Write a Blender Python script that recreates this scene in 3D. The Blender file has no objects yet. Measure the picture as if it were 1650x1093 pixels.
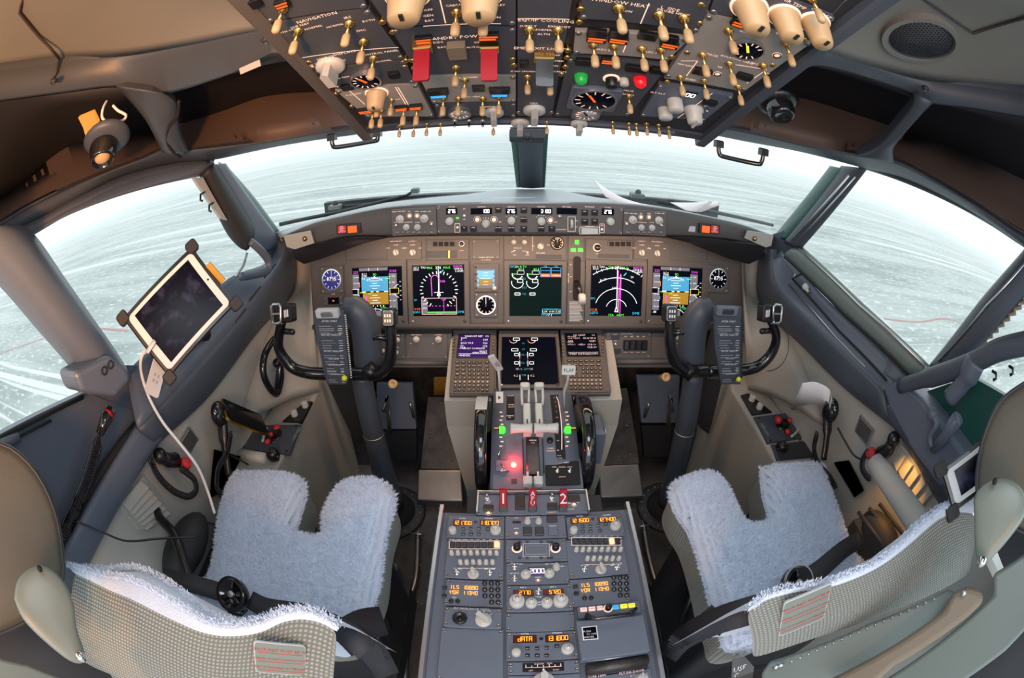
import bpy, math, random
import numpy as np
from mathutils import Vector, Matrix

sc = bpy.context.scene
random.seed(7)

# ------------------------------------------------------------------ camera: 15 mm diagonal fisheye, pitched 30 degrees down
CX, CY, F = 825.0, 546.5, 687.5
CAM = np.array([-0.06, 0.0, 1.5])
PITCH = math.radians(30)
cd = bpy.data.cameras.new('camera')
cam = bpy.data.objects.new('camera', cd)
sc.collection.objects.link(cam)
cam.location = CAM
cam.rotation_euler = (math.pi / 2 - PITCH, 0, 0)
cd.type = 'PANO'
cd.panorama_type = 'FISHEYE_EQUISOLID'
cd.fisheye_lens = 15.0
cd.fisheye_fov = math.radians(200)
cd.sensor_fit = 'HORIZONTAL'
cd.sensor_width = 36.0
cd.sensor_height = 36.0 * 1093 / 1650
cd.clip_start = 0.01
sc.camera = cam

# ------------------------------------------------------------------ exposure, sky
vs = sc.view_settings
vs.view_transform = 'Standard'
vs.look = 'None'
vs.gamma = 1.0
vs.use_curve_mapping = False
vs.exposure = 0.2
sc.cycles.max_bounces = 8
sc.cycles.diffuse_bounces = 5
sc.cycles.glossy_bounces = 3
sc.cycles.transparent_max_bounces = 12
sc.cycles.sample_clamp_indirect = 6.0
world = bpy.data.worlds.new('overcast_sky')
sc.world = world
world.use_nodes = True
wn = world.node_tree
wn.nodes['Background'].inputs[0].default_value = (0.92, 0.96, 1.0, 1)
wn.nodes['Background'].inputs[1].default_value = 1.22


def lamp(name, kind, loc, energy, color, target=None, size=0.1, size_y=None, spot=60, blend=.5):
    ld = bpy.data.lights.new(name, kind)
    ld.energy = energy
    ld.color = color
    if kind == 'AREA':
        ld.shape = 'RECTANGLE'
        ld.size = size
        ld.size_y = size_y or size
    else:
        ld.shadow_soft_size = size
    if kind == 'SPOT':
        ld.spot_size = math.radians(spot)
        ld.spot_blend = blend
    o = bpy.data.objects.new(name, ld)
    sc.collection.objects.link(o)
    o.location = loc
    if target is not None:
        d = Vector(target) - Vector(loc)
        o.rotation_euler = d.to_track_quat('-Z', 'Y').to_euler()
    return o


WARM = (1.0, 0.50, 0.17)
lamp('dome_lamp', 'AREA', (-.22, -.50, 1.55), 5.5, (1.0, .40, .10), (-.50, .65, 1.66), .16)
lamp('aft_fill_lamp', 'AREA', (0, -1.3, 1.75), 15, (.76, .88, 1.0), (0, .6, .9), 1.3, .9)  # unseen cool area light added behind the camera as interior fill
lamp('glareshield_flood', 'AREA', (-.02, 1.20, 1.125), 2.3, (1.0, .62, .38), (-.02, 1.36, .78), 1.1, .03)
lamp('overhead_fill_lamp', 'AREA', (0, .08, 1.745), 3.4, (.84, .93, 1.0), (0, .35, 0), .5, .3)  # unseen fill light added above the camera to brighten seats and pedestal
lamp('ceiling_wash_lamp', 'SPOT', (-.15, -.60, 1.45), 88, (1.0, .40, .09), (-.78, .45, 1.66), .05, spot=62, blend=.9)
lamp('map_lamp_left', 'SPOT', (-.80, -.50, 1.45), 10, WARM, (-.70, .03, .94), .02, spot=20, blend=.5)
lamp('side_vent_lamp', 'SPOT', (.86, .42, .98), 2.2, (1.0, .45, .08), (.97, .30, .66), .01, spot=75, blend=.7)


# ------------------------------------------------------------------ where a line of sight meets a surface of the cockpit
_U = np.array([0, math.sin(PITCH), math.cos(PITCH)])
_D = np.array([0, math.cos(PITCH), -math.sin(PITCH)])
_R = np.array([1.0, 0, 0])


def ray(x, y):
    dx, dy = x - CX, CY - y
    r = math.hypot(dx, dy)
    if r < 1e-6:
        return _D
    t = 2 * math.asin(min(.999, r / (2 * F)))
    return (_R * dx / r + _U * dy / r) * math.sin(t) + _D * math.cos(t)


def W(px, py, x=None, y=None, z=None, d=None):
    """world point on the sight line through px, py where it meets the plane x=, y= or z=, or at distance d"""
    r = ray(px, py)
    if x is not None:
        t = (x - CAM[0]) / r[0]
    elif y is not None:
        t = (y - CAM[1]) / r[1]
    elif z is not None:
        t = (z - CAM[2]) / r[2]
    else:
        t = d
    return Vector(CAM + r * t)


def on_plane(px, py, p, n):
    r = ray(px, py)
    p, n = np.array(p, float), np.array(n, float)
    return Vector(CAM + r * (np.dot(p - CAM, n) / np.dot(r, n)))


# ------------------------------------------------------------------ materials (all procedural)
def mat(name, col, rough=.5, metal=0, emit=None, es=1.0, bump=0.0, bs=60, var=.08, vs_=8, spec=.5, coat=0, sheen=0, alpha=None):
    m = bpy.data.materials.new(name)
    m.use_nodes = True
    nt = m.node_tree
    b = nt.nodes['Principled BSDF']
    b.inputs['Roughness'].default_value = rough
    b.inputs['Metallic'].default_value = metal
    b.inputs['Specular IOR Level'].default_value = spec
    b.inputs['Coat Weight'].default_value = coat
    b.inputs['Sheen Weight'].default_value = sheen
    tc = nt.nodes.new('ShaderNodeTexCoord')
    if var > 0:
        nz = nt.nodes.new('ShaderNodeTexNoise')
        nz.inputs['Scale'].default_value = vs_
        nz.inputs['Detail'].default_value = 5
        nt.links.new(tc.outputs['Object'], nz.inputs['Vector'])
        mx = nt.nodes.new('ShaderNodeMix')
        mx.data_type = 'RGBA'
        mx.inputs[6].default_value = (*[c * (1 - var) for c in col], 1)
        mx.inputs[7].default_value = (*[min(1, c * (1 + var)) for c in col], 1)
        nt.links.new(nz.outputs[0], mx.inputs[0])
        nt.links.new(mx.outputs[2], b.inputs['Base Color'])
    else:
        b.inputs['Base Color'].default_value = (*col, 1)
    if emit:
        b.inputs['Emission Color'].default_value = (*emit, 1)
        b.inputs['Emission Strength'].default_value = es
    if bump:
        n2 = nt.nodes.new('ShaderNodeTexNoise')
        n2.inputs['Scale'].default_value = bs
        n2.inputs['Detail'].default_value = 4
        nt.links.new(tc.outputs['Object'], n2.inputs['Vector'])
        bp = nt.nodes.new('ShaderNodeBump')
        bp.inputs['Strength'].default_value = bump
        bp.inputs['Distance'].default_value = .002
        nt.links.new(n2.outputs[0], bp.inputs['Height'])
        nt.links.new(bp.outputs[0], b.inputs['Normal'])
    return m


M = {}
M['panel'] = mat('brown_grey_panel', (.086, .080, .078), .5, bump=.15, bs=900)
M['ped'] = mat('blue_grey_panel', (.125, .150, .200), .48, bump=.15, bs=900)
M['ovh'] = mat('overhead_grey_panel', (.060, .068, .085), .5, bump=.15, bs=900)
M['ovl'] = mat('overhead_pale_panel', (.30, .29, .27), .5)
M['dark'] = mat('dark_frame', (.030, .032, .038), .5)
M['black'] = mat('black_plastic', (.008, .008, .010), .32, coat=.2)
M['blackm'] = mat('matt_black', (.010, .010, .012), .8)
M['pad'] = mat('black_leather_pad', (.010, .009, .011), .6, bump=.4, bs=300)
M['rubber'] = mat('black_rubber', (.022, .023, .026), .6)
M['gloss'] = mat('gloss_black', (.010, .010, .012), .12, coat=.6)
M['cream'] = mat('cream_lining', (.40, .40, .37), .55, bump=.1, bs=500, var=.05)
M['ceil'] = mat('ceiling_cream', (.205, .21, .198), .5, bump=.08, bs=500, var=.04)
M['beige'] = mat('beige_side_lining', (.38, .37, .335), .5, bump=.1, bs=500, var=.06)
M['sill'] = mat('blue_grey_trim', (.105, .130, .175), .38, bump=.12, bs=700)
M['band'] = mat('slate_trim', (.060, .074, .098), .45, bump=.12, bs=700)
M['brown'] = mat('lit_recess_brown', (.100, .066, .054), .6, bump=.1, bs=500)  # also the lower ceiling recess, its lit look put into the colour
M['recess'] = mat('recess_shaded', (.018, .020, .026), .6)  # upper part of the same recess, shade put into the colour
M['green'] = mat('green_primer_seal', (.012, .075, .062), .35)
M['steel'] = mat('worn_steel', (.33, .32, .31), .32, metal=.9, var=.25, vs_=14)
M['alu'] = mat('brushed_aluminium', (.55, .56, .57), .3, metal=.9, var=.1)
M['chrome'] = mat('chrome', (.75, .75, .75), .12, metal=1, var=0)
M['brass'] = mat('brass', (.65, .40, .13), .25, metal=1, var=.1)
M['tip'] = mat('ivory_lever_tip', (.56, .38, .20), .4, var=.05, vs_=60)
M['knob'] = mat('white_knob', (.52, .52, .49), .35, var=.06, vs_=90)
M['white'] = mat('white_plastic', (.72, .73, .73), .4, var=.04)
M['paper'] = mat('paper', (.85, .86, .88), .8, var=.03)
M['lever'] = mat('pale_grey_lever', (.50, .54, .52), .35, var=.06, vs_=40)
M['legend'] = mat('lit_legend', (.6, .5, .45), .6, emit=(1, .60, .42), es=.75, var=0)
M['print'] = mat('white_print', (.80, .80, .82), .6, var=0)
M['grprint'] = mat('grey_print', (.45, .47, .50), .6, var=0)
M['dprint'] = mat('black_print', (.02, .02, .02), .6, var=0)
M['cool'] = mat('cool_lit_legend', (.6, .65, .7), .6, emit=(.75, .82, 1.0), es=.5, var=0)
M['amber'] = mat('amber_digits', (.1, .03, 0), .6, emit=(1, .30, .02), es=2.6, var=0)
M['redsq'] = mat('red_digit_window', (.03, .004, .002), .25, emit=(.10, .012, .004), es=.6, var=0)
M['whitedig'] = mat('white_digits', (.5, .5, .5), .6, emit=(.92, .95, 1), es=2.6, var=0)
M['scr'] = mat('screen_black', (.002, .003, .006), .35, spec=.015, emit=(.001, .0015, .004), es=1, var=0)
M['scrg'] = mat('screen_dark_green', (.002, .006, .006), .35, spec=.015, emit=(.001, .006, .006), es=1, var=0)
M['scrp'] = mat('screen_indigo', (.01, .003, .03), .2, emit=(.028, .006, .085), es=1, var=0)
for k_, c_, e_ in (('e_white', (.9, .88, .86), 1.3), ('e_mag', (.95, .05, .85), 1.3), ('e_cyan', (0, .62, .85), 1.1), ('e_green', (.06, .95, .05), 1.2),
                   ('e_sky', (.05, .36, .60), 1.0), ('e_gnd', (.42, .22, .01), 1.0), ('e_grey', (.16, .15, .18), 1.0), ('e_yel', (.95, .80, .05), 1.1),
                   ('e_orange', (1.0, .12, .005), 1.1), ('e_red', (1.0, .02, .02), 1.5), ('e_teal', (0, .28, .30), 1.0), ('e_blue', (.03, .35, .85), 1.3),
                   ('e_pink', (.95, .60, .55), 1.0), ('e_navy', (.02, .02, .16), 1.0), ('e_lblue', (.16, .55, .95), 1.1), ('e_warm', (1.0, .55, .30), 1.4), ('e_bulb', (1.0, .45, .15), 5.0)):
    M[k_] = mat('glow_' + k_[2:], (.02, .02, .02), .5, emit=c_, es=e_, var=0)
M['deck'] = mat('deck_sky_glare', (.30, .34, .37), .35, bump=.1, bs=400)  # pale tone stands in for sky reflected on the dark deck
M['red'] = mat('red_guard', (.34, .006, .016), .45, var=.05, spec=.25)
M['redm'] = mat('red_rubber', (.50, .02, .02), .45)
M['yel'] = mat('yellow_plastic', (.70, .72, .02), .4)
M['greenp'] = mat('green_lens', (.02, .30, .06), .2, emit=(.0, .5, .05), es=.25, var=0)
M['redlens'] = mat('red_lens', (.5, .01, .01), .15, emit=(.9, .0, .02), es=.5, var=0)
M['gold'] = mat('gold_edge', (.75, .42, .05), .25, metal=1, var=.05)
M['belt'] = mat('black_webbing', (.035, .037, .045), .55, bump=.5, bs=900)
M['seatpl'] = mat('sage_seat_plastic', (.18, .215, .19), .35, var=.05)
M['headrest'] = mat('olive_grey_leather', (.09, .086, .068), .6, bump=.25, bs=220, var=.1)
M['seatmet'] = mat('sage_painted_metal', (.16, .20, .185), .4, var=.06)
M['tan'] = mat('tan_leather', (.20, .165, .12), .5, bump=.2, bs=300)
M['cord'] = mat('white_cord', (.78, .78, .80), .45, var=0)
M['yellowbox'] = mat('yellow_primer', (.52, .30, .05), .5, var=.15)
M['scrtab'] = None


def floor_mat(name, c1, c2, rough=.45):
    m = mat(name, c1, rough, var=0)
    nt = m.node_tree
    b = nt.nodes['Principled BSDF']
    tc = nt.nodes.new('ShaderNodeTexCoord')
    n = nt.nodes.new('ShaderNodeTexNoise')
    n.inputs['Scale'].default_value = 6
    n.inputs['Detail'].default_value = 9
    n.inputs['Roughness'].default_value = .7
    r = nt.nodes.new('ShaderNodeValToRGB')
    r.color_ramp.elements[0].position = .38
    r.color_ramp.elements[0].color = (*c1, 1)
    r.color_ramp.elements[1].position = .68
    r.color_ramp.elements[1].color = (*c2, 1)
    nt.links.new(tc.outputs['Object'], n.inputs['Vector'])
    nt.links.new(n.outputs[0], r.inputs[0])
    nt.links.new(r.outputs[0], b.inputs['Base Color'])
    return m


M['floor'] = floor_mat('worn_floor', (.024, .024, .027), (.10, .085, .078))
M['wornplate'] = floor_mat('worn_black_plate', (.018, .018, .020), (.13, .11, .095), .35)


def knit_mat():
    m = mat('knit_fabric', (.36, .38, .35), .85, var=0, sheen=.3)
    nt = m.node_tree
    b = nt.nodes['Principled BSDF']
    tc = nt.nodes.new('ShaderNodeTexCoord')
    sep = nt.nodes.new('ShaderNodeSeparateXYZ')
    nt.links.new(tc.outputs['UV'], sep.inputs[0])

    def wave(sock, fr):
        a = nt.nodes.new('ShaderNodeMath'); a.operation = 'MULTIPLY'; a.inputs[1].default_value = fr
        s = nt.nodes.new('ShaderNodeMath'); s.operation = 'SINE'
        q = nt.nodes.new('ShaderNodeMath'); q.operation = 'MULTIPLY_ADD'; q.inputs[1].default_value = .5; q.inputs[2].default_value = .5
        nt.links.new(sock, a.inputs[0]); nt.links.new(a.outputs[0], s.inputs[0]); nt.links.new(s.outputs[0], q.inputs[0])
        return q.outputs[0]
    h = nt.nodes.new('ShaderNodeMath'); h.operation = 'MULTIPLY'
    nt.links.new(wave(sep.outputs[0], 950), h.inputs[0])
    nt.links.new(wave(sep.outputs[1], 640), h.inputs[1])
    r = nt.nodes.new('ShaderNodeValToRGB')
    r.color_ramp.elements[0].color = (.13, .145, .13, 1)
    r.color_ramp.elements[1].position = .55
    r.color_ramp.elements[1].color = (.37, .395, .36, 1)
    nt.links.new(h.outputs[0], r.inputs[0])
    nt.links.new(r.outputs[0], b.inputs['Base Color'])
    bp = nt.nodes.new('ShaderNodeBump'); bp.inputs['Strength'].default_value = .8; bp.inputs['Distance'].default_value = .004
    nt.links.new(h.outputs[0], bp.inputs['Height'])
    nt.links.new(bp.outputs[0], b.inputs['Normal'])
    return m


M['knit'] = knit_mat()
M['fleece'] = mat('pale_blue_sheepskin', (.60, .69, .83), .95, bump=.8, bs=260, var=.10, vs_=30, sheen=.6)
M['fur'] = mat('sheepskin_pile', (.69, .78, .92), .9, var=0, sheen=.5)


def apron_mat():
    m = mat('snowy_apron', (.5, .55, .53), .75, var=0)
    nt = m.node_tree
    b = nt.nodes['Principled BSDF']
    tc = nt.nodes.new('ShaderNodeTexCoord')

    def noise(scale, loc=(0, 0, 0), rot=0, sc_=1, det=6, rg=.6):
        mp = nt.nodes.new('ShaderNodeMapping')
        mp.inputs['Scale'].default_value = scale
        mp.inputs['Location'].default_value = loc
        mp.inputs['Rotation'].default_value = (0, 0, rot)
        n = nt.nodes.new('ShaderNodeTexNoise')
        n.inputs['Scale'].default_value = sc_
        n.inputs['Detail'].default_value = det
        n.inputs['Roughness'].default_value = rg
        nt.links.new(tc.outputs['Object'], mp.inputs[0])
        nt.links.new(mp.outputs[0], n.inputs['Vector'])
        return n.outputs[0]

    def ramp(s, p0, p1, c0=(0, 0, 0, 1), c1=(1, 1, 1, 1)):
        r = nt.nodes.new('ShaderNodeValToRGB')
        r.color_ramp.elements[0].position = p0
        r.color_ramp.elements[0].color = c0
        r.color_ramp.elements[1].position = p1
        r.color_ramp.elements[1].color = c1
        nt.links.new(s, r.inputs[0])
        return r.outputs[0]

    def mix(f, a, c):
        x = nt.nodes.new('ShaderNodeMix'); x.data_type = 'RGBA'
        nt.links.new(f, x.inputs[0])
        for i, v in ((6, a), (7, c)):
            if isinstance(v, tuple):
                x.inputs[i].default_value = (*v, 1)
            else:
                nt.links.new(v, x.inputs[i])
        return x.outputs[2]
    base = mix(ramp(noise((.10, .55, 1), sc_=1.2, det=8), .36, .62), (.33, .375, .36), (.53, .565, .545))
    sn = ramp(noise((.03, .45, 1), (3, 1, 0), .12, 1.0, 9, .65), .50, .62)
    c = mix(sn, base, (.58, .62, .61))
    c = mix(ramp(noise((.010, .8, 1), (7, 3, 0), .16, 1.3, 4, .55), .60, .64), c, (.80, .82, .82))
    fine = ramp(noise((.6, 2.2, 1), (9, 2, 0), .15, 2.2, 8, .7), .54, .62)
    c = mix(fine, c, (.74, .77, .80))
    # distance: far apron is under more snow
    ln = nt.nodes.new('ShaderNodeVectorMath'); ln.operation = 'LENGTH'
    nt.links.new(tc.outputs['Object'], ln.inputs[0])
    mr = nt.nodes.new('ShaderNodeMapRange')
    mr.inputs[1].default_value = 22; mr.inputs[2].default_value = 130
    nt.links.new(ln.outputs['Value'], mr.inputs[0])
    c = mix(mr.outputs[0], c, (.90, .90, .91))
    nt.links.new(c, b.inputs['Base Color'])
    return m


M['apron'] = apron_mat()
M['redline'] = mat('faded_red_paint', (.60, .30, .30), .8, var=.25, vs_=3)


def glass_mat():
    m = bpy.data.materials.new('window_glass')
    m.use_nodes = True
    nt = m.node_tree
    nt.nodes.clear()
    o = nt.nodes.new('ShaderNodeOutputMaterial')
    t = nt.nodes.new('ShaderNodeBsdfTransparent')
    t.inputs[0].default_value = (.93, .97, .96, 1)
    g = nt.nodes.new('ShaderNodeBsdfGlossy')
    g.inputs['Roughness'].default_value = .05
    g.inputs[0].default_value = (.9, .9, .9, 1)
    f = nt.nodes.new('ShaderNodeFresnel')
    f.inputs[0].default_value = 1.08
    x = nt.nodes.new('ShaderNodeMixShader')
    k = nt.nodes.new('ShaderNodeMath'); k.operation = 'MULTIPLY'; k.inputs[1].default_value = .15
    nt.links.new(f.outputs[0], k.inputs[0])
    nt.links.new(k.outputs[0], x.inputs[0])
    nt.links.new(t.outputs[0], x.inputs[1])
    nt.links.new(g.outputs[0], x.inputs[2])
    nt.links.new(x.outputs[0], o.inputs[0])
    return m


M['glass'] = glass_mat()


def tablet_mat():
    m = mat('tablet_glass', (.010, .010, .022), .22, var=0, spec=.12)
    nt = m.node_tree
    b = nt.nodes['Principled BSDF']
    tc = nt.nodes.new('ShaderNodeTexCoord')
    n = nt.nodes.new('ShaderNodeTexNoise'); n.inputs['Scale'].default_value = 26; n.inputs['Detail'].default_value = 8
    r = nt.nodes.new('ShaderNodeValToRGB')
    r.color_ramp.elements[0].position = .52; r.color_ramp.elements[0].color = (.003, .003, .010, 1)
    r.color_ramp.elements[1].position = .78; r.color_ramp.elements[1].color = (.05, .05, .12, 1)
    nt.links.new(tc.outputs['Object'], n.inputs['Vector']); nt.links.new(n.outputs[0], r.inputs[0])
    nt.links.new(r.outputs[0], b.inputs['Base Color'])
    return m


M['scrtab'] = tablet_mat()


# ------------------------------------------------------------------ mesh building
class Fr:
    """a local frame: origin o, right u, up v, outward n"""
    def __init__(s, o, u, v):
        s.o = Vector(o); s.u = Vector(u).normalized()
        v = Vector(v); v = v - s.u * v.dot(s.u)
        s.v = v.normalized(); s.n = s.u.cross(s.v).normalized()

    def p(s, a, b, c=0.0):
        return s.o + s.u * a + s.v * b + s.n * c

    def px(s, x, y, h=0.0):
        """frame coordinates of the point seen at pixel x, y on the plane lifted by h"""
        q = on_plane(x, y, s.o + s.n * h, s.n) - s.o
        return q.dot(s.u), q.dot(s.v)

    def rect(s, x0, y0, x1, y1, h=0.0):
        a, b, c, d = s.px(x0, y0, h), s.px(x1, y0, h), s.px(x1, y1, h), s.px(x0, y1, h)
        return ((a[0] + d[0]) / 2, (c[1] + d[1]) / 2, (b[0] + c[0]) / 2, (a[1] + b[1]) / 2)

    def at(s, a, b, c=0.0, rot=0.0):
        u = s.u * math.cos(rot) + s.v * math.sin(rot)
        v = s.v * math.cos(rot) - s.u * math.sin(rot)
        return Fr(s.p(a, b, c), u, v)

    def mtx(s):
        m = Matrix.Identity(4)
        for i, a in enumerate((s.u, s.v, s.n)):
            m[0][i], m[1][i], m[2][i] = a
        m.translation = s.o
        return m


ID = Fr((0, 0, 0), (1, 0, 0), (0, 1, 0))


class B:
    """collects faces of one mesh"""
    def __init__(s, fr=ID):
        s.v = []; s.f = []; s.m = []; s.fr = fr; s.mats = []; s.sm = []; s.uv = None

    def mi(s, m):
        if m not in s.mats:
            s.mats.append(m)
        return s.mats.index(m)

    def add(s, vs, fs, m, smooth=False):
        k = len(s.v); mi = s.mi(m)
        s.v += [Vector(v) for v in vs]
        for f in fs:
            s.f.append([k + i for i in f]); s.m.append(mi); s.sm.append(smooth)
        return s

    def box(s, x0, y0, z0, x1, y1, z1, m, bev=0.0, fr=None):
        fr = fr or s.fr
        if bev <= 0:
            vs = [fr.p(x, y, z) for z in (z0, z1) for x, y in ((x0, y0), (x1, y0), (x1, y1), (x0, y1))]
            s.add(vs, [(3, 2, 1, 0), (4, 5, 6, 7), (0, 1, 5, 4), (1, 2, 6, 5), (2, 3, 7, 6), (3, 0, 4, 7)], m)
        else:
            b = min(bev, (x1 - x0) / 2.1, (y1 - y0) / 2.1, (z1 - z0) / 1.1)
            r0 = [(x0, y0), (x1, y0), (x1, y1), (x0, y1)]
            r1 = [(x0 + b, y0 + b), (x1 - b, y0 + b), (x1 - b, y1 - b), (x0 + b, y1 - b)]
            vs = [fr.p(x, y, z0) for x, y in r0] + [fr.p(x, y, z1 - b) for x, y in r0] + [fr.p(x, y, z1) for x, y in r1]
            fs = [(3, 2, 1, 0), (8, 9, 10, 11)]
            for i in range(4):
                j = (i + 1) % 4
                fs += [(i, j, j + 4, i + 4), (i + 4, j + 4, j + 8, i + 8)]
            s.add(vs, fs, m)
        return s

    def rbox(s, x0, y0, z0, x1, y1, z1, m, r=.01, bev=.002, seg=4, fr=None):
        """box with rounded corners in plan"""
        fr = fr or s.fr
        pts = []
        r = min(r, (x1 - x0) / 2.01, (y1 - y0) / 2.01)
        for cx_, cy_, a0 in ((x1 - r, y1 - r, 0), (x0 + r, y1 - r, 90), (x0 + r, y0 + r, 180), (x1 - r, y0 + r, 270)):
            for k in range(seg + 1):
                a = math.radians(a0 + 90 * k / seg)
                pts.append((cx_ + r * math.cos(a), cy_ + r * math.sin(a), math.cos(a), math.sin(a)))
        n = len(pts)
        vs = [fr.p(p[0], p[1], z0) for p in pts] + [fr.p(p[0], p[1], z1 - bev) for p in pts] + [fr.p(p[0] - bev * p[2], p[1] - bev * p[3], z1) for p in pts]
        fs = [tuple(range(n - 1, -1, -1)), tuple(range(2 * n, 3 * n))]
        for L in (0, n):
            for i in range(n):
                j = (i + 1) % n
                fs.append((L + i, L + j, L + j + n, L + i + n))
        s.add(vs, fs, m)
        return s

    def prism(s, pts, z0, z1, m, fr=None):
        """pts in frame coords, counter-clockwise"""
        fr = fr or s.fr
        n = len(pts)
        vs = [fr.p(a, b, z0) for a, b in pts] + [fr.p(a, b, z1) for a, b in pts]
        fs = [tuple(range(n - 1, -1, -1)), tuple(range(n, 2 * n))] + [(i, (i + 1) % n, (i + 1) % n + n, i + n) for i in range(n)]
        s.add(vs, fs, m)
        return s

    def flat(s, pts, z, m, fr=None):
        fr = fr or s.fr
        s.add([fr.p(a, b, z) for a, b in pts], [tuple(range(len(pts)))], m)
        return s

    def lathe(s, a, b, prof, m, seg=20, fr=None, cap=True, smooth=True):
        """prof: list of (radius, height) rising from the panel"""
        fr = fr or s.fr
        vs, fs = [], []
        for r, h in prof:
            vs += [fr.p(a + r * math.cos(2 * math.pi * k / seg), b + r * math.sin(2 * math.pi * k / seg), h) for k in range(seg)]
        for i in range(len(prof) - 1):
            for k in range(seg):
                j = (k + 1) % seg
                fs.append((i * seg + k, i * seg + j, (i + 1) * seg + j, (i + 1) * seg + k))
        if cap:
            fs.append(tuple(range((len(prof) - 1) * seg, len(prof) * seg)))
        s.add(vs, fs, m, smooth)
        return s

    def ring(s, a, b, r0, r1, z0, z1, m, seg=24, a0=0, a1=360, fr=None):
        fr = fr or s.fr
        full = abs(a1 - a0) >= 359.9
        n = seg if full else seg + 1
        vs = []
        for k in range(n):
            t = math.radians(a0 + (a1 - a0) * k / seg)
            c, q = math.cos(t), math.sin(t)
            vs += [fr.p(a + r0 * c, b + r0 * q, z0), fr.p(a + r1 * c, b + r1 * q, z0), fr.p(a + r1 * c, b + r1 * q, z1), fr.p(a + r0 * c, b + r0 * q, z1)]
        fs = []
        for k in range(seg):
            j = (k + 1) % n
            for e in range(4):
                g = (e + 1) % 4
                fs.append((k * 4 + e, k * 4 + g, j * 4 + g, j * 4 + e))
        s.add(vs, fs, m)
        return s

    def tube(s, pts, r, m, seg=10, cap=True, flat=1.0, up=None, fr=None):
        """tube through points in frame coords (or world); r may be a list; flat squashes across"""
        fr = fr or s.fr
        P = [fr.p(*p) for p in pts]
        n = len(P)
        R = r if isinstance(r, (list, tuple)) else [r] * n
        T = []
        for i in range(n):
            t = (P[min(i + 1, n - 1)] - P[max(i - 1, 0)])
            T.append(t.normalized() if t.length > 1e-9 else Vector((0, 0, 1)))
        ref = Vector(up) if up is not None else (Vector((0, 0, 1)) if abs(T[0].z) < .9 else Vector((1, 0, 0)))
        a = (ref - T[0] * ref.dot(T[0])).normalized()
        vs = []
        for i in range(n):
            a = (a - T[i] * a.dot(T[i]))
            a = a.normalized() if a.length > 1e-6 else T[i].orthogonal().normalized()
            b = T[i].cross(a)
            for k in range(seg):
                t = 2 * math.pi * k / seg
                vs.append(P[i] + a * (R[i] * flat * math.cos(t)) + b * (R[i] * math.sin(t)))
        fs = []
        for i in range(n - 1):
            for k in range(seg):
                j = (k + 1) % seg
                fs.append((i * seg + k, i * seg + j, (i + 1) * seg + j, (i + 1) * seg + k))
        if cap:
            fs += [tuple(range(seg - 1, -1, -1)), tuple(range((n - 1) * seg, n * seg))]
        s.add(vs, fs, m, True)
        return s

    def ball(s, c, r, m, seg=14, rings=8, sc3=(1, 1, 1), fr=None):
        fr = fr or s.fr
        vs, fs = [], []
        for i in range(rings + 1):
            ph = math.pi * i / rings
            for k in range(seg):
                t = 2 * math.pi * k / seg
                vs.append(fr.p(c[0] + r * sc3[0] * math.sin(ph) * math.cos(t), c[1] + r * sc3[1] * math.sin(ph) * math.sin(t), c[2] - r * sc3[2] * math.cos(ph)))
        for i in range(rings):
            for k in range(seg):
                j = (k + 1) % seg
                fs.append((i * seg + k, i * seg + j, (i + 1) * seg + j, (i + 1) * seg + k))
        s.add(vs, fs, m, True)
        return s

    def grid(s, rows, m, smooth=True, th=None, closed=False):
        """rows: list of equal-length lists of world points; th: thickness vector or None"""
        nr, nc = len(rows), len(rows[0])
        vs = [Vector(p) for r in rows for p in r]
        fs = []
        cc = nc if closed else nc - 1
        for i in range(nr - 1):
            for j in range(cc):
                k = (j + 1) % nc
                fs.append((i * nc + j, i * nc + k, (i + 1) * nc + k, (i + 1) * nc + j))
        if th is not None:
            th = Vector(th); N = len(vs)
            vs2 = [v + th for v in vs]
            fs2 = [tuple(q + N for q in reversed(f)) for f in fs]
            ed = []
            for j in range(cc):
                k = (j + 1) % nc
                ed.append((k, j, j + N, k + N))
                q = (nr - 1) * nc
                ed.append((q + j, q + k, q + k + N, q + j + N))
            if not closed:
                for i in range(nr - 1):
                    a, b = i * nc, (i + 1) * nc
                    ed.append((a, b, b + N, a + N))
                    a, b = a + nc - 1, b + nc - 1
                    ed.append((b, a, a + N, b + N))
            vs += vs2; fs += fs2
            s.add(vs, fs, m, smooth); k0 = len(s.v) - len(vs)
            mi = s.mi(m)
            for f in ed:
                s.f.append([k0 + i for i in f]); s.m.append(mi); s.sm.append(False)
            return s
        s.add(vs, fs, m, smooth)
        return s

    def text(s, t, a, b, size, m, align='CENTER', rot=0, fr=None, z=.0006, wide=1.0):
        fr = fr or s.fr
        vs, fs = glyphs(t, align)
        c, q = math.cos(rot), math.sin(rot)
        out = []
        for x, y in vs:
            x, y = x * size * wide, y * size
            out.append(fr.p(a + x * c - y * q, b + x * q + y * c, z))
        s.add(out, fs, m)
        return s

    def mesh(s, name, off=Vector((0, 0, 0))):
        me = bpy.data.meshes.new(name)
        me.from_pydata([v - off for v in s.v], [], s.f)
        for k in s.mats:
            me.materials.append(M[k])
        me.polygons.foreach_set('material_index', s.m)
        me.polygons.foreach_set('use_smooth', s.sm)
        if s.uv is not None:
            lay = me.uv_layers.new(name='UVMap')
            for l in me.loops:
                lay.data[l.index].uv = s.uv[l.vertex_index]
        me.update()
        return me


_G = {}


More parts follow.
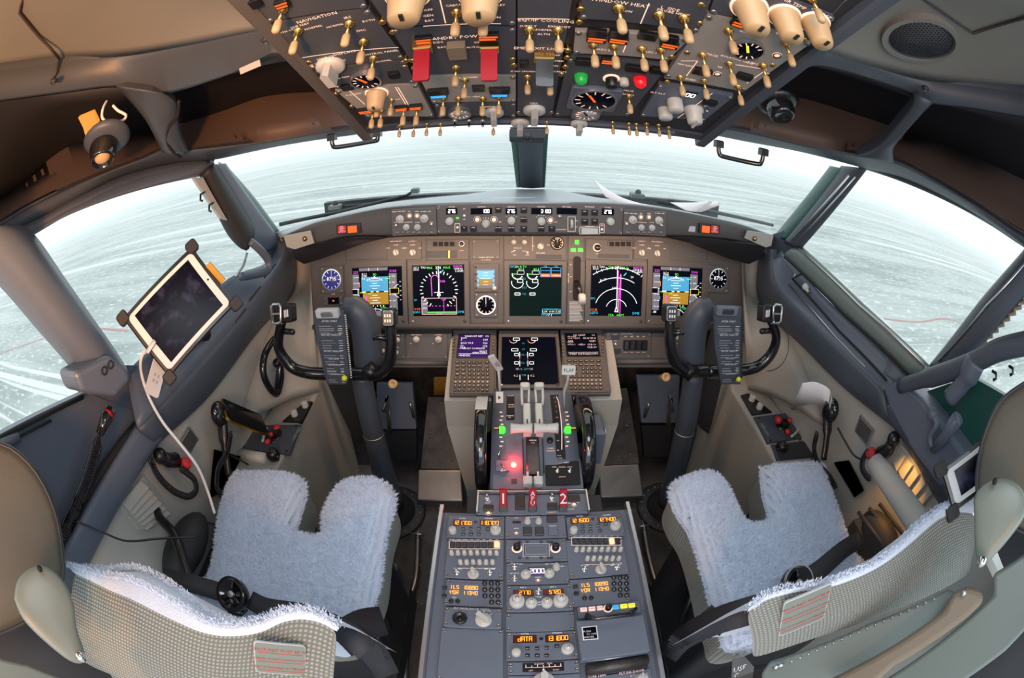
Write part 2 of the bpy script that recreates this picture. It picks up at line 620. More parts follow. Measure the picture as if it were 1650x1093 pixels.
def glyphs(t, align):
    k = (t, align)
    if k not in _G:
        cu = bpy.data.curves.new('t', 'FONT')
        cu.body = t; cu.align_x = align; cu.align_y = 'CENTER'; cu.resolution_u = 1; cu.size = 1.35
        ob = bpy.data.objects.new('t', cu)
        me = bpy.data.meshes.new_from_object(ob)
        _G[k] = ([(v.co.x, v.co.y) for v in me.vertices], [tuple(p.vertices) for p in me.polygons])
        bpy.data.meshes.remove(me); bpy.data.objects.remove(ob); bpy.data.curves.remove(cu)
    return _G[k]


def fin(o, bevel=0, subsurf=0, auto=True, solid=0):
    if subsurf:
        md = o.modifiers.new('sub', 'SUBSURF'); md.levels = subsurf; md.render_levels = subsurf
    if solid:
        md = o.modifiers.new('sol', 'SOLIDIFY'); md.thickness = solid; md.offset = -1
    if bevel:
        md = o.modifiers.new('bev', 'BEVEL'); md.width = bevel; md.segments = 3; md.limit_method = 'ANGLE'; md.angle_limit = math.radians(35)
    return o


def struct(name, b, **k):
    o = bpy.data.objects.new(name, b.mesh(name)); sc.collection.objects.link(o)
    o['kind'] = 'structure'
    return fin(o, **k)


def solo(name, b, label, cat, group=None, kind=None, **k):
    c = sum(b.v, Vector()) / len(b.v)
    c.z = min(v.z for v in b.v)
    o = bpy.data.objects.new(name, b.mesh(name, c)); o.location = c
    sc.collection.objects.link(o)
    o['label'] = label; o['category'] = cat
    if group: o['group'] = group
    if kind: o['kind'] = kind
    return fin(o, **k)


class T:
    """one thing: an empty whose children are its parts"""
    def __init__(s, name, label, cat, loc, group=None):
        o = s.o = bpy.data.objects.new(name, None); sc.collection.objects.link(o)
        o.location = loc; s.loc = Vector(loc); o['label'] = label; o['category'] = cat
        o.empty_display_size = .02
        if group: o['group'] = group

    def part(s, name, b, parent=None, label=None, **k):
        off = s.loc if parent is None else s.loc + parent.location
        o = bpy.data.objects.new(name, b.mesh(name, off)); o.parent = parent or s.o
        sc.collection.objects.link(o)
        if label: o['label'] = label
        return fin(o, **k)

    def inst(s, name, me, fr, parent=None, scale=1.0, label=None):
        o = bpy.data.objects.new(name, me); o.parent = parent or s.o
        m = fr.mtx() @ Matrix.Scale(scale, 4)
        if parent is None:
            m.translation = fr.o - s.loc
        o.matrix_local = m
        sc.collection.objects.link(o)
        if label: o['label'] = label
        return o

    def child(s, name, me, parent, label=None):
        """a piece sharing its parent's own frame"""
        o = bpy.data.objects.new(name, me); o.parent = parent
        sc.collection.objects.link(o)
        if label: o['label'] = label
        return o


def struct_child(name, b, parent, **k):
    o = bpy.data.objects.new(name, b.mesh(name)); o.parent = parent; sc.collection.objects.link(o)
    return fin(o, **k)


def poly(pts, n=24, closed=False):
    """smooth curve (catmull-rom) through points"""
    P = [Vector(p) for p in pts]
    out = []
    m = len(P) - (0 if closed else 1)
    for i in range(m):
        if closed:
            p0, p1, p2, p3 = P[i - 1], P[i], P[(i + 1) % len(P)], P[(i + 2) % len(P)]
        else:
            p0, p1, p2, p3 = P[max(i - 1, 0)], P[i], P[i + 1], P[min(i + 2, len(P) - 1)]
        for k in range(n):
            t = k / n
            out.append(.5 * ((2 * p1) + (p2 - p0) * t + (2 * p0 - 5 * p1 + 4 * p2 - p3) * t * t + (3 * p1 - p0 - 3 * p2 + p3) * t ** 3))
    if not closed:
        out.append(P[-1])
    return out


def resample(P, n):
    P = [Vector(p) for p in P]
    L = [0]
    for a, b in zip(P, P[1:]):
        L.append(L[-1] + (b - a).length)
    out = []
    for k in range(n):
        t = L[-1] * k / (n - 1)
        i = 0
        while i < len(L) - 2 and L[i + 1] < t:
            i += 1
        f = (t - L[i]) / max(1e-9, L[i + 1] - L[i])
        out.append(P[i].lerp(P[i + 1], min(1, f)))
    return out

# ================================================================== THE SETTING
GZ = -2.7
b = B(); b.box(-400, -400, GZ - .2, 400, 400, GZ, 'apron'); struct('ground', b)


def ground_line(pts, w):
    P = poly([W(x, y, z=GZ + .004) for x, y in pts], 6)
    bb = B(); rows = [[], []]
    for i, p in enumerate(P):
        t = (P[min(i + 1, len(P) - 1)] - P[max(i - 1, 0)]).normalized()
        n = Vector((-t.y, t.x, 0)) * w
        rows[0].append(p - n); rows[1].append(p + n)
    bb.grid(rows, 'redline', th=(0, 0, .003)); struct('road_marking', bb)


ground_line([(-40, 590), (0, 571), (70, 546)], .05)
ground_line([(150, 529), (205, 533)], .06)
ground_line([(1425, 514), (1480, 519), (1525, 514), (1565, 528), (1650, 566)], .05)


def Dp(l):
    return [W(x, y, d=d) for x, y, d in l]


def sm(l, n=40):
    return resample(poly(l, 8), n)


# --- floor, firewall, side walls
b = B(); b.box(-1.06, -.5, -.03, 1.06, 2.15, 0, 'floor'); struct('floor', b)
b = B(); b.box(-1.06, 2.1, 0, 1.06, 2.15, 1.12, 'dark'); struct('wall_front', b)
for s, nm in ((-1, 'wall_left'), (1, 'wall_right')):
    b = B()
    X = .955
    pts = [(-.5, 0), (2.1, 0), (2.1, 1.05), (1.5, 1.02), (1.2, .98), (.75, .93), (-.5, .95)]
    vs = [Vector((s * X, y, z)) for y, z in pts] + [Vector((s * (X + .04), y, z)) for y, z in pts]
    n = len(pts)
    b.add(vs, [tuple(range(n)), tuple(range(2 * n - 1, n - 1, -1))] + [(i, (i + 1) % n, (i + 1) % n + n, i + n) for i in range(n)], 'cream')
    struct(nm, b)

# --- ceiling, left then right.  rows run from the front to the rear
OVO = (0, .793, 1.497)
OVN = (0, -.426, -.905)
OV = Fr(OVO, (1, 0, 0), (0, -.905, .426))


def ovp(x, y):
    return on_plane(x, y, OVO, OVN)


def ceiling_side(s, inner, rB, rC, rMid, rD, rE, nm):
    N = 48
    B_, C_, Mi, D_, E_ = (sm(Dp(r), N) for r in (rB, rC, rMid, rD, rE))
    I_ = resample(inner, N)
    bb = B()
    mid = [p.lerp(q, .5) + Vector((0, 0, .05)) for p, q in zip(I_, B_)]
    roll = [p.lerp(q, .06) + Vector((0, 0, .012)) for p, q in zip(B_, mid)]
    bb.grid([I_, mid, roll, B_], 'ceil', th=(0, 0, .02))
    struct('ceiling', bb)
    bb = B()
    q1 = [p.lerp(c, .12) + Vector((-s * .012, 0, -.004)) for p, c in zip(B_, C_)]
    q2 = [p.lerp(c, .9) + Vector((-s * .012, 0, -.004)) for p, c in zip(B_, C_)]
    bb.grid([B_, q1, q2, C_], 'band', th=(0, 0, .018))
    struct('trim_' + nm[0], bb)
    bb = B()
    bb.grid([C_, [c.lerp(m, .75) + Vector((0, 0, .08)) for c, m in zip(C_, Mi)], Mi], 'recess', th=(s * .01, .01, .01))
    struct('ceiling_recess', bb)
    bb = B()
    bb.grid([Mi, [m.lerp(d_, .55) - Vector((0, 0, .012)) for m, d_ in zip(Mi, D_)], D_], 'brown', th=(s * .01, .01, .01))  # lower recess wall in the lighter tone, painted as if lit
    struct('ceiling_recess_lit', bb)
    bb = B()
    bb.grid([D_, [d_.lerp(e, .25) + Vector((-s * .014, -.010, 0)) for d_, e in zip(D_, E_)],
             [d_.lerp(e, .85) + Vector((-s * .010, -.008, 0)) for d_, e in zip(D_, E_)], E_], 'band', th=(s * .012, .012, .012))
    struct('trim_' + nm[1], bb)
    return B_, C_, D_, E_


innL = [ovp(590, 213), ovp(548, 165), ovp(435, 72), ovp(385, 0), Vector((-.335, .1, 1.83)), Vector((-.335, -.7, 1.86))]
innL = [ovp(436, 60), ovp(385, 0), Vector((-.335, .1, 1.80)), Vector((-.335, -.6, 1.84))]
L_ = ceiling_side(-1, innL,
    [(436, 45, .66), (400, 53, .72), (300, 74, .86), (200, 91, .97), (100, 96, 1.0), (0, 110, .98), (-120, 130, .95), (-220, 150, .95)],
    [(437, 84, .68), (400, 104, .76), (350, 127, .86), (262, 152, .97), (190, 141, 1.0), (100, 151, 1.0), (0, 164, .98), (-150, 190, .95)],
    [(572, 150, 1.30), (533, 148, 1.32), (430, 155, 1.34), (350, 182, 1.36), (262, 208, 1.36), (190, 222, 1.32), (120, 232, 1.28), (60, 272, 1.22), (0, 325, 1.15), (-100, 380, 1.05)],
    [(600, 203, 1.18), (560, 207, 1.18), (420, 229, 1.2), (300, 243, 1.2), (265, 240, 1.16), (230, 256, 1.14), (120, 300, 1.08), (30, 345, 1.02), (0, 364, 1.0), (-100, 420, .96)],
    [(600, 213, 1.36), (560, 219, 1.37), (460, 234, 1.38), (345, 258, 1.38), (285, 263, 1.32), (200, 283, 1.22), (130, 318, 1.12), (45, 366, 1.04), (-10, 392, 1.0), (-100, 440, .97)], '13')
innR = [ovp(1308, 62), ovp(1363, 0), Vector((.31, .1, 1.80)), Vector((.31, -.6, 1.84))]
R_ = ceiling_side(1, innR,
    [(1308, 73, .66), (1340, 84, .74), (1400, 106, .86), (1500, 131, .96), (1650, 146, .98), (1780, 160, .95), (1860, 175, .95)],
    [(1304, 108, .70), (1330, 106, .76), (1400, 125, .88), (1466, 149, .97), (1500, 167, .98), (1560, 175, .98), (1650, 190, .97), (1800, 220, .95)],
    [(1130, 150, 1.30), (1200, 150, 1.32), (1290, 158, 1.34), (1380, 185, 1.36), (1470, 215, 1.34), (1540, 240, 1.28), (1650, 290, 1.18), (1780, 350, 1.1)],
    [(1120, 203, 1.18), (1190, 208, 1.18), (1290, 232, 1.2), (1372, 247, 1.2), (1440, 258, 1.14), (1500, 288, 1.10), (1570, 330, 1.04), (1650, 382, 1.0), (1760, 440, .96)],
    [(1120, 212, 1.36), (1200, 228, 1.37), (1290, 245, 1.38), (1380, 268, 1.36), (1450, 286, 1.28), (1530, 322, 1.17), (1600, 362, 1.07), (1650, 395, 1.02), (1760, 455, .98)], '24')

# ribs that part the recesses
for nm, s, A, C2 in (('trim_5', -1, [(186, 138, .99), (200, 152, 1.0), (232, 190, 1.03), (250, 222, 1.08), (262, 246, 1.14)], [(262, 150, .95), (282, 165, .99), (286, 190, 1.04), (292, 220, 1.1), (304, 246, 1.18)]),
                 ('trim_6', 1, [(1472, 150, .96), (1470, 168, .97), (1440, 205, 1.03), (1412, 236, 1.10), (1380, 250, 1.19)], [(1504, 166, .97), (1482, 188, .98), (1452, 222, 1.03), (1440, 240, 1.08), (1440, 262, 1.13)])):
    a, c = sm(Dp(A), 20), sm(Dp(C2), 20)
    bb = B(); bb.grid([a, [p.lerp(q, .2) - Vector((s * .014, .014, .004)) for p, q in zip(a, c)], [p.lerp(q, .8) - Vector((s * .014, .014, .004)) for p, q in zip(a, c)], c], 'band', th=(s * .02, .02, .02))
    struct(nm, bb)
bb = B(); bb.tube(poly(Dp([(288, 163, .95), (286, 185, 1.0), (272, 205, 1.04), (268, 225, 1.08), (277, 242, 1.12), (291, 254, 1.18)]), 6), .0045, 'blackm', seg=6)
struct('trim_7', bb)
bb = B(); bb.tube([W(x, y, d=d) for x, y, d in ((36, -5, .76), (33, 8, .775), (31, 20, .797), (62, 58, .893), (80, 76, .93), (96, 95, .972))], .003, 'brown', seg=6)
bb.tube([W(x, y, d=d) for x, y, d in ((96, 95, .98), (90, 118, .975), (82, 130, .975))], .003, 'dark', seg=6)
struct('trim_8', bb)
bb = B(); bb.tube([W(x, y, d=d) for x, y, d in ((1484, -5, .703), (1492, 2, .713), (1530, 28, .756), (1568, 54, .793), (1640, 32, .742), (1670, 24, .72))], .0025, 'dark', seg=6)
struct('trim_9', bb)

# --- windshields, posts, side windows
E1 = [W(600, 213, d=1.37), W(460, 234, d=1.39), W(345, 258, d=1.39)]
gl = {
    'window_1': [W(840, 214, y=1.46), W(700, 212, y=1.44), W(600, 214, y=1.36), W(460, 236, d=1.41), W(348, 260, d=1.41), W(445, 374, x=-.96), W(620, 327, y=1.66), W(752, 312, y=1.86), W(840, 302, y=1.95)],
    'window_2': [W(866, 214, y=1.46), W(1000, 211, y=1.44), W(1120, 213, y=1.36), W(1250, 236, d=1.41), W(1372, 264, d=1.41), W(1247, 380, x=.96), W(1090, 336, y=1.66), W(960, 317, y=1.86), W(866, 302, y=1.95)],
    'window_3': [W(x, y, x=-.985) for x, y in ((48, 378), (100, 348), (150, 327), (200, 310), (250, 296), (322, 280), (365, 345), (440, 425), (370, 452), (200, 600))],
    'window_4': [W(x, y, x=.985) for x, y in ((1385, 268), (1500, 302), (1600, 352), (1660, 388), (1655, 410), (1497, 592), (1283, 397))],
    'window_5': [W(x, y, x=-.985) for x, y in ((-90, 395), (0, 450), (125, 598), (140, 636), (0, 705), (-110, 760))],
    'window_6': [W(x, y, x=.985) for x, y in ((1740, 400), (1655, 475), (1555, 580), (1560, 655), (1660, 705), (1780, 760))],
}
for k, pts in gl.items():
    if k in ('window_1', 'window_2'):
        a, c = resample(pts[:5], 16), resample(pts[5:][::-1], 16)
        bb = B(); bb.grid([a, [p.lerp(q, .5) for p, q in zip(a, c)], c], 'glass', th=(0, .012, 0))
    else:
        n = len(pts); off = Vector((.012 if pts[0].x > 0 else -.012, 0, 0))
        bb = B(); bb.add(pts + [p + off for p in pts], [tuple(range(n)), tuple(range(2 * n - 1, n - 1, -1))] + [(i, (i + 1) % n, (i + 1) % n + n, i + n) for i in range(n)], 'glass')
    struct(k, bb)


def strip(nm, A, C2, m, bulge=(0, 0, 0), th=(0, .012, 0), n=24, name2=None, prof=(.15, .5, .85)):
    a, c = resample(poly(A, 8), n), resample(poly(C2, 8), n)
    bu = Vector(bulge)
    bb = B(); bb.grid([a] + [[p.lerp(q, t) + bu * (4 * t * (1 - t)) for p, q in zip(a, c)] for t in prof] + [c], m, th=th)
    return struct(nm, bb)


# centre post
strip('trim_10', [W(822, 205, y=1.40), W(836, 302, y=1.92)], [W(883, 205, y=1.40), W(877, 302, y=1.92)], 'band', (0, -.03, .0), (0, .03, 0))
for x0, x1, t0, t1, nm in ((821, 831, 832, 839, 11), (874, 884, 872, 878, 12)):
    strip('trim_%d' % nm, [W(x0, 208, y=1.41), W(t0, 302, y=1.94)], [W(x1, 208, y=1.39), W(t1, 302, y=1.91)], 'green', (0, -.012, 0), (0, .02, 0))
bb = B(); q = Fr(W(850, 219, y=1.33), (1, 0, 0), (0, .5, .86)); bb.rbox(-.05, -.012, -.02, .05, .02, .012, 'dark', .008); bb.v = []; bb = B()
bb.rbox(-.055, -.014, -.02, .055, .02, .012, 'dark', .008, fr=q); bb.ball((0, -.012, .01), .014, 'black', fr=q); struct('trim_13', bb)

# left front post with its green seal
strip('trim_14', [W(322, 285, x=-.965), W(345, 335, x=-.965), W(368, 380, x=-.965), W(384, 398, x=-.95)], [W(345, 262, x=-.94), W(385, 325, x=-.94), W(410, 372, x=-.94), W(402, 398, x=-.94)], 'rubber', (.045, -.05, 0), (-.02, .02, 0))
strip('trim_15', [W(334, 266, x=-.955), W(374, 325, x=-.955), W(404, 384, x=-.955), W(418, 412, x=-.955)], [W(362, 264, x=-.95), W(405, 325, x=-.955), W(447, 382, x=-.955), W(455, 392, x=-.955)], 'sill', (.004, -.006, 0), (-.01, .02, 0))
strip('trim_16', [W(351, 262, x=-.96), W(400, 325, x=-.97), W(443, 378, x=-.97)], [W(362, 266, x=-.98), W(408, 318, x=-.985), W(450, 374, x=-.985)], 'green', (.002, -.004, 0), (-.01, .02, 0))
# right front post
strip('trim_17', [W(1340, 268, x=.97), W(1250, 380, x=.97)], [W(1360, 272, x=.955), W(1266, 388, x=.955)], 'green', (-.008, -.01, 0), (.01, .02, 0))
strip('trim_18', [W(1358, 268, x=.955), W(1262, 390, x=.955)], [W(1398, 272, x=.955), W(1293, 399, x=.955)], 'band', (-.015, -.015, 0), (.01, .02, 0))
bb = B()
bb.tube([W(1368, 283, x=.93), W(1275, 388, x=.935)], .004, 'alu', seg=6); bb.tube([W(1378, 285, x=.93), W(1282, 391, x=.935)], .003, 'alu', seg=6)
struct('trim_19', bb)
# pillars between the side windows
strip('trim_20', [W(-90, 372, x=-.95), W(0, 455, x=-.95), W(70, 535, x=-.95), W(124, 598, x=-.95), W(134, 634, x=-.95)], [W(-10, 368, x=-.94), W(46, 368, x=-.94), W(110, 455, x=-.94), W(178, 552, x=-.94), W(212, 606, x=-.94)], 'sill', (.075, -.02, 0), (-.03, 0, 0))
bb = B()
q = Fr(W(172, 605, x=-.86), Vector((0, 1, .25)), Vector((0, -.25, 1)))
bb.prism([(-.09, -.055), (.07, -.055), (.075, .0), (.045, .055), (-.05, .06), (-.095, .0)], -.06, .0, 'sill')
bb.v = []; bb.f = []; bb.m = []; bb.sm = []
P1 = [(132, 632), (188, 640), (213, 612), (203, 590), (176, 572), (120, 600)]
f_ = [W(x, y, x=-.85) for x, y in P1]; g_ = [v + Vector((-.09, 0, 0)) for v in f_]
bb.add(f_ + g_, [(5, 4, 3, 2, 1, 0)] + [(i, (i + 1) % 6, (i + 1) % 6 + 6, i + 6) for i in range(6)], 'sill')
struct('trim_21', bb, bevel=.012)
bb = B()
for x, y in ((168, 598), (178, 588)):
    c = W(x, y, x=-.848); bb.lathe(0, 0, [(.009, 0), (.009, .002), (.007, .002), (.006, -.004)], 'blackm', fr=Fr(c, (0, 1, 0), (0, 0, 1)))
struct('trim_22', bb)
strip('trim_23', [W(1660, 392, x=.955), W(1580, 485, x=.955), W(1497, 590, x=.955)], [W(1700, 425, x=.955), W(1640, 492, x=.955), W(1570, 572, x=.955), W(1545, 600, x=.955)], 'band', (-.03, -.01, 0), (.02, .01, 0))
bb = B(); bb.tube([W(1655, 420, x=.925), W(1590, 492, x=.93), W(1512, 582, x=.935)], .003, 'alu', seg=6); struct('trim_24', bb)
bb = B()
zz = []
for k in range(22):
    t = k / 21; zz.append(W(1654 - t * 98 + (5 if k % 2 else 0), 478 + t * 98 + (3 if k % 2 else 0), x=.955))
bb.tube(zz, .006, 'tan', seg=6); struct('trim_25', bb)
# header bands above the side windows
strip('trim_26', [W(-60, 400, d=1.0), W(45, 364, d=1.05), W(130, 318, d=1.13), W(200, 283, d=1.23), W(285, 262, d=1.33), W(346, 258, d=1.39)],
      [W(-60, 440, x=-.96), W(50, 381, x=-.96), W(100, 352, x=-.96), W(150, 331, x=-.96), W(200, 314, x=-.96), W(250, 300, x=-.96), W(325, 284, x=-.96)], 'sill', (.02, -.01, 0), (-.012, .01, .01))
strip('trim_27', [W(1378, 266, d=1.37), W(1450, 285, d=1.29), W(1530, 320, d=1.18), W(1600, 361, d=1.08), W(1655, 395, d=1.02), W(1740, 440, d=.98)],
      [W(1386, 271, x=.96), W(1450, 292, x=.96), W(1530, 327, x=.96), W(1600, 366, x=.96), W(1655, 402, x=.96), W(1740, 450, x=.96)], 'band', (-.006, -.004, 0), (.012, .01, .01))

# window sills
PL = [(448, 378), (430, 422), (370, 448), (290, 520), (205, 598)]
CL = [(462, 386), (450, 428), (404, 496), (310, 598), (222, 690)]
BL = [(478, 400), (474, 468), (414, 538), (340, 636), (255, 716)]
strip('trim_28', [W(x, y, x=-.975) for x, y in PL], [W(x, y, x=-.90) for x, y in CL], 'sill', (.0, 0, .006), (-.01, 0, -.01))
strip('trim_29', [W(x, y, x=-.90) for x, y in CL], [W(x, y, x=-.93) for x, y in BL], 'band', (.02, -.01, .0), (-.02, 0, 0))
strip('trim_30', [W(x, y, x=-.91) for x, y in ((226, 680), (205, 712), (155, 795), (105, 884), (60, 980))], [W(x, y, x=-.92) for x, y in ((335, 632), (268, 700), (200, 806), (141, 916), (100, 1010))], 'sill', (.015, 0, .0), (-.02, 0, 0))
PR = [(1258, 404), (1330, 480), (1400, 543), (1470, 606)]
CR = [(1245, 402), (1252, 462), (1340, 548), (1424, 628)]
BR = [(1224, 398), (1222, 484), (1300, 566), (1366, 631), (1440, 690)]
# sliding window frame rail
strip('trim_31', [W(1291, 396, x=.965), W(1390, 488, x=.965), W(1499, 590, x=.965)], [W(1262, 410, x=.945), W(1360, 504, x=.945), W(1470, 606, x=.945)], 'seatmet', (-.012, -.004, .004), (.015, 0, -.01))
bb = B(); bb.tube([W(x, y, x=.935) for x, y in ((1288, 402), (1384, 492), (1492, 592))], .0045, 'alu', seg=6); bb.tube([W(x, y, x=.925) for x, y in ((1264, 414), (1362, 509), (1470, 611))], .005, 'blackm', seg=6); struct('trim_32', bb)
strip('trim_33', [W(x, y, x=.945) for x, y in PR], [W(x, y, x=.90) for x, y in CR], 'sill', (0, 0, -.02), (.01, 0, -.01))
strip('trim_34', [W(x, y, x=.90) for x, y in CR], [W(x, y, x=.93) for x, y in BR], 'band', (-.02, -.01, 0), (.02, 0, 0))
bb = B()
for off, r_, m_ in ((0, .0035, 'alu'), (9, .004, 'blackm')):
    bb.tube([W(x, y, x=.915) for x, y in ((1282 + off, 442), (1271 + off * .6, 458 - off), (1345 + off * .7, 542 - off), (1422 + off * .7, 622 - off))], r_, m_, seg=6)
bb.tube([W(x, y, x=.925) for x, y in ((1428, 572), (1432, 590), (1424, 600), (1446, 616))], .003, 'sill', seg=6)
struct('trim_35', bb)
# rear left door lining below the aft window, with slot
bb = B()
f_ = [W(x, y, x=-.965) for x, y in ((-60, 735), (0, 700), (138, 632), (212, 660), (228, 690), (150, 800), (95, 905), (-60, 1040))]
bb.add(f_ + [v + Vector((-.03, 0, 0)) for v in f_], [tuple(range(7, -1, -1))] + [(i, (i + 1) % 8, (i + 1) % 8 + 8, i + 8) for i in range(8)], 'sill')
struct('trim_36', bb)
bb = B(); bb.tube([W(x, y, x=-.955) for x, y in ((16, 712), (50, 694), (82, 678))], .006, 'blackm', seg=8, flat=.5)
bb.tube([W(x, y, x=-.945) for x, y in ((2, 716), (30, 704))], .010, 'sill', seg=10)
bb.tube([W(x, y, x=-.95) for x, y in ((-40, 728), (0, 706), (60, 676), (134, 640))], .005, 'blackm', seg=8)
struct('trim_37', bb)
bb = B(); bb.tube([W(x, y, x=-.93) for x, y in ((220, 684), (196, 712), (150, 780), (98, 878), (70, 960))], .014, 'blackm', seg=8, flat=.6)
bb.tube([W(x, y, x=-.912) for x, y in ((238, 690), (200, 735), (160, 795), (120, 868))], .003, 'steel', seg=6)
struct('trim_38', bb)
# right: sill end with the handle housing and teal window lining aft
bb = B()
f_ = [W(x, y, x=.885) for x, y in ((1421, 626), (1446, 612), (1482, 640), (1545, 720), (1562, 745), (1512, 786), (1466, 722), (1432, 660))]
bb.add(f_ + [v + Vector((.09, 0, 0)) for v in f_], [tuple(range(8))] + [(i, i + 8, (i + 1) % 8 + 8, (i + 1) % 8) for i in range(8)], 'sill')
struct('trim_39', bb, bevel=.012)
strip('trim_40', [W(x, y, x=.90) for x, y in ((1435, 655), (1470, 712), (1520, 782), (1560, 850))], [W(x, y, x=.93) for x, y in ((1384, 629), (1440, 690), (1500, 790), (1540, 860))], 'band', (-.01, 0, 0), (.02, 0, 0))
bb = B()
f_ = [W(x, y, x=.955) for x, y in ((1490, 632), (1530, 618), (1574, 612), (1700, 690), (1800, 800), (1600, 860), (1530, 760))]
bb.add(f_ + [v + Vector((.03, 0, 0)) for v in f_], [tuple(range(7))] + [(i, i + 7, (i + 1) % 7 + 7, (i + 1) % 7) for i in range(7)], 'green')
struct('trim_41', bb)

for nm, s, q in (('trim_49', -1, ((436, 372), (470, 384), (482, 402), (476, 470), (448, 436), (428, 412))), ('trim_50', 1, ((1262, 372), (1294, 400), (1268, 440), (1224, 470), (1222, 400), (1240, 380)))):
    f_ = [W(x, y, x=s * .955) for x, y in q]; bb = B(); bb.add(f_ + [v + Vector((s * .02, .02, 0)) for v in f_], [tuple(range(6)), tuple(range(11, 5, -1))] + [(i, (i + 1) % 6, (i + 1) % 6 + 6, i + 6) for i in range(6)], 'band'); struct(nm, bb)
f_ = [W(x, y, x=-.968) for x, y in ((176, 588), (250, 590), (262, 640), (230, 700), (186, 690), (132, 634))]; bb = B(); bb.add(f_ + [v + Vector((-.02, 0, 0)) for v in f_], [tuple(range(5, -1, -1)), tuple(range(6, 12))] + [(i, (i + 1) % 6, (i + 1) % 6 + 6, i + 6) for i in range(6)], 'sill'); struct('trim_51', bb)
# beige linings beside the footwells, and the console tops
for s, nm in ((-1, 'trim_42'), (1, 'trim_43')):
    if s < 0:
        A = [W(500, 404, x=-.80), W(505, 520, x=-.80), W(516, 632, z=.60)]
        C2 = [W(474, 404, x=-.92), W(474, 468, x=-.94), W(440, 520, x=-.95), W(385, 690, x=-.95)]
    else:
        A = [W(1196, 404, x=.80), W(1200, 520, x=.80), W(1205, 628, z=.60)]
        C2 = [W(1226, 400, x=.92), W(1224, 484, x=.94), W(1270, 540, x=.95), W(1330, 690, x=.95)]
    strip(nm, A, C2, 'beige', (0, .05, 0), (s * .01, .03, 0), n=20, prof=(.2, .4, .6, .8))
for s, nm in ((-1, 'trim_44'), (1, 'trim_45')):
    bb = B()
    prof = [(.50, 0), (1.30, 0), (1.34, .28), (1.335, .76), (1.17, .60), (.62, .60), (.58, .46), (.50, .44)]
    xi, xo = .785, .95
    n = 8
    vs = [Vector((s * xi, y, z)) for y, z in prof] + [Vector((s * xo, y, z)) for y, z in prof]
    bb.add(vs, [tuple(range(n)), tuple(range(2 * n - 1, n - 1, -1))] + [(i, i + n, (i + 1) % n + n, (i + 1) % n) for i in range(n)], 'beige')
    struct(nm, bb, bevel=.012)

# ================================================================== SHARED PIECES (knobs, switches, keys), drawn once and copied as linked parts
def mk(name, f):
    b = B(); f(b); return b.mesh(name)


def _knob(b):       # ribbed instrument knob with skirt and pointer
    b.lathe(0, 0, [(.0095, 0), (.0095, .003), (.0075, .0045), (.0070, .013), (.0062, .0145)], 'knob', 18)
    b.box(-.0012, -.0072, .0145, .0012, .0072, .0165, 'knob', .0005)


def _sel(b):        # selector knob with raised grip bar
    b.lathe(0, 0, [(.011, 0), (.011, .003), (.0095, .0045)], 'knob', 20)
    b.prism([(-.0032, -.0098), (.0032, -.0098), (.0032, .0070), (0, .0105), (-.0032, .0070)], .0045, .0155, 'knob')


def _dual(b):       # outer ring and inner knob
    b.lathe(0, 0, [(.0115, 0), (.0115, .0085), (.0100, .0100)], 'knob', 22)
    b.lathe(0, 0, [(.0070, .0095), (.0068, .0185), (.0058, .0200)], 'knob', 18)
    b.lathe(0, 0, [(.0028, .0198), (.0026, .0212)], 'alu', 10)


def _bigoct(b):     # large tapered knob on the overhead
    b.lathe(0, 0, [(.0185, 0), (.0185, .0020)], 'legend', 26)
    b.lathe(0, 0, [(.0165, .002), (.0165, .0045), (.0150, .006), (.0125, .028), (.0108, .031)], 'tip', 24)
    b.box(-.0016, .002, .031, .0016, .010, .0326, 'dprint')


def _cyl(b):        # plain short round knob
    b.lathe(0, 0, [(.0088, 0), (.0086, .012), (.0074, .0138)], 'knob', 20)


def _lampknob(b):   # glowing dimmer ring knob
    b.lathe(0, 0, [(.0095, 0), (.0095, .0012)], 'legend', 20)
    b.lathe(0, 0, [(.0070, .0012), (.0068, .012), (.0055, .0135)], 'black', 16)


def _togbase(b):
    b.lathe(0, 0, [(.0062, 0), (.0062, .0022), (.0046, .003), (.0042, .005)], 'brass', 12)
    b.lathe(0, 0, [(.0018, .004), (.0024, .018)], 'brass', 8)


def _togtip(b):
    b.lathe(0, 0, [(.0024, .016), (.0044, .019), (.0048, .027), (.0044, .0315), (.0028, .0335)], 'tip', 12)


def _smbase(b):
    b.lathe(0, 0, [(.0048, 0), (.0048, .002), (.0036, .0028)], 'chrome', 12)


def _smtip(b):
    b.lathe(0, 0, [(.0016, .002), (.0022, .011), (.0026, .0125), (.0018, .0138)], 'chrome', 10)


def _btn(b):        # square lit push switch
    b.rbox(-.0092, -.0085, 0, .0092, .0085, .0022, 'black', .001, .0004, 2)
    b.rbox(-.0078, -.0071, .0022, .0078, .0071, .0044, 'blackm', .001, .0006, 2)


def _rbtn(b):       # round knob of the selector rows (audio panel)
    b.lathe(0, 0, [(.0056, 0), (.0056, .004), (.0048, .0052), (.0046, .0125), (.0036, .0140)], 'knob', 14)


def _key(b):
    b.rbox(-.0040, -.0034, 0, .0040, .0034, .0032, 'black', .0012, .0006, 2)


def _rkey(b):
    b.lathe(0, 0, [(.0050, 0), (.0050, .0026), (.0042, .0036)], 'black', 14)


def _dzus(b):
    b.lathe(0, 0, [(.0048, 0), (.0048, .0010), (.0036, .0018), (.0030, .0006)], 'steel', 12)
    b.box(-.0036, -.0006, .0006, .0036, .0006, .0013, 'dprint')


def _screw(b):
    b.lathe(0, 0, [(.0026, 0), (.0022, .0012)], 'alu', 8)


def _hole(b):
    b.lathe(0, 0, [(.0072, 0), (.0072, .0016), (.0056, .0016), (.0050, .0004)], 'black', 16)
    b.lathe(0, 0, [(.0078, 0), (.0078, .0006)], 'legend', 18, cap=True)


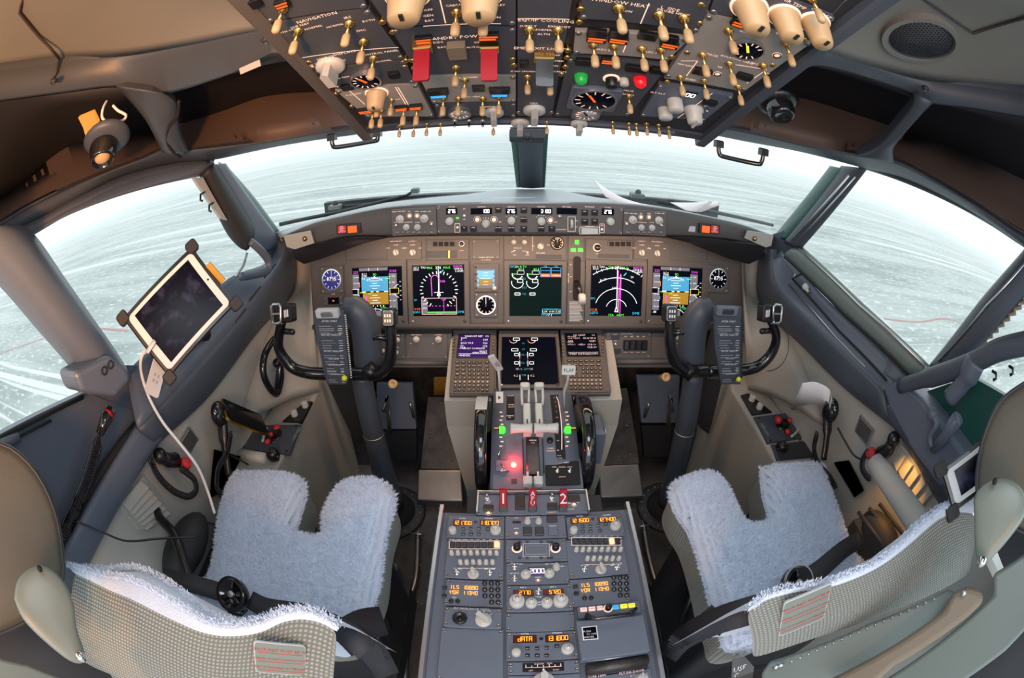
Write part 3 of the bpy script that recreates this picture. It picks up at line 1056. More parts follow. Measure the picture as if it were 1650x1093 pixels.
PR_ = {}
for n_, f_ in (('knob', _knob), ('sel', _sel), ('dual', _dual), ('big', _bigoct), ('cyl', _cyl), ('lampknob', _lampknob), ('togbase', _togbase), ('togtip', _togtip), ('smbase', _smbase),
               ('smtip', _smtip), ('btn', _btn), ('rbtn', _rbtn), ('key', _key), ('rkey', _rkey), ('dzus', _dzus), ('screw', _screw), ('hole', _hole)):
    PR_[n_] = mk('piece_' + n_, f_)


class Panel(T):
    """a module screwed on a panel plane; every coordinate is the picture position of the detail on that plane"""
    def __init__(s, name, label, cat, fr, box, m, th=.006, base=0.0, group=None, r=.002, dz=True, quad=None):
        s.fr0 = fr
        x0, y0, x1, y1 = fr.rect(*box, h=base + th)
        s.T = base + th
        s.F = Fr(fr.p(0, 0, s.T), fr.u, fr.v)
        super().__init__(name, label, cat, fr.p((x0 + x1) / 2, (y0 + y1) / 2, base), group)
        s.b = B(s.F)
        s.ext = (x0, y0, x1, y1)
        if quad:
            s.b.prism([s.F.px(*q) for q in quad], -th, 0, m)
        else:
            s.b.rbox(x0, y0, -th, x1, y1, 0, m, r, .0008, 2)
        if dz:
            for a in (x0 + .006, x1 - .006):
                for c in (y0 + .007, y1 - .007):
                    s.b.lathe(a, c, [(.0042, 0), (.0042, .0009), (.0032, .0015), (.0026, .0004)], 'steel', 10)
                    s.b.box(a - .0034, c - .0006, .0003, a + .0034, c + .0006, .0011, 'dprint')

    def xy(s, x, y):
        return s.F.px(x, y)

    def k(s, kind, x, y, rot=0, name='knob', tilt=0, scale=1.0, h=0, label=None):
        a, c = s.xy(x, y)
        f = s.F.at(a, c, h, math.radians(rot))
        if tilt:
            n = f.n * math.cos(math.radians(tilt)) + f.v * math.sin(math.radians(tilt))
            f = Fr(f.o, f.u, (f.v * math.cos(math.radians(tilt)) - f.n * math.sin(math.radians(tilt))))
        return s.inst(name, PR_[kind], f, scale=scale, label=label)

    def tog(s, x, y, tilt=0, scale=1.0, small=False, rot=0):
        o = s.k('smbase' if small else 'togbase', x, y, rot, 'toggle_switch', tilt, scale)
        s.child('lever_tip', PR_['smtip' if small else 'togtip'], o)
        return o

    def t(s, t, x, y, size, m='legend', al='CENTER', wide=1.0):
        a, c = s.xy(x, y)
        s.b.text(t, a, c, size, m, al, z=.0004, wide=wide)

    def line(s, x0, y0, x1, y1, w=.0009, m='legend'):
        a, c = s.xy(x0, y0), s.xy(x1, y1)
        d = Vector((c[0] - a[0], c[1] - a[1])); n = Vector((-d.y, d.x)).normalized() * w / 2
        s.b.flat([(a[0] - n.x, a[1] - n.y), (c[0] - n.x, c[1] - n.y), (c[0] + n.x, c[1] + n.y), (a[0] + n.x, a[1] + n.y)], .0004, m)

    def frame(s, x0, y0, x1, y1, w=.0009, m='legend'):
        for q in ((x0, y0, x1, y0), (x1, y0, x1, y1), (x1, y1, x0, y1), (x0, y1, x0, y0)):
            s.line(*q, w=w, m=m)

    def rb(s, x0, y0, x1, y1, z0, z1, m, r=.001, bev=.0005):
        e = s.F.rect(x0, y0, x1, y1)
        s.b.rbox(e[0], e[1], z0, e[2], e[3], z1, m, r, bev, 2)

    def disp(s, x0, y0, x1, y1, txt, size, m='amber', back='redsq', name='display', al='CENTER', rim=True, lines=None, label=None):
        e = s.F.rect(x0, y0, x1, y1)
        b = B(s.F)
        if rim:
            b.rbox(e[0] - .0018, e[1] - .0018, -.001, e[2] + .0018, e[3] + .0018, .0006, 'black', .001, .0003, 2)
        b.rbox(e[0], e[1], 0, e[2], e[3], .0010, back, .0004, .0001, 1)
        if lines is None:
            lines = [(txt, .5, .5)]
        for t_, u_, v_ in lines:
            b.text(t_, e[0] + (e[2] - e[0]) * u_, e[1] + (e[3] - e[1]) * v_, size, m, al, z=.0013)
        return s.part(name, b, label=label)

    def done(s, name='face_plate'):
        s.part(name, s.b)


# ================================================================== MAIN INSTRUMENT PANEL
MPO, MPV = (0, 1.333, .93), (0, .308, .951)
MP = Fr(MPO, (1, 0, 0), MPV)


def plate(name, fr, quad, z0, z1, m, label=None, cat=None, st=False):
    bb = B(fr); bb.prism([fr.px(*q, h=z1) for q in quad], z0, z1, m)
    if st:
        return struct(name, bb)
    return solo(name, bb, label, cat)


t = T('main_instrument_console', 'wide brown-grey main instrument panel that carries all the flight screens', 'instrument panel', MP.p(0, -.12, -.03))
b = B(MP)
pts = [(505, 530), (1204, 530), (1198, 396), (1150, 378), (560, 378), (503, 400)]
b.prism([MP.px(*q) for q in pts], -.02, 0, 'panel')
t.part('fascia', b)
b = B(MP)
for x in (757, 811, 914, 942):                      # seams between the bays
    a, c = MP.px(x, 382), MP.px(x, 522)
    b.box(a[0] - .001, c[1], 0, a[0] + .001, a[1], .001, 'dark')
for x0, x1, y in ((557, 757, 420), (811, 914, 420), (942, 1140, 420)):
    a, c = MP.px(x0, y), MP.px(x1, y)
    b.box(a[0], a[1] - .001, 0, c[0], a[1] + .001, .001, 'dark')
for x in (557, 1140, 686, 1020):
    a, c = MP.px(x, 396 if x in (557, 1140) else 382), MP.px(x, 420)
    b.box(a[0] - .001, c[1], 0, a[0] + .001, a[1], .001, 'dark')
t.part('panel_seam', b)
b = B(MP)
a, c = MP.px(506, 527), MP.px(1204, 527)
b.tube([(a[0], a[1], .004), (c[0], a[1], .004)], .011, 'panel', seg=10)
t.part('lower_rail', b)


def scr_frame(fr, box, h):
    return fr.rect(*box, h=h)


class DU(T):
    def __init__(s, label, fr, outer, inner, m='scr'):
        h = .010
        x0, y0, x1, y1 = fr.rect(*outer, h=h)
        i0, j0, i1, j1 = fr.rect(*inner, h=h)
        super().__init__('display_unit', label, 'display', fr.p((x0 + x1) / 2, (y0 + y1) / 2, 0), 'flight display screens')
        f = Fr(fr.p(0, 0, h), fr.u, fr.v)
        b = B(f)
        k = .004
        # bezel: four sides round a sunk screen
        O = [(x0, y0), (x1, y0), (x1, y1), (x0, y1)]
        I = [(i0, j0), (i1, j0), (i1, j1), (i0, j1)]
        vs = [f.p(*p, -h) for p in O] + [f.p(*p, 0) for p in O] + [f.p(*p, 0) for p in I] + [f.p(p[0], p[1], -.004) for p in [(i0 + .003, j0 + .003), (i1 - .003, j0 + .003), (i1 - .003, j1 - .003), (i0 + .003, j1 - .003)]]
        fs = []
        for r in range(3):
            for i in range(4):
                j = (i + 1) % 4
                fs.append((r * 4 + i, r * 4 + j, r * 4 + 4 + j, r * 4 + 4 + i))
        b.add(vs, fs, 'panel')
        b.lathe(x0 + .013, y0 + .011, [(.004, 0), (.004, .0012), (.003, .0018)], 'alu', 10)
        b.lathe(x1 - .016, y0 + .011, [(.006, 0), (.006, .001), (.005, .0015)], 'dark', 12)
        for q in range(3):
            for w in range(2):
                b.lathe((x0 + x1) / 2 - .004 + .005 * w, y0 + .006 + .005 * q, [(.0012, 0), (.0012, .0003)], 'dark', 6)
        s.part('bezel', b)
        s.S = Fr(f.p(i0, j0, -.004), f.u, f.v)
        s.w, s.h = i1 - i0, j1 - j0
        s.g = B(s.S)
        s.g.rbox(.001, .001, -.001, s.w - .001, s.h - .001, 0, m, .006, .0002, 4)

    # drawing in 0..100 screen coordinates, y upward
    def P(s, x, y):
        return x * s.w / 100, y * s.h / 100

    def R(s, x0, y0, x1, y1, m, z=.0004):
        a, c = s.P(x0, y0), s.P(x1, y1)
        s.g.flat([a, (c[0], a[1]), c, (a[0], c[1])], z, m)

    def L(s, x0, y0, x1, y1, m, w=1.0, z=.0008):
        a, c = Vector(s.P(x0, y0)), Vector(s.P(x1, y1))
        n = (c - a); n = Vector((-n.y, n.x)).normalized() * w * s.w / 200
        s.g.flat([a - n, c - n, c + n, a + n], z, m)

    def A(s, x, y, r, a0, a1, m, w=1.0, z=.0008, seg=20):
        pr = None
        for k in range(seg + 1):
            t_ = math.radians(a0 + (a1 - a0) * k / seg)
            q = (x + r * math.cos(t_), y + r * math.sin(t_))
            if pr:
                s.L(pr[0], pr[1], q[0], q[1], m, w, z)
            pr = q

    def Fm(s, x0, y0, x1, y1, m, w=.8):
        s.L(x0, y0, x1, y0, m, w); s.L(x1, y0, x1, y1, m, w); s.L(x1, y1, x0, y1, m, w); s.L(x0, y1, x0, y0, m, w)

    def X(s, t_, x, y, size, m, al='CENTER'):
        a = s.P(x, y)
        s.g.text(t_, a[0], a[1], size * s.w / 100, m, al, z=.0010)

    def end(s, label=None):
        s.part('screen', s.g, label=label)


def pfd(label, outer, inner):
    d = DU(label, MP, outer, inner)
    d.R(20, 50, 72, 80, 'e_sky'); d.R(22, 25, 72, 50, 'e_gnd'); d.L(20, 50.5, 72, 50.5, 'e_white', 1.2)
    for y, w in ((57, 5), (62, 10), (67, 5), (72, 10), (43, 5), (38, 10), (33, 5), (28, 10)):
        d.L(46 - w, y, 46 + w, y, 'e_white', .9)
    d.A(46, 50, 27, 55, 125, 'e_white', .8)
    for a in (60, 70, 80, 90, 100, 110, 120):
        t_ = math.radians(a); d.L(46 + 27 * math.cos(t_), 50 + 27 * math.sin(t_), 46 + 30 * math.cos(t_), 50 + 30 * math.sin(t_), 'e_white', .8)
    d.R(43.5, 48.5, 48.5, 51.5, 'scr', .0012); d.L(28, 50, 38, 50, 'scr', 2.4, .0012); d.L(54, 50, 64, 50, 'scr', 2.4, .0012)
    d.L(43, 77, 46, 81, 'e_white', 1.2); d.L(49, 77, 46, 81, 'e_white', 1.2)
    d.X('FD', 47, 84, 4.5, 'e_green')
    d.R(2, 13, 15, 86, 'e_grey'); d.R(74, 13, 89, 86, 'e_grey'); d.R(16, 92, 72, 98, 'e_grey'); d.L(35, 92, 35, 98, 'e_white', .8); d.L(53, 92, 53, 98, 'e_white', .8)
    d.X('223', 9, 90, 5, 'e_mag'); d.X('3100', 82, 90, 5, 'e_mag'); d.X('ILS 9', 21, 86, 3.8, 'e_white', 'LEFT'); d.X('DME', 21, 82, 3.8, 'e_white', 'LEFT'); d.X('5.2', 21, 77, 3.8, 'e_white', 'LEFT')
    for i in range(6):
        d.L(11, 20 + i * 12, 15, 20 + i * 12, 'e_white', .8); d.X(str(i * 20 + 30), 7, 20 + i * 12, 3, 'e_white')
        d.L(74, 20 + i * 12, 77, 20 + i * 12, 'e_white', .8); d.X(str(i * 100), 83, 20 + i * 12, 3, 'e_white')
    d.R(1, 46, 12, 56, 'scr', .0012); d.Fm(1, 46, 12, 56, 'e_white', 1.2); d.X('45', 7, 51, 5.5, 'e_white')
    d.R(76, 46, 92, 56, 'scr', .0012); d.Fm(76, 46, 92, 56, 'e_yel', 1.4); d.X('380', 84, 51, 5, 'e_white')
    d.L(67, 76, 76, 76, 'e_green', 1.6); d.L(16, 49, 30, 49, 'e_yel', 1.0); d.L(33, 46.5, 40, 46.5, 'e_green', 1.5)
    d.L(28, 23, 28, 42, 'e_mag', 2.4); d.L(16, 60, 16, 70, 'e_orange', 1.6); d.L(16, 34, 16, 40, 'e_cyan', 1.2)
    d.A(97, 51, 14, 110, 250, 'e_white', .8)
    for i in range(5):
        d.L(94, 33 + i * 9, 97, 33 + i * 9, 'e_white', .8)
    for x in (30, 36, 42, 50, 56, 62):
        d.R(x - 1, 21, x + 1, 23, 'e_white')
    d.A(46, -8, 24, 42, 138, 'e_white', 1.0); d.R(35, 2, 57, 12, 'e_grey')
    d.L(46, 12, 46, 20, 'e_mag', 1.5); d.X('210', 40, 4, 4, 'e_mag'); d.X('STD', 62, 17, 5, 'e_green'); d.X('29.92', 83, 9, 4.5, 'e_green'); d.X('.48', 7, 9, 4.5, 'e_white')
    d.end()


pfd('left captain-side primary flight display screen beside the small purple clock', (558, 421, 656, 523), (567, 430, 649, 511))
pfd('right copilot-side primary flight display screen beside the dark round clock', (1042, 421, 1140, 523), (1050, 430, 1132, 511))

d = DU('left compass map screen with a purple route loop and a boxed profile strip', MP, (658, 421, 756, 523), (664, 427, 749, 511))
for a in range(-60, 241, 12):
    t_ = math.radians(a)
    r0, r1 = (32, 36) if a % 24 else (30, 36)
    d.L(51 + r0 * math.cos(t_), 52 + r0 * math.sin(t_), 51 + r1 * math.cos(t_), 52 + r1 * math.sin(t_), 'e_white', 1.6)
d.L(51, 36, 51, 92, 'e_white', 1.3); d.L(52.5, 52, 52.5, 86, 'e_mag', 1.3)
d.A(44, 73, 7, 0, 180, 'e_mag', 1.4); d.L(37, 73, 38, 40, 'e_mag', 1.4)
d.L(48, 41, 51, 52, 'e_white', 1.4); d.L(54, 41, 51, 52, 'e_white', 1.4); d.L(48, 41, 54, 41, 'e_white', 1.4)
d.L(42, 47, 60, 47, 'e_white', 1.0); d.X('TRK   276   MAG', 51, 94, 4.6, 'e_green'); d.X('276', 51, 94, 5.6, 'e_white')
d.X('GS 0  TAS---', 3, 95, 4.2, 'e_white', 'LEFT'); d.X('300/5', 3, 91, 3.6, 'e_white', 'LEFT')
d.X('RW27L', 88, 96, 4.2, 'e_mag'); d.X('1408.4z', 88, 91.5, 4, 'e_white'); d.X('5.0NM', 90, 87, 4, 'e_white'); d.X('KDER', 57, 68, 4, 'e_mag'); d.L(55, 84, 60, 90, 'e_cyan', 1.8)
d.Fm(18, 5, 84, 36, 'e_pink', 1.0); d.R(18.5, 5.5, 29, 33, 'e_grey'); d.R(24, 5, 84, 10, 'e_grey')
for k in range(8):
    d.L(30 + k * 7, 21, 33 + k * 7, 21, 'e_mag', 1.0)
    d.L(60, 8 + k * 3.2, 60, 10 + k * 3.2, 'e_mag', 1.0)
d.L(28, 9, 84, 9, 'e_green', 1.2); d.X('--- ---', 51, 6.4, 3.4, 'e_white'); d.X('VOR', 9, 15, 4.6, 'e_orange'); d.X('KSFO', 8, 9, 4.4, 'e_cyan'); d.X('DME', 92, 9, 4.4, 'e_cyan'); d.X('CAF', 60, 33, 3.6, 'e_mag'); d.X('30', 24, 33, 3.6, 'e_mag'); d.X('3500', 24, 25, 3, 'e_white'); d.X('2500', 24, 17, 3, 'e_white'); d.X('20', 6, 33, 4, 'e_cyan')
d.end()

d = DU('right map screen with white range arcs and a straight purple course line', MP, (943, 421, 1041, 523), (951, 428, 1036, 511))
for r in (20, 41, 62, 81):
    d.A(50, 14, r, 90 - (32 if r > 60 else 72), 90 + (34 if r > 60 else 72), 'e_white', 1.2, seg=26)
for k in range(-4, 6):
    t_ = math.radians(90 - k * 7); d.L(50 + 79 * math.cos(t_), 14 + 79 * math.sin(t_), 50 + 84 * math.cos(t_), 14 + 84 * math.sin(t_), 'e_white', 1.2)
d.L(50, 20, 50, 92, 'e_white', 1.3); d.L(52, 14, 52, 90, 'e_mag', 1.2); d.L(57, 6, 57, 82, 'e_mag', 1.4); d.L(53.5, 8, 56, 84, 'e_pink', .8)
d.L(47, 10, 50, 20, 'e_white', 1.4); d.L(53, 10, 50, 20, 'e_white', 1.4); d.L(47, 10, 53, 10, 'e_white', 1.4)
d.X('TRK       MAG', 51, 95, 4.6, 'e_green'); d.X('276', 51, 95, 6, 'e_white'); d.X('GS 0 TAS---', 3, 96, 4.2, 'e_white', 'LEFT'); d.X('300/5', 4, 92, 3.6, 'e_white', 'LEFT')
d.X('RW27L', 89, 96, 4.2, 'e_mag'); d.X('1408.4z', 89, 92, 4, 'e_white'); d.X('5.0NM', 90, 88, 4, 'e_white'); d.X('TFC', 5, 35, 4, 'e_cyan'); d.X('4.80', 45, 56, 4, 'e_white'); d.L(62, 80, 67, 86, 'e_cyan', 1.8)
d.X('VOR', 7, 13, 5.5, 'e_orange'); d.X('KSFO', 8, 7, 5, 'e_cyan'); d.X('27', 27, 72, 4, 'e_white'); d.X('DME', 88, 7, 5, 'e_cyan'); d.X('STA   ARPT', 50, 3, 4.6, 'e_green'); d.X('30', 20, 70, 4, 'e_white'); d.X('24', 78, 78, 4, 'e_white')
d.end()

d = DU('upper centre engine display screen with two amber boxes in its corner', MP, (813, 421, 912, 523), (820, 427, 906, 511), 'scrg')
for x in (16, 44):
    d.A(x, 82, 10, 170, 330, 'e_white', 1.3); d.R(x, 82, x + 12, 88, 'scr', .0012); d.Fm(x, 82, x + 12, 88, 'e_white', 1.4); d.X('89.4', x + 7, 91, 4.6, 'e_green'); d.L(x - 9, 82, x, 82, 'e_green', 1)
    d.A(x, 66, 11, 165, 355, 'e_white', 1.3); d.Fm(x, 66, x + 10, 72, 'e_white', 1.2); d.Fm(x - 5, 42, x + 5, 46, 'e_white', 1.3)
    for a in range(200, 340, 22):
        t_ = math.radians(a); d.L(x + 8 * math.cos(t_), 82 + 8 * math.sin(t_), x + 11 * math.cos(t_), 82 + 11 * math.sin(t_), 'e_white', 1)
d.X('N1', 29, 73, 4, 'e_teal'); d.X('EGT', 29, 56, 4, 'e_teal'); d.X('N2', 29, 44, 4, 'e_teal'); d.X('TAT', 6, 96, 4, 'e_cyan'); d.X('20c', 15, 96, 4, 'e_white'); d.X('R-TO', 27, 96, 4, 'e_green')
for x in (59, 79):
    d.Fm(x, 77, x + 18, 95, 'e_blue', .7); d.L(x, 89, x + 18, 89, 'e_blue', .7); d.R(x + .5, 77, x + 18, 83, 'e_orange'); d.X('OIL', x + 9, 97, 3.4, 'e_cyan'); d.L(x + 2, 80, x + 16, 80, 'e_yel', 1.6, .0012)
d.Fm(63, 6, 97, 15, 'e_cyan', .9); d.X('3.54  0.00 3.55', 80, 10, 4.4, 'e_white'); d.X('TOTAL', 68, 3.5, 3.4, 'e_cyan'); d.X('7.1', 78, 3.5, 4.8, 'e_white'); d.X('FUEL QTY KGS', 80, 14.2, 2.6, 'e_cyan')
d.end()


# clocks at either end, with selector below
def gauge(label, fr, x, y, rpx, group, face='e_navy', name='clock', cat='clock', square=True, txt='8705', base=0.0):
    a, c = fr.px(x, y, base + .008); a2, _ = fr.px(x + rpx, y, base + .008); r = a2 - a
    t_ = T(name, label, cat, fr.p(a, c, base), group)
    f = Fr(fr.p(a, c, base), fr.u, fr.v)
    b = B(f)
    if square:
        b.rbox(-r * 1.22, -r * 1.3, 0, r * 1.22, r * 1.3, .006, 'panel', .004, .001, 3)
        for p, q in ((-1, -1), (1, -1), (1, 1), (-1, 1)):
            b.lathe(p * r * 1.02, q * r * 1.1, [(.0035, .006), (.0030, .0076)], 'alu', 8)
    b.ring(0, 0, r * .92, r * 1.04, .004, .009, 'chrome', 28)
    t_.part('case', b)
    b = B(f)
    b.lathe(0, 0, [(r * .93, .005), (r * .93, .0065)], face, 28)
    for k in range(12):
        q = k * math.pi / 6
        b.box(-.0007, r * .68, .0068, .0007, r * .88, .0071, 'e_white' if txt else 'e_warm', fr=Fr(f.p(0, 0, 0), f.u * math.cos(q) + f.v * math.sin(q), f.v * math.cos(q) - f.u * math.sin(q)))
    if txt:
        b.text(txt, 0, r * .06, r * .40, 'e_white', z=.0072)
    t_.part('dial', b)
    b = B(f)
    b.box(-.0010, -r * .15, .0072, .0010, r * .72, .0078, 'print'); b.lathe(0, 0, [(r * .12, .0072), (r * .1, .0085)], 'dark', 10)
    t_.part('hand', b)
    return t_


t = gauge('small round purple-faced clock left of the captain display screen', MP, 534, 451, 15, 'clocks at the panel ends')
t = gauge('small round black-faced clock right of the copilot display screen', MP, 1158, 450, 14, 'clocks at the panel ends', 'scr')

# small panels on the main panel
p = Panel('reference_selector', 'small dark amber-lit counter below the purple clock', 'selector', MP, (522, 477, 552, 492), 'panel', .005)
p.disp(529, 480, 546, 490, '00', .006, 'amber', 'scr'); p.t('N1 SET', 537, 474, .0035); p.done()

for s_, lab, box, k1, k2, o in ((-1, 'left panel of two white display source knobs under the glareshield', (624, 390, 679, 419), (638, 407), (665, 407), 0),
                                (1, 'right panel of two white display source knobs under the glareshield', (1022, 390, 1080, 419), (1034, 407), (1059, 408), 0)):
    p = Panel('display_source_selector', lab, 'selector panel', MP, box, 'panel', .004, group='display source panels', dz=False)
    for (x, y) in (k1, k2):
        p.k('sel', x, y, 20, 'selector_knob'); p.t('NORM', x, y - 12, .0042); p.t('OUTBD', x - 13, y - 7, .0034); p.t('INBD', x + 12, y - 7, .0034)
    a, c = (k1, k2) if s_ < 0 else (k2, k1)
    p.t('MAIN PANEL DUs', a[0], a[1] - 18, .0042); p.t('LOWER DU', c[0], c[1] - 18, .0042)
    p.done()

for lab, bx, reflect in (('left row of four dark annunciator lights above the map screen', (688, 386, 755, 419), False), ('right row of four dark annunciator lights above the map screen', (944, 386, 1019, 419), True)):
    p = Panel('annunciator_panel', lab, 'warning panel', MP, bx, 'panel', .004, group='annunciator panels', dz=False)
    x0 = 700 if not reflect else 984
    p.rb(x0 - 5, 388, x0 + 33, 399, 0, .003, 'panel', .008)
    for k in range(4):
        e = p.F.rect(x0 - 2 + k * 9, 390, x0 + 5 + k * 9, 397)
        bb = B(p.F); bb.rbox(e[0], e[1], .003, e[2], e[3], .0046, 'blackm', .001, .0005, 2)
        p.part('annunciator_light', bb)
    if reflect:
        p.k('lampknob', 962, 399, name='brake_knob', scale=1.5); p.t('PULL', 962, 409, .003); p.rb(964, 410, 1014, 416, 0, .0015, 'dark')
    else:
        p.k('lampknob', 744, 393, name='steering_knob'); p.t('NORM', 744, 404, .003)
        p.rb(688, 405, 723, 415, 0, .0015, 'dark'); p.rb(726, 404, 736, 416, 0, .0015, 'dark'); p.rb(722.5, 404, 725, 416, 0, .003, 'gold', 0, .0002)
    p.done()

p = Panel('blanking_plate', 'plain blank cover panel with lettering between map screen and autobrake knobs', 'panel', MP, (761, 386, 805, 418), 'panel', .004)
p.t('STANDBY ATTITUDE', 783, 415, .0040); p.t('IAS  ALTITUDE', 783, 419, .0036); p.done()
p = Panel('centre_selector_panel', 'panel of autobrake and engine reference knobs above the engine display', 'selector panel', MP, (812, 380, 912, 419), 'panel', .004, dz=False)
for x, y, kd in ((828, 390, 'knob'), (845, 390, 'knob'), (871, 397, 'sel')):
    p.k(kd, x, y, 30, 'selector_knob')
for x, y, s_ in ((828, 381, 'SET'), (845, 381, 'AUTO'), (834, 400, 'FUEL FLOW'), (826, 406, 'RATE'), (845, 405, 'BOTH'), (871, 408, 'AUTO BRAKE'), (829, 411, 'USED'), (850, 411, 'RESET'), (859, 397, 'OFF'), (884, 395, 'MAX')):
    p.t(s_, x, y, .0036)
p.line(858, 381, 858, 404)
p.tog(829, 404, small=True, scale=.8); p.k('hole', 850, 407, name='reset_button', scale=.6)
p.rb(864, 411, 905, 417, 0, .002, 'dark')
p.done()


def ringdial(label, x, y, rpx, m='e_warm', name='flap_gauge', cat='gauge', n=9):
    a, c = MP.px(x, y, .008); r = MP.px(x + rpx, y, .008)[0] - a
    t_ = T(name, label, cat, MP.p(a, c, .004)); f = Fr(MP.p(a, c, .004), MP.u, MP.v)
    b = B(f); b.lathe(0, 0, [(r * 1.12, 0), (r * 1.12, .005), (r, .006), (r, .004)], 'black', 28); t_.part('case', b)
    b = B(f); b.lathe(0, 0, [(r * .98, .003), (r * .98, .0045)], 'blackm', 24)
    for k in range(n):
        q = math.radians(120 - k * 300 / n)
        b.box(-.0010, r * .55, .0046, .0010, r * .92, .0050, m, fr=Fr(f.o, f.u * math.cos(q) + f.v * math.sin(q), f.v * math.cos(q) - f.u * math.sin(q)))
    b.ring(0, 0, r * .86, r * .92, .0046, .005, m, 24, -200, 110)
    t_.part('dial', b)
    b = B(f); b.box(-.0008, -.1 * r, .0052, .0008, r * .8, .0058, 'print'); b.lathe(0, 0, [(r * .2, .005), (r * .16, .007)], 'dark', 10); t_.part('hand', b)


ringdial('round flap position gauge with warm-lit ring, right of autobrake knob', 898, 392, 10)

# landing gear lights and lever
p = Panel('gear_indicator', 'three bright green landing gear lights above the gear lever', 'indicator', MP, (916, 380, 940, 419), 'panel', .004, dz=False)
for x0, y0, x1, y1 in ((926, 387, 933, 394), (919.5, 400, 928, 406), (931, 400, 939.5, 406)):
    e = p.F.rect(x0, y0, x1, y1); bb = B(p.F); bb.rbox(e[0], e[1], 0, e[2], e[3], .003, 'e_green', .0008, .0004, 2); p.part('green_light', bb)
p.done()
t = T('landing_gear_lever', 'grey landing gear lever with round wheel knob in its slot', 'lever', MP.p(*MP.px(928, 460)))
b = B(MP); e = MP.rect(914, 421, 942, 521); b.rbox(e[0], e[1], 0, e[2], e[3], .004, 'panel', .003, .001)
e = MP.rect(923, 413, 935, 484); b.rbox(e[0], e[1], .002, e[2], e[3], .0048, 'blackm', .010, .0004, 5)
for k in range(14):
    e = MP.rect(917, 486 + k * 2.3, 939 - (k * 5 % 6), 487.3 + k * 2.3); b.box(e[0], e[1], .004, e[2], e[3], .0044, 'grprint')
for q, (x, y) in zip(('UP', 'OFF', 'DN'), ((919, 427), (919, 446), (919, 470))):
    a, c = MP.px(x, y); b.text(q, a, c, .0034, 'legend', z=.0046)
a, c = MP.px(917, 448)
b.text('LANDING GEAR', a - .003, c, .0034, 'legend', rot=math.pi / 2, z=.0046)
t.part('slot_plate', b)
b = B(MP)
a0, a1 = MP.px(929, 455), MP.px(933, 478)
b.tube([(a0[0], a0[1], .004), (a0[0] + .002, a0[1] - .01, .03), (a1[0], a1[1], .05)], [.010, .009, .007], 'black', seg=10)
t.part('lever_arm', b)
b = B(MP)
f = Fr(MP.p(a1[0] + .001, a1[1] - .002, .055), MP.v, MP.n)
b.lathe(0, 0, [(.006, -.012), (.016, -.011), (.019, -.006), (.019, .006), (.016, .011), (.006, .012)], 'lever', 20, fr=Fr(f.o, MP.v, MP.n))
t.part('wheel_knob', b)

# standby instruments between left map and centre display
t = T('standby_attitude_display', 'small square standby horizon with bright blue sky and brown ground', 'instrument', MP.p(*MP.px(783, 449)))
b = B(MP); e = MP.rect(764, 425, 804, 470); b.rbox(e[0], e[1], 0, e[2], e[3], .007, 'panel', .004, .001)
for k in range(4):
    a, c = MP.px(767, 431 + k * 11); b.lathe(a, c, [(.003, .007), (.0026, .009)], 'black', 8)
t.part('case', b)
b = B(MP); e = MP.rect(768, 433, 798, 464); b.rbox(e[0], e[1], .006, e[2], e[3], .0078, 'e_grey', .006, .0004)
q = MP.rect(771, 436, 795, 449); b.box(q[0], q[1], .0078, q[2], q[3], .0082, 'e_lblue')
q = MP.rect(773, 449, 793, 460); b.box(q[0], q[1], .0078, q[2], q[3], .0082, 'e_gnd')
q = MP.rect(769, 434, 797, 463)
for k in range(4):
    for g in (q[0] + .0005, q[2] - .0065):
        b.box(g, q[1] + .004 + k * .015, .0083, g + .006, q[1] + .013 + k * .015, .0086, 'e_lblue')
a, c = MP.px(783, 449)
b.box(a - .018, c - .0008, .0084, a + .018, c + .0008, .0087, 'e_white')
for k in (-2, -1, 1, 2):
    b.box(a - .008, c + k * .010 - .0006, .0084, a + .008, c + k * .010 + .0006, .0087, 'e_white')
t.part('screen', b)
t.inst('knob', PR_['cyl'], MP.at(*MP.px(797, 464), .007), scale=.8)
t = gauge('round standby gauge with warm-lit white numerals and tan ring', MP, 783, 492, 15, None, 'scr', 'standby_altimeter', 'gauge', True, '')
b = B(MP); a, c = MP.px(783, 492)
for k in range(12):
    q = k * math.pi / 6; b.text(str(k * 3), a + .026 * math.sin(q), c + .026 * math.cos(q), .0055, 'e_warm', z=.009)
t.part('numerals', b)

# ================================================================== seven-segment figures
SEG = {'0': 'abcdef', '1': 'bc', '2': 'abged', '3': 'abgcd', '4': 'fgbc', '5': 'afgcd', '6': 'afgedc', '7': 'abc', '8': 'abcdefg', '9': 'abcdfg', 'A': 'abcefg', 'D': 'bcdeg', 'T': 'ahi',
       'I': 'hi', 'L': 'def', 'S': 'afgcd', 'V': 'fbj', 'O': 'abcdef', 'R': 'abefgk', ' ': '', '-': 'g', 'F': 'aefg', 'M': 'bcefl', 'C': 'adef', 'H': 'bcefg', 'E': 'adefg', 'P': 'abefg'}


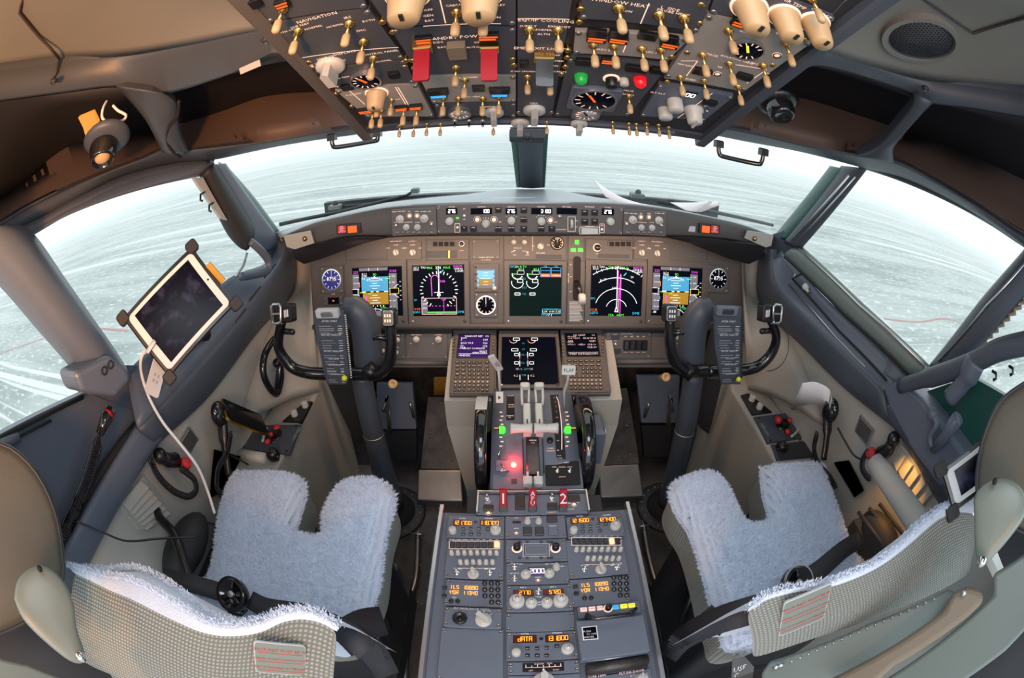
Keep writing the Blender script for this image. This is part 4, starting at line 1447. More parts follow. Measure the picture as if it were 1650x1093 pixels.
def seg7(b, txt, x, y, hgt, m, fr, z=.0013, pitch=.72, bold=.12):
    """txt centred on x, y"""
    n = sum(1 for c in txt if c != '.')
    w = hgt * .5; st = hgt * pitch
    cx = x - st * (n - 1) / 2
    t = hgt * bold / 1
    X0, X1, Y0, Y1 = -w / 2, w / 2, -hgt / 2, hgt / 2
    L = {'a': (X0, Y1, X1, Y1), 'b': (X1, 0, X1, Y1), 'c': (X1, Y0, X1, 0), 'd': (X0, Y0, X1, Y0), 'e': (X0, Y0, X0, 0), 'f': (X0, 0, X0, Y1), 'g': (X0, 0, X1, 0),
         'h': (0, 0, 0, Y1), 'i': (0, Y0, 0, 0), 'j': (X0, 0, 0, Y0), 'k': (0, 0, X1, Y0), 'l': (X0, Y1, X1, Y1)}
    for c in txt:
        if c == '.':
            b.flat([(cx - st / 2 - t * .6, y + Y0 - t * .5), (cx - st / 2 + t * .6, y + Y0 - t * .5), (cx - st / 2 + t * .6, y + Y0 + t * .8), (cx - st / 2 - t * .6, y + Y0 + t * .8)], z, m)
            continue
        for k in SEG.get(c, ''):
            x0, y0, x1, y1 = L[k]
            d = Vector((x1 - x0, y1 - y0)); d.normalize(); nn = Vector((-d.y, d.x)) * t / 2; d = d * t * .2
            b.flat([(cx + x0 - d.x - nn.x, y + y0 - d.y - nn.y), (cx + x1 + d.x - nn.x, y + y1 + d.y - nn.y), (cx + x1 + d.x + nn.x, y + y1 + d.y + nn.y), (cx + x0 - d.x + nn.x, y + y0 - d.y + nn.y)], z, m)
        cx += st


def digits(p, x0, y0, x1, y1, lines, m='amber', back='redsq', hs=.62, name='display', pitch=.72, bold=.13, base=.0):
    e = p.F.rect(x0, y0, x1, y1, h=base)
    b = B(p.F)
    b.rbox(e[0] - .0016, e[1] - .0016, -.001, e[2] + .0016, e[3] + .0016, base + .0006, 'black', .001, .0003, 2)
    b.rbox(e[0], e[1], 0, e[2], e[3], base + .0010, back, .0004, .0001, 1)
    H = e[3] - e[1]; n = len(lines)
    for i, (s_, u_) in enumerate(lines):
        seg7(b, s_, e[0] + (e[2] - e[0]) * u_, e[3] - H * (i + .5) / n, H / n * hs, m, p.F, base + .0013, pitch, bold)
    return p.part(name, b)


# ================================================================== GLARESHIELD
lip = poly([W(x, y, y=Y) for x, y, Y in ((452, 384, 1.36), (500, 362, 1.27), (560, 347, 1.21), (625, 335, 1.175), (700, 330, 1.165), (850, 328, 1.16), (1000, 330, 1.165), (1075, 338, 1.175), (1140, 350, 1.21), (1200, 364, 1.27), (1246, 382, 1.36))], 8)
lip = resample(lip, 80)
fas = resample(poly([W(x, y, y=Y) for x, y, Y in ((480, 398, 1.34), (508, 393, 1.26), (560, 380, 1.20), (625, 379.5, 1.165), (700, 379, 1.155), (850, 379, 1.15), (1000, 379, 1.155), (1075, 379.5, 1.165), (1135, 381, 1.20), (1192, 388, 1.26), (1226, 400, 1.34))], 8), 80)
deck = resample([W(x, y, y=Y) for x, y, Y in ((446, 374, 1.42), (530, 348, 1.55), (620, 327, 1.68), (752, 313, 1.90), (820, 304, 1.97), (885, 304, 1.97), (960, 318, 1.90), (1090, 337, 1.68), (1170, 356, 1.55), (1250, 380, 1.42))], 80)
t = T('glareshield', 'long curved dark grey glareshield spanning the cockpit above the main panel', 'glareshield', (0, 1.3, 1.15))
b = B(); b.grid([lip, [p.lerp(q, .04) + Vector((0, 0, .004)) for p, q in zip(lip, deck)], [p.lerp(q, .6) for p, q in zip(lip, deck)], deck], 'deck', th=(0, 0, -.012)); t.part('top_deck', b)
b = B(); b.grid([lip, [p.lerp(q, .25) + Vector((0, -.006, 0)) for p, q in zip(lip, fas)], [p.lerp(q, .9) + Vector((0, -.004, 0)) for p, q in zip(lip, fas)], fas], 'panel', th=(0, .02, 0)); t.part('front_fascia', b)
under = resample(poly([W(x, y, y=Y) for x, y, Y in ((474, 415, 1.40), (510, 412, 1.40), (570, 398, 1.40), (625, 384, 1.40), (700, 381, 1.40), (850, 381, 1.40), (1000, 381, 1.40), (1075, 384, 1.40), (1130, 396, 1.40), (1190, 410, 1.40), (1228, 415, 1.40))], 8), 80)
b = B(); b.grid([fas, under], 'blackm', th=(0, 0, .008)); t.part('underside', b)
for pts in (((468, 396), (474, 418), (490, 427), (521, 417), (556, 404), (592, 391), (624, 383), (600, 381), (548, 382), (508, 392)),
            ((1236, 397), (1226, 418), (1207, 427), (1172, 417), (1136, 403), (1106, 391), (1075, 383), (1100, 381), (1150, 384), (1190, 391))):
    b = B()
    P = [W(x, y, y=1.30 if i < 6 else 1.24) for i, (x, y) in enumerate(pts)]
    n = len(P); c = sum(P, Vector()) / n
    bk = [p + Vector((0, .06, .01)) for p in P]
    b.add([c + Vector((0, -.02, 0))] + P + bk, [(0, 1 + (i + 1) % n, 1 + i) for i in range(n)] + [(1 + i, 1 + (i + 1) % n, 1 + n + (i + 1) % n, 1 + n + i) for i in range(n)], 'pad', True)
    o = t.part('knee_pad', b, label='black padded underside end'); fin(o, bevel=.006)
for s_, q in ((-1, ((457, 381), (500, 372), (506, 392), (475, 402), (462, 398))), (1, ((1246, 379), (1205, 372), (1200, 384), (1234, 399), (1243, 396)))):
    b = B(); P = [W(x, y, y=1.24) for x, y in q]; n = 5
    bk = [p + Vector((0, .006, 0)) for p in P]
    fs = [tuple(range(n)), tuple(range(2 * n - 1, n - 1, -1))] + [(i, (i + 1) % n, (i + 1) % n + n, i + n) for i in range(n)]
    b.add(P + bk, fs, 'beige')
    c = W(491 if s_ < 0 else 1216, 385, y=1.235)
    b.ball(c, .007, 'brass', 8, 5); b.lathe(0, 0, [(.009, 0), (.008, .003)], 'dark', 10, fr=Fr(c, (1, 0, 0), (0, 0, 1)))
    t.part('end_bracket', b, label='pale metal end bracket')

for s_, lab, xs in ((-1, 'left glareshield warning light pair, red lettering beside a lit orange square', (542, 545, 558, 561, 575, 582, 586, 612)), (1, 'right glareshield warning light pair, orange square beside red lettering', (1160, 1157, 1145, 1143, 1131, 1127, 1122, 1093))):
    f0 = Fr(W((xs[0] + xs[5]) / 2, 369, y=1.19), (1, 0, 0), (0, .15, 1))
    a = sorted((xs[0], xs[5]))
    p = Panel('master_warning_light', lab, 'warning light', f0, (a[0], 361, a[1], 377), 'black', .012, base=-.002, group='master warning lights', dz=False)
    e = p.F.rect(*(min(xs[1], xs[2]), 363.5, max(xs[1], xs[2]), 375.5)); b = B(p.F); b.rbox(e[0], e[1], 0, e[2], e[3], .004, 'redm', .001, .0006, 2)
    for i, w_ in enumerate(('FIRE', 'WARN', 'BELL', 'CUTOUT')):
        b.text(w_, (e[0] + e[2]) / 2, e[3] - (i + .6) * (e[3] - e[1]) / 4.2, .0044, 'e_pink', z=.0046)
    p.part('fire_light', b, label='red light lettered FIRE WARN')
    e = p.F.rect(*(min(xs[3], xs[4]), 364, max(xs[3], xs[4]), 375)); b = B(p.F); b.rbox(e[0], e[1], 0, e[2], e[3], .004, 'e_orange', .001, .0006, 2)
    p.part('caution_light', b, label='orange caution light'); p.done('housing')
    a = sorted((xs[6], xs[7]))
    p = Panel('caution_readout', ('left' if s_ < 0 else 'right') + ' blank rectangular caution readout on the glareshield beside the warning lights', 'readout', Fr(f0.o, f0.u, f0.v), (a[0], 362, a[1], 375), 'panel', .010, base=-.002, group='caution readouts', dz=False)
    e = p.F.rect(a[0] + 2, 364, a[1] - 2, 373); p.b.rbox(e[0], e[1], 0, e[2], e[3], .002, 'grprint' if s_ > 0 else 'beige', .001, .0006, 2); p.done()

MC = Fr(W(855, 356, y=1.148), (1, 0, 0), (0, .12, .99))
p = Panel('mode_control_panel', 'long autopilot panel with white digit windows in the middle of the glareshield', 'autopilot panel', MC, (704, 332.5, 1004, 377.5), 'panel', .014, base=-.008)
for x0, y0, x1, y1, s_ in ((719, 335.5, 737, 345.5, '276'), (758.5, 335.5, 793, 345.5, '100'), (814.6, 335.5, 833, 345.5, '276'), (856, 335.5, 889.6, 345.5, '3100'), (897, 335.5, 929.5, 345.5, ''), (970, 336.5, 989, 346.5, '276')):
    digits(p, x0, y0, x1, y1, [(s_, .70 if s_ in ('100', '3100') else .5)], 'whitedig', 'scr', .52, 'digit_window', .78, .16)
for x, y, s_ in ((728, 333.6, 'COURSE'), (748, 337, 'A/T'), (776, 333.6, 'IAS/MACH'), (824, 333.6, 'HEADING'), (872, 333.6, 'ALTITUDE'), (913, 333.6, 'VERT SPEED'), (950, 333.6, 'A/P ENGAGE'), (979, 334.6, 'COURSE'), (748, 353.6, 'OFF'), (929, 356, 'DN'), (929, 366, 'UP'), (806, 358, 'SPD'), (896, 358, 'ALT'), (950, 365.2, 'DISENGAGE'), (970, 364, 'F/D')):
    p.t(s_, x, y, .0034)
for x, y in ((725, 356), (824, 355), (872, 356), (982.6, 356.5), (783, 360.5)):
    p.k('cyl' if x != 783 else 'knob', x, y, name='selector_knob', scale=1.25)
for x, y in ((769, 354), (796, 354), (887, 355)):
    p.k('hole', x, y, name='push_button', scale=1.25)
for x, y in ((748, 369), (763, 369), (803, 338.5), (803, 369), (824, 369), (844, 339), (844, 354), (844, 369), (872, 369), (889, 369), (942, 343), (958, 343), (942, 357.5), (958, 357.5)):
    o = p.k('btn', x, y, name='push_button', scale=1.05)
for x, y, s_ in ((748, 367, 'N1'), (763, 367, 'SPEED'), (803, 336.5, 'VNAV'), (803, 367, 'LVL CHG'), (824, 367, 'HDG SEL'), (844, 337, 'LNAV'), (844, 352, 'VOR LOC'), (844, 367, 'APP'), (872, 367, 'ALT HLD'), (889, 367, 'V/S'), (942, 341, 'CMD'), (958, 341, 'CMD'), (942, 355.5, 'CWS'), (958, 355.5, 'CWS')):
    a, c = p.F.px(x, y, .0047); p.b.text(s_, a, c, .0030, 'legend', z=.0050)
p.tog(748, 348, small=True); p.tog(737, 367, small=True); p.tog(970, 370, small=True)
p.k('screw', 902, 349, name='push_button', scale=2.2)
e = p.F.rect(735, 350, 739.5, 353); b = B(p.F); b.box(e[0], e[1], 0, e[2], e[3], .002, 'e_green'); p.part('indicator_light', b)
for (x0, y0, x1, y1) in ((733, 360.5, 741, 374.5), (966.5, 361, 973.5, 375)):
    p.frame(x0, y0, x1, y1)
e = p.F.rect(936.5, 367.5, 963.5, 377); b = B(p.F); b.rbox(e[0], e[1], 0, e[2], e[3], .005, 'lever', .001, .001, 2); p.part('disengage_bar', b, label='pale disengage bar')
p.frame(934, 366, 966, 377.5)
b = B(p.F); a, c = p.F.px(921, 361); b.lathe(0, 0, [(.010, -.004), (.013, -.003), (.013, .003), (.010, .004)], 'lever', 20, fr=Fr(p.F.p(a, c, -.001), p.F.v, p.F.n)); p.part('thumb_wheel', b)
p.frame(915, 349.5, 927, 373); p.line(896, 370, 912, 370)
for x, y in ((824, 355), (872, 356), (783, 360.5)):
    for k in range(5):
        q = math.radians(40 + k * 25); a, c = p.xy(x, y); p.b.flat([(a + .0145 * math.cos(q) - .0006, c + .0145 * math.sin(q)), (a + .0145 * math.cos(q) + .0006, c + .0145 * math.sin(q)), (a + .0185 * math.cos(q) + .0006, c + .0185 * math.sin(q)), (a + .0185 * math.cos(q) - .0006, c + .0185 * math.sin(q))], .0005, 'legend')
p.done()

for lab, bx, KN, BK, SM, TG, BT in (
    ('left instrument control panel of dual knobs at the end of the autopilot panel', (631, 337, 703.5, 379), ((645, 353), (684, 352)), ((659.6, 348), (672, 348)), ((655, 366), (673, 366)), ((638, 363), (695, 361.5)), (640, 648.7, 657.7, 666.7, 676, 685, 694.7)),
    ('right instrument control panel of dual knobs at the end of the autopilot panel', (1004.5, 340, 1074, 379.5), ((1019, 354), (1061, 355)), ((1033, 350), (1046, 350)), ((1033, 366.5), (1050, 367)), ((1010, 361), (1066, 363)), (1011.5, 1020.5, 1029, 1038, 1047, 1056, 1065))):
    p = Panel('instrument_control_panel', lab, 'control panel', MC, bx, 'panel', .020, base=-.006, group='instrument control panels', dz=False)
    for x, y in KN:
        p.k('dual', x, y, name='dual_knob', scale=1.0)
    for x, y in BK:
        p.k('hole', x, y, name='push_button')
    for x, y in SM:
        p.k('dual', x, y, name='dual_knob', scale=.8)
    for x, y in TG:
        p.tog(x, y, small=True, scale=.8)
    for x in BT:
        p.k('key', x, 374.3, name='push_button', scale=.85)
    y0 = bx[1] + 4
    for x, s_ in zip((KN[0][0] - 2, BK[0][0], BK[1][0], KN[1][0] + 2), ('RADIO  MINS  BARO', 'FPV', 'MTRS', 'IN  BARO  HPA')):
        p.t(s_, x, y0, .0032)
    for x, s_ in zip((SM[0][0], SM[1][0], TG[0][0], TG[1][0]), ('APP VOR MAP PLN', '20 40 80', 'VOR 1', 'VOR 2')):
        p.t(s_, x, 358.5, .0030)
    for x, s_ in zip(BT, ('WXR', 'STA', 'WPT', 'ARPT', 'DATA', 'POS', 'TERR')):
        a, c = p.F.px(x, 374.3, .003); p.b.text(s_, a, c, .0026, 'legend', z=.0034)
    p.done()

# papers on the glareshield, wipers outside
dk = lambda x, y, h=0: W(x, y, z=1.232 + h)
b = B()
b.grid([[W(788, 328, z=1.236), W(830, 328, z=1.237), W(880, 328.5, z=1.237), W(931, 329, z=1.236)], [W(792, 319.5, z=1.236), W(830, 319, z=1.239), W(880, 319.5, z=1.238), W(925, 320, z=1.236)]], 'paper', th=(0, 0, .002))
b.grid([[W(822, 324, z=1.241), W(842, 324, z=1.241)], [W(823, 319.5, z=1.242), W(841, 319.5, z=1.242)]], 'yel', th=(0, 0, .001))
solo('paper_sheet', b, 'flat white paper sheet with a yellow tab on the middle of the glareshield', 'paper')
for i, (a, c, lab) in enumerate((
    (((955, 288), (985, 309), (1012, 322), (1060, 334), (1112, 342)), ((976, 317), (1004, 330), (1036, 338), (1075, 344), (1118, 348)), 'white paper curling up at its left end on the glareshield'),
    (((1080, 326), (1100, 326.5), (1125, 326), (1140, 323)), ((1105, 339), (1120, 340.5), (1135, 334), (1148, 326)), 'white paper with flared upper edge at the right end of the curled stack'),
    (((1112, 339), (1130, 334), (1145, 326), (1158, 323.5)), ((1112, 341), (1130, 341.5), (1145, 336), (1160, 331)), 'lowest white paper tucked under the flared sheet right of the stack'))):
    P_, Q_ = [W(x, y, y=1.30 + .02 * i) for x, y in a], [W(x, y, y=1.22 + .02 * i) for x, y in c]
    b = B(); b.grid([resample(poly(P_, 6), 20), resample(poly(Q_, 6), 20)], 'paper', th=(0, .002, -.001)); solo('paper_sheet', b, lab, 'paper', 'loose papers on the glareshield')
for s_, lab, bl, arm, hd in ((-1, 'left windscreen wiper lying along the lower edge of the left windshield', ((450, 362), (548, 342), (645, 318)), ((535, 335), (600, 328), (655, 315), (668, 307)), (541, 333)),
                      (1, 'right windscreen wiper lying along the lower edge of the right windshield', ((1060, 325), (1150, 342), (1245, 363)), ((1150, 330), (1100, 326), (1040, 320), (1020, 314)), (1028, 315))):
    t = T('windscreen_wiper', lab, 'wiper', W(*bl[1], y=1.85), 'windscreen wipers')
    b = B(); b.tube([W(x, y, y=Y) for (x, y), Y in zip(bl, (1.62, 1.82, 2.0))], .009, 'dark', seg=6); t.part('blade', b)
    b = B(); b.tube([W(x, y, y=2.0) for x, y in arm], .007, 'dark', seg=6)
    t.part('arm', b)
    b = B(); c = W(*hd, y=1.98); b.box(c.x - .035, c.y - .02, c.z - .012, c.x + .03, c.y + .02, c.z + .010, 'seatmet', .004); b.ball((c.x, c.y, c.z + .015), .016, 'dark', 8, 5); t.part('arm_joint', b); b = B()
    c = W(arm[-1][0], arm[-1][1], y=2.0); b.box(c.x - .014, c.y - .02, c.z - .012, c.x + .022, c.y + .02, c.z + .012, 'seatmet', .004); t.part('pivot', b)

# ================================================================== LOWER PANELS, CDUs, LOWER DISPLAY
LP = Fr((0, 1.305, .79), (1, 0, 0), (0, .40, .92))
t = T('lower_panel_beam', 'brown-grey lower beam carrying the dimmer knobs under the main panel', 'beam', (0, 1.3, .66))
b = B(LP)
for q in (((576, 532), (728, 532), (728, 592), (580, 592)), ((972, 532), (1128, 532), (1124, 592), (975, 592))):
    b.prism([LP.px(*p_) for p_ in q][::-1], -.05, 0, 'panel')
    a, c = LP.px(q[0][0] + 2, 584), LP.px(q[1][0] - 1, 584)
    b.tube([(a[0], a[1], 0), (c[0], a[1], 0)], .010, 'panel', seg=8)
    a, c = LP.px(q[0][0], 532), LP.px(q[1][0], 538)
    b.box(a[0], c[1], 0, c[0], a[1], .002, 'blackm')
t.part('beam', b)
p = Panel('dimmer_panel', 'left dark panel of small white dimmer knobs behind the left yoke', 'knob panel', LP, (592, 538, 652, 578), 'panel', .004, group='dimmer panels')
for x, y in ((604, 546), (640.6, 548)): p.k('dual', x, y, name='dimmer_knob', scale=.8)
for x, y in ((603, 565.5), (617.6, 565.5), (639.4, 568)): p.k('cyl', x, y, name='dimmer_knob', scale=.8)
for x, y, s_ in ((604, 539.5, 'CAPTAIN'), (641, 540.5, 'PANEL'), (603, 559, 'BACKGROUND'), (640, 560, 'AFDS')): p.t(s_, x, y, .0036)
p.done()
p = Panel('dimmer_panel', 'left panel of two large white knobs beside the left keypad unit', 'knob panel', LP, (655, 538, 721, 578), 'panel', .004, group='dimmer panels')
for x, y, s_ in ((671, 547, 'MAIN PANEL DU'), (706.7, 547, 'LOWER DU')): p.k('dual', x, y, name='dimmer_knob'); p.t(s_, x, 540, .0038); p.t('OFF', x - 9, y + 7, .0030)
p.done()
p = Panel('flight_recorder_panel', 'grey panel of four black covered switches beside the right keypad unit', 'switch panel', LP, (976, 536, 1048, 577), 'grprint' if False else 'panel', .005)
p.rb(985, 541, 998, 547, 0, .004, 'black'); p.rb(987.5, 562.5, 1000, 569.5, 0, .004, 'black'); p.tog(992, 554.5, small=True)
p.t('INHIBIT', 992, 549.4, .0026); p.t('GROUND PROXIMITY', 1010, 538.3, .0034, 'print'); p.t('SYS TEST', 991, 539.4, .0026)
for k in range(4):
    x = 1004 + k * 9.8
    e = p.F.rect(x, 548, x + 8.2, 564); b = B(p.F); b.rbox(e[0], e[1], 0, e[2], e[3], .016, 'black', .002, .003, 2); p.part('switch_cover', b, label='black hinged switch cover')
    p.t(('FLAP', 'GEAR', 'TERR', 'RWY')[k], x + 4, 542.5, .0032); p.t('NORMAL', x + 4, 567.8, .0026)
p.done()
p = Panel('lower_blanking_plate', 'plain grey lower panel with two pale knobs behind the right yoke', 'panel', LP, (1050, 537, 1112, 577), 'panel', .004, dz=False)
p.k('dual', 1093, 545, name='dimmer_knob', scale=.8); p.k('cyl', 1094, 562, name='dimmer_knob', scale=.8); p.t('PANEL', 1093, 553.6, .0034); p.done()

CP = Fr((0, 1.31, .777), (1, 0, 0), (0, .936, .352))


def cdu(label, quad, disp, dback, lines, fx, fy, nums, lets, top, skl, skr):
    e = CP.rect(*disp)
    cx, cy = CP.px((quad[0][0] + quad[2][0]) / 2, 585)
    t = T('control_display_unit', label, 'keypad computer', CP.p(cx, cy, -.03), 'control display units')
    b = B(CP)
    b.prism([CP.px(*q) for q in quad], -.05, 0, 'panel')
    ys = [CP.px(*q) for q in quad]
    x0 = (ys[0][0] + ys[3][0]) / 2; x1 = (ys[1][0] + ys[2][0]) / 2
    b.rbox(x0 + .004, ys[0][1] + .005, -.001, x1 - .004, ys[2][1] - .006, .003, 'panel', .004, .001)
    for k in range(6):
        for x in (skl, skr):
            a, c = CP.px(x, 546 + k * 5.5, .003); b.rbox(a - .0035, c - .0030, .003, a + .0035, c + .0030, .0055, 'black', .0008, .0004, 1)
            b.box(a - .002, c - .0004, .0056, a + .002, c + .0004, .0058, 'legend')
    t.part('case', b)
    F3 = Fr(CP.p(0, 0, .003), CP.u, CP.v)
    b = B(F3); b.rbox(e[0] - .004, e[1] - .004, 0, e[2] + .004, e[3] + .004, .001, 'black', .003, .0004); b.rbox(e[0], e[1], .001, e[2], e[3], .0016, dback, .002, .0002)
    w_, h_ = e[2] - e[0], e[3] - e[1]
    for s_, u, v, sz, al in lines:
        b.text(s_, e[0] + u * w_, e[1] + v * h_, sz * w_, 'e_white' if dback == 'scrp' else 'e_pink', al, z=.0019)
    b.box(e[0] + .03 * w_, e[1] + .155 * h_, .0017, e[2] - .03 * w_, e[1] + .165 * h_, .0019, 'e_white')
    t.part('screen', b, label='violet text screen' if dback == 'scrp' else 'black text screen')
    b = B(F3)
    L = 'ABCDEFGHIJKLMNOPQRSTUVWXYZ'
    N = [c for c in '123456789.0-']

    def key(x, y, s_, sz=.0042, wd=.0052):
        a, c = F3.px(x, y)
        b.rbox(a - wd, c - .0050, 0, a + wd, c + .0050, .0028, 'black', .0022, .0006, 2)
        b.text(s_, a, c, sz, 'legend', z=.0031)
    for i, x in enumerate(top):
        key(x, fy[0], ('INIT', 'RTE', 'CLB', 'CRZ', 'DES', 'BRT')[i], .0030, .0068); key(x, fy[1], ('MENU', 'LEGS', 'DEP', 'HOLD', 'PROG', 'EXEC')[i], .0030, .0068)
    for r in (2, 3):
        for x, s_ in zip(top[:2], (('N1', 'FIX'), ('PREV', 'NEXT'))[r - 2]):
            key(x, fy[r], s_, .0030, .0068)
    for r in range(4):
        for i, x in enumerate(nums):
            key(x - r * .4 * fx, fy[4 + r], N[r * 3 + i])
    k = 0
    for r in range(6):
        for i, x in enumerate(lets):
            if k < 26:
                key(x - max(0, r - 2) * .3 * fx, fy[2 + r], L[k])
            else:
                key(x - r * .2 * fx, fy[2 + r], ('SP', '/', 'DEL', 'CLR')[k - 26] if k - 26 < 4 else '-', .0028)
            k += 1
    t.part('keypad', b)


Y1 = (584.4, 590.4, 597, 603.4, 609.6, 616, 622.2, 628.8)
cdu('left keypad computer unit with violet TAKEOFF REF text screen', ((724, 637), (800, 637), (800, 532), (731, 532)), (739, 541, 787.5, 577.5), 'scrp',
    (('TAKEOFF REF', .48, .93, .075, 'CENTER'), ('1/2', .93, .93, .07, 'CENTER'), ('FLAPS', .06, .85, .055, 'LEFT'), ('5', .06, .77, .08, 'LEFT'), ('20C/ 90.5', .06, .62, .08, 'LEFT'), ('CG', .06, .5, .055, 'LEFT'), ('22.4', .06, .43, .07, 'LEFT'), ('124', .96, .77, .08, 'RIGHT'), ('126', .96, .62, .08, 'RIGHT'), ('132', .96, .48, .08, 'RIGHT'), ('---PRE-FLT COMPLETE', .03, .38, .065, 'LEFT'), ('SELECT', .96, .26, .06, 'RIGHT'), ('QRH OFF>', .96, .2, .075, 'RIGHT'), ('<INDEX', .03, .08, .08, 'LEFT')),
    1, Y1, (734.5, 741.6, 749), (757, 764.2, 771.4, 778.5, 785.7), (737.3, 746.7, 756, 764.2, 773, 784.6), 730.8, 794.6)
cdu('right keypad computer unit with black N1 LIMIT text screen', ((905, 636), (984, 635), (973, 531), (905, 532)), (912.5, 539.5, 963, 575), 'scr',
    (('N1 LIMIT', .45, .93, .075, 'CENTER'), ('1/1', .9, .93, .07, 'CENTER'), ('SEL/OAT', .06, .86, .055, 'LEFT'), ('----/ +20C', .06, .79, .07, 'LEFT'), ('89.4/ 89.4', .96, .79, .075, 'RIGHT'), ('26K', .06, .66, .075, 'LEFT'), ('<TO', .03, .60, .075, 'LEFT'), ('CLB>', .96, .66, .075, 'RIGHT'), ('<TO-1   <SEL>  CLB-1>', .03, .50, .068, 'LEFT'), ('CLB-2>', .96, .38, .075, 'RIGHT'), ('<PERF INIT', .03, .08, .075, 'LEFT'), ('TAKEOFF>', .97, .08, .075, 'RIGHT')),
    -1, (582, 588.2, 594.6, 600.7, 607, 613.4, 619.8, 626.2), (919.3, 925.9, 933), (939.7, 946.4, 953.2, 960, 967), (917.6, 926.7, 935.8, 944.5, 953.5, 964.3), 907, 971)

d = DU('lower centre engine display screen sunk between the two keypad units', CP, (803, 533, 903, 625), (807, 541, 899, 620))
for x in (22, 55):
    d.A(x, 92, 7, 180, 350, 'e_red', 1.1); d.A(x, 92, 7, 220, 350, 'e_white', 1.1); d.Fm(x, 91, x + 11, 96, 'e_white', 1.1)
    d.Fm(x - 3, 68, x + 8, 73, 'e_white', 1.1)
for y in (58, 41):
    d.Fm(24, y, 31, y + 5, 'e_white', 1.1); d.Fm(50, y, 57, y + 5, 'e_white', 1.1)
for x in (33, 47):
    d.L(x, 55, x, 66, 'e_white', 1.1); d.L(x, 50, x, 55, 'e_red', 1.1); d.L(x, 37, x, 48, 'e_white', 1.1); d.L(x, 10, x, 20, 'e_white', 1.1)
for y, s_ in ((84, 'N'), (71, 'FF'), (60, 'OIL P'), (43, 'OIL T'), (31, 'OIL QTY'), (19, 'VIB')):
    d.X(s_, 40, y, 4, 'e_teal')
d.X('15', 28, 31, 4, 'e_pink'); d.X('15', 53, 31, 4, 'e_pink'); d.X('0.2', 26, 18, 4.5, 'e_pink'); d.X('0.2', 54, 18, 4.5, 'e_pink')
d.end()

# ================================================================== PEDESTAL BODY AND CONTROL STAND
t = T('centre_pedestal', 'cream and blue-grey centre pedestal body standing on the floor between the seats', 'pedestal', (0, .5, 0))
b = B()
b.box(-.236, -.12, 0, .240, .66, .606, 'ped', .004)
t.part('aft_body', b)
for x in (-.240, .236):
    b = B(); b.box(x - .003, -.12, .54, x + .007, .665, .632, 'alu', .001); t.part('side_rail', b, label='bare metal side rail')
b = B(); b.box(-.185, .655, 0, .19, .75, .565, 'dark', .004)
t.part('mid_body', b)
b = B()
for s_ in (-1, 1):
    x0, x1 = (-.275, -.125) if s_ < 0 else (.135, .295)
    prof = [(1.055, .665), (1.30, .76), (1.30, 0), (1.00, 0), (.99, .30), (1.05, .56)]
    n = 6
    xi0, xi1 = (x0 + .05, x1) if s_ < 0 else (x0, x1 - .05)
    A = [Vector((x0 if z > .5 else xi0, y, z)) for y, z in prof]; C_ = [Vector((x1 if z > .5 else xi1, y, z)) for y, z in prof]
    b.add(A + C_, [(0, 1, 5), (1, 2, 3), (1, 3, 4), (1, 4, 5), (6, 11, 7), (7, 9, 8), (7, 10, 9), (7, 11, 10)] + [(i, i + n, (i + 1) % n + n, (i + 1) % n) for i in range(n)], 'beige')
    t.part('forward_housing', b, label='cream forward housing below the keypads'); b = B()
b = B()
c = W(962, 676, x=.21); b.box(.165, .93, .50, .225, 1.02, .64, 'ped', .01)
b.tube([(.228, .94, .6), (.2285, .95, .62), (.2285, .97, .62), (.228, .97, .6), (.228, .955, .60)], .002, 'print', seg=5)
t.part('side_fitting', b)

QP = Fr((0, .915, .652), (1, 0, 0), (0, .974, .227))
t = T('throttle_quadrant', 'grey control stand with thrust levers and black trim wheels', 'control stand', (0, .92, .55))
b = B(QP)
a0, a1 = QP.px(797, 626), QP.px(930, 792)
x0, x1 = -.118, .126
n = 14; rows = []
for k in range(n + 1):
    tt = k / n; v_ = a1[1] + (a0[1] - a1[1]) * tt
    bulge = .022 * math.sin(math.pi * min(1, tt * 1.05)) if True else 0
    rows.append([QP.p(x0, v_, bulge), QP.p(-.06, v_, bulge + .002), QP.p(.06, v_, bulge + .002), QP.p(x1, v_, bulge)])
b.grid(rows, 'ped', th=(0, 0, -.06))
t.part('cover', b)
b = B(QP); b.box(x0 + .004, a1[1] + .004, -.55, x1 - .004, a0[1] - .004, -.03, 'dark')
t.part('stand_body', b)


def qz(v_):
    tt = (v_ - a1[1]) / (a0[1] - a1[1]); return .024 + .022 * (math.sin(math.pi * min(1, max(0, tt) * 1.05)) - 1)


def qpx(x, y, h=.02):
    return QP.px(x, y, h)


b = B(QP)      # dark slot strips and markings
for (xa, ya, xb, yb, m_) in ((816, 632, 829, 678, 'blackm'), (815, 708, 829, 730, 'ped'), (889, 632, 903, 700, 'blackm'), (895, 700, 910, 740, 'blackm')):
    e = QP.rect(xa, ya, xb, yb, h=.02)
    for k in range(6):
        v0, v1 = e[1] + (e[3] - e[1]) * k / 6, e[1] + (e[3] - e[1]) * (k + 1) / 6
        b.add([QP.p(e[0], v0, qz(v0) + .0015), QP.p(e[2], v0, qz(v0) + .0015), QP.p(e[2], v1, qz(v1) + .0015), QP.p(e[0], v1, qz(v1) + .0015)], [(0, 1, 2, 3)], m_)
P_ = [(897, 636), (900, 645), (902, 660), (904, 680), (905, 700), (905, 726)]
Q_ = []
for x, y in P_:
    a, c = qpx(x, y); Q_.append((a, c, qz(c) + .003))
b.tube(Q_, .0013, 'e_pink', seg=5)
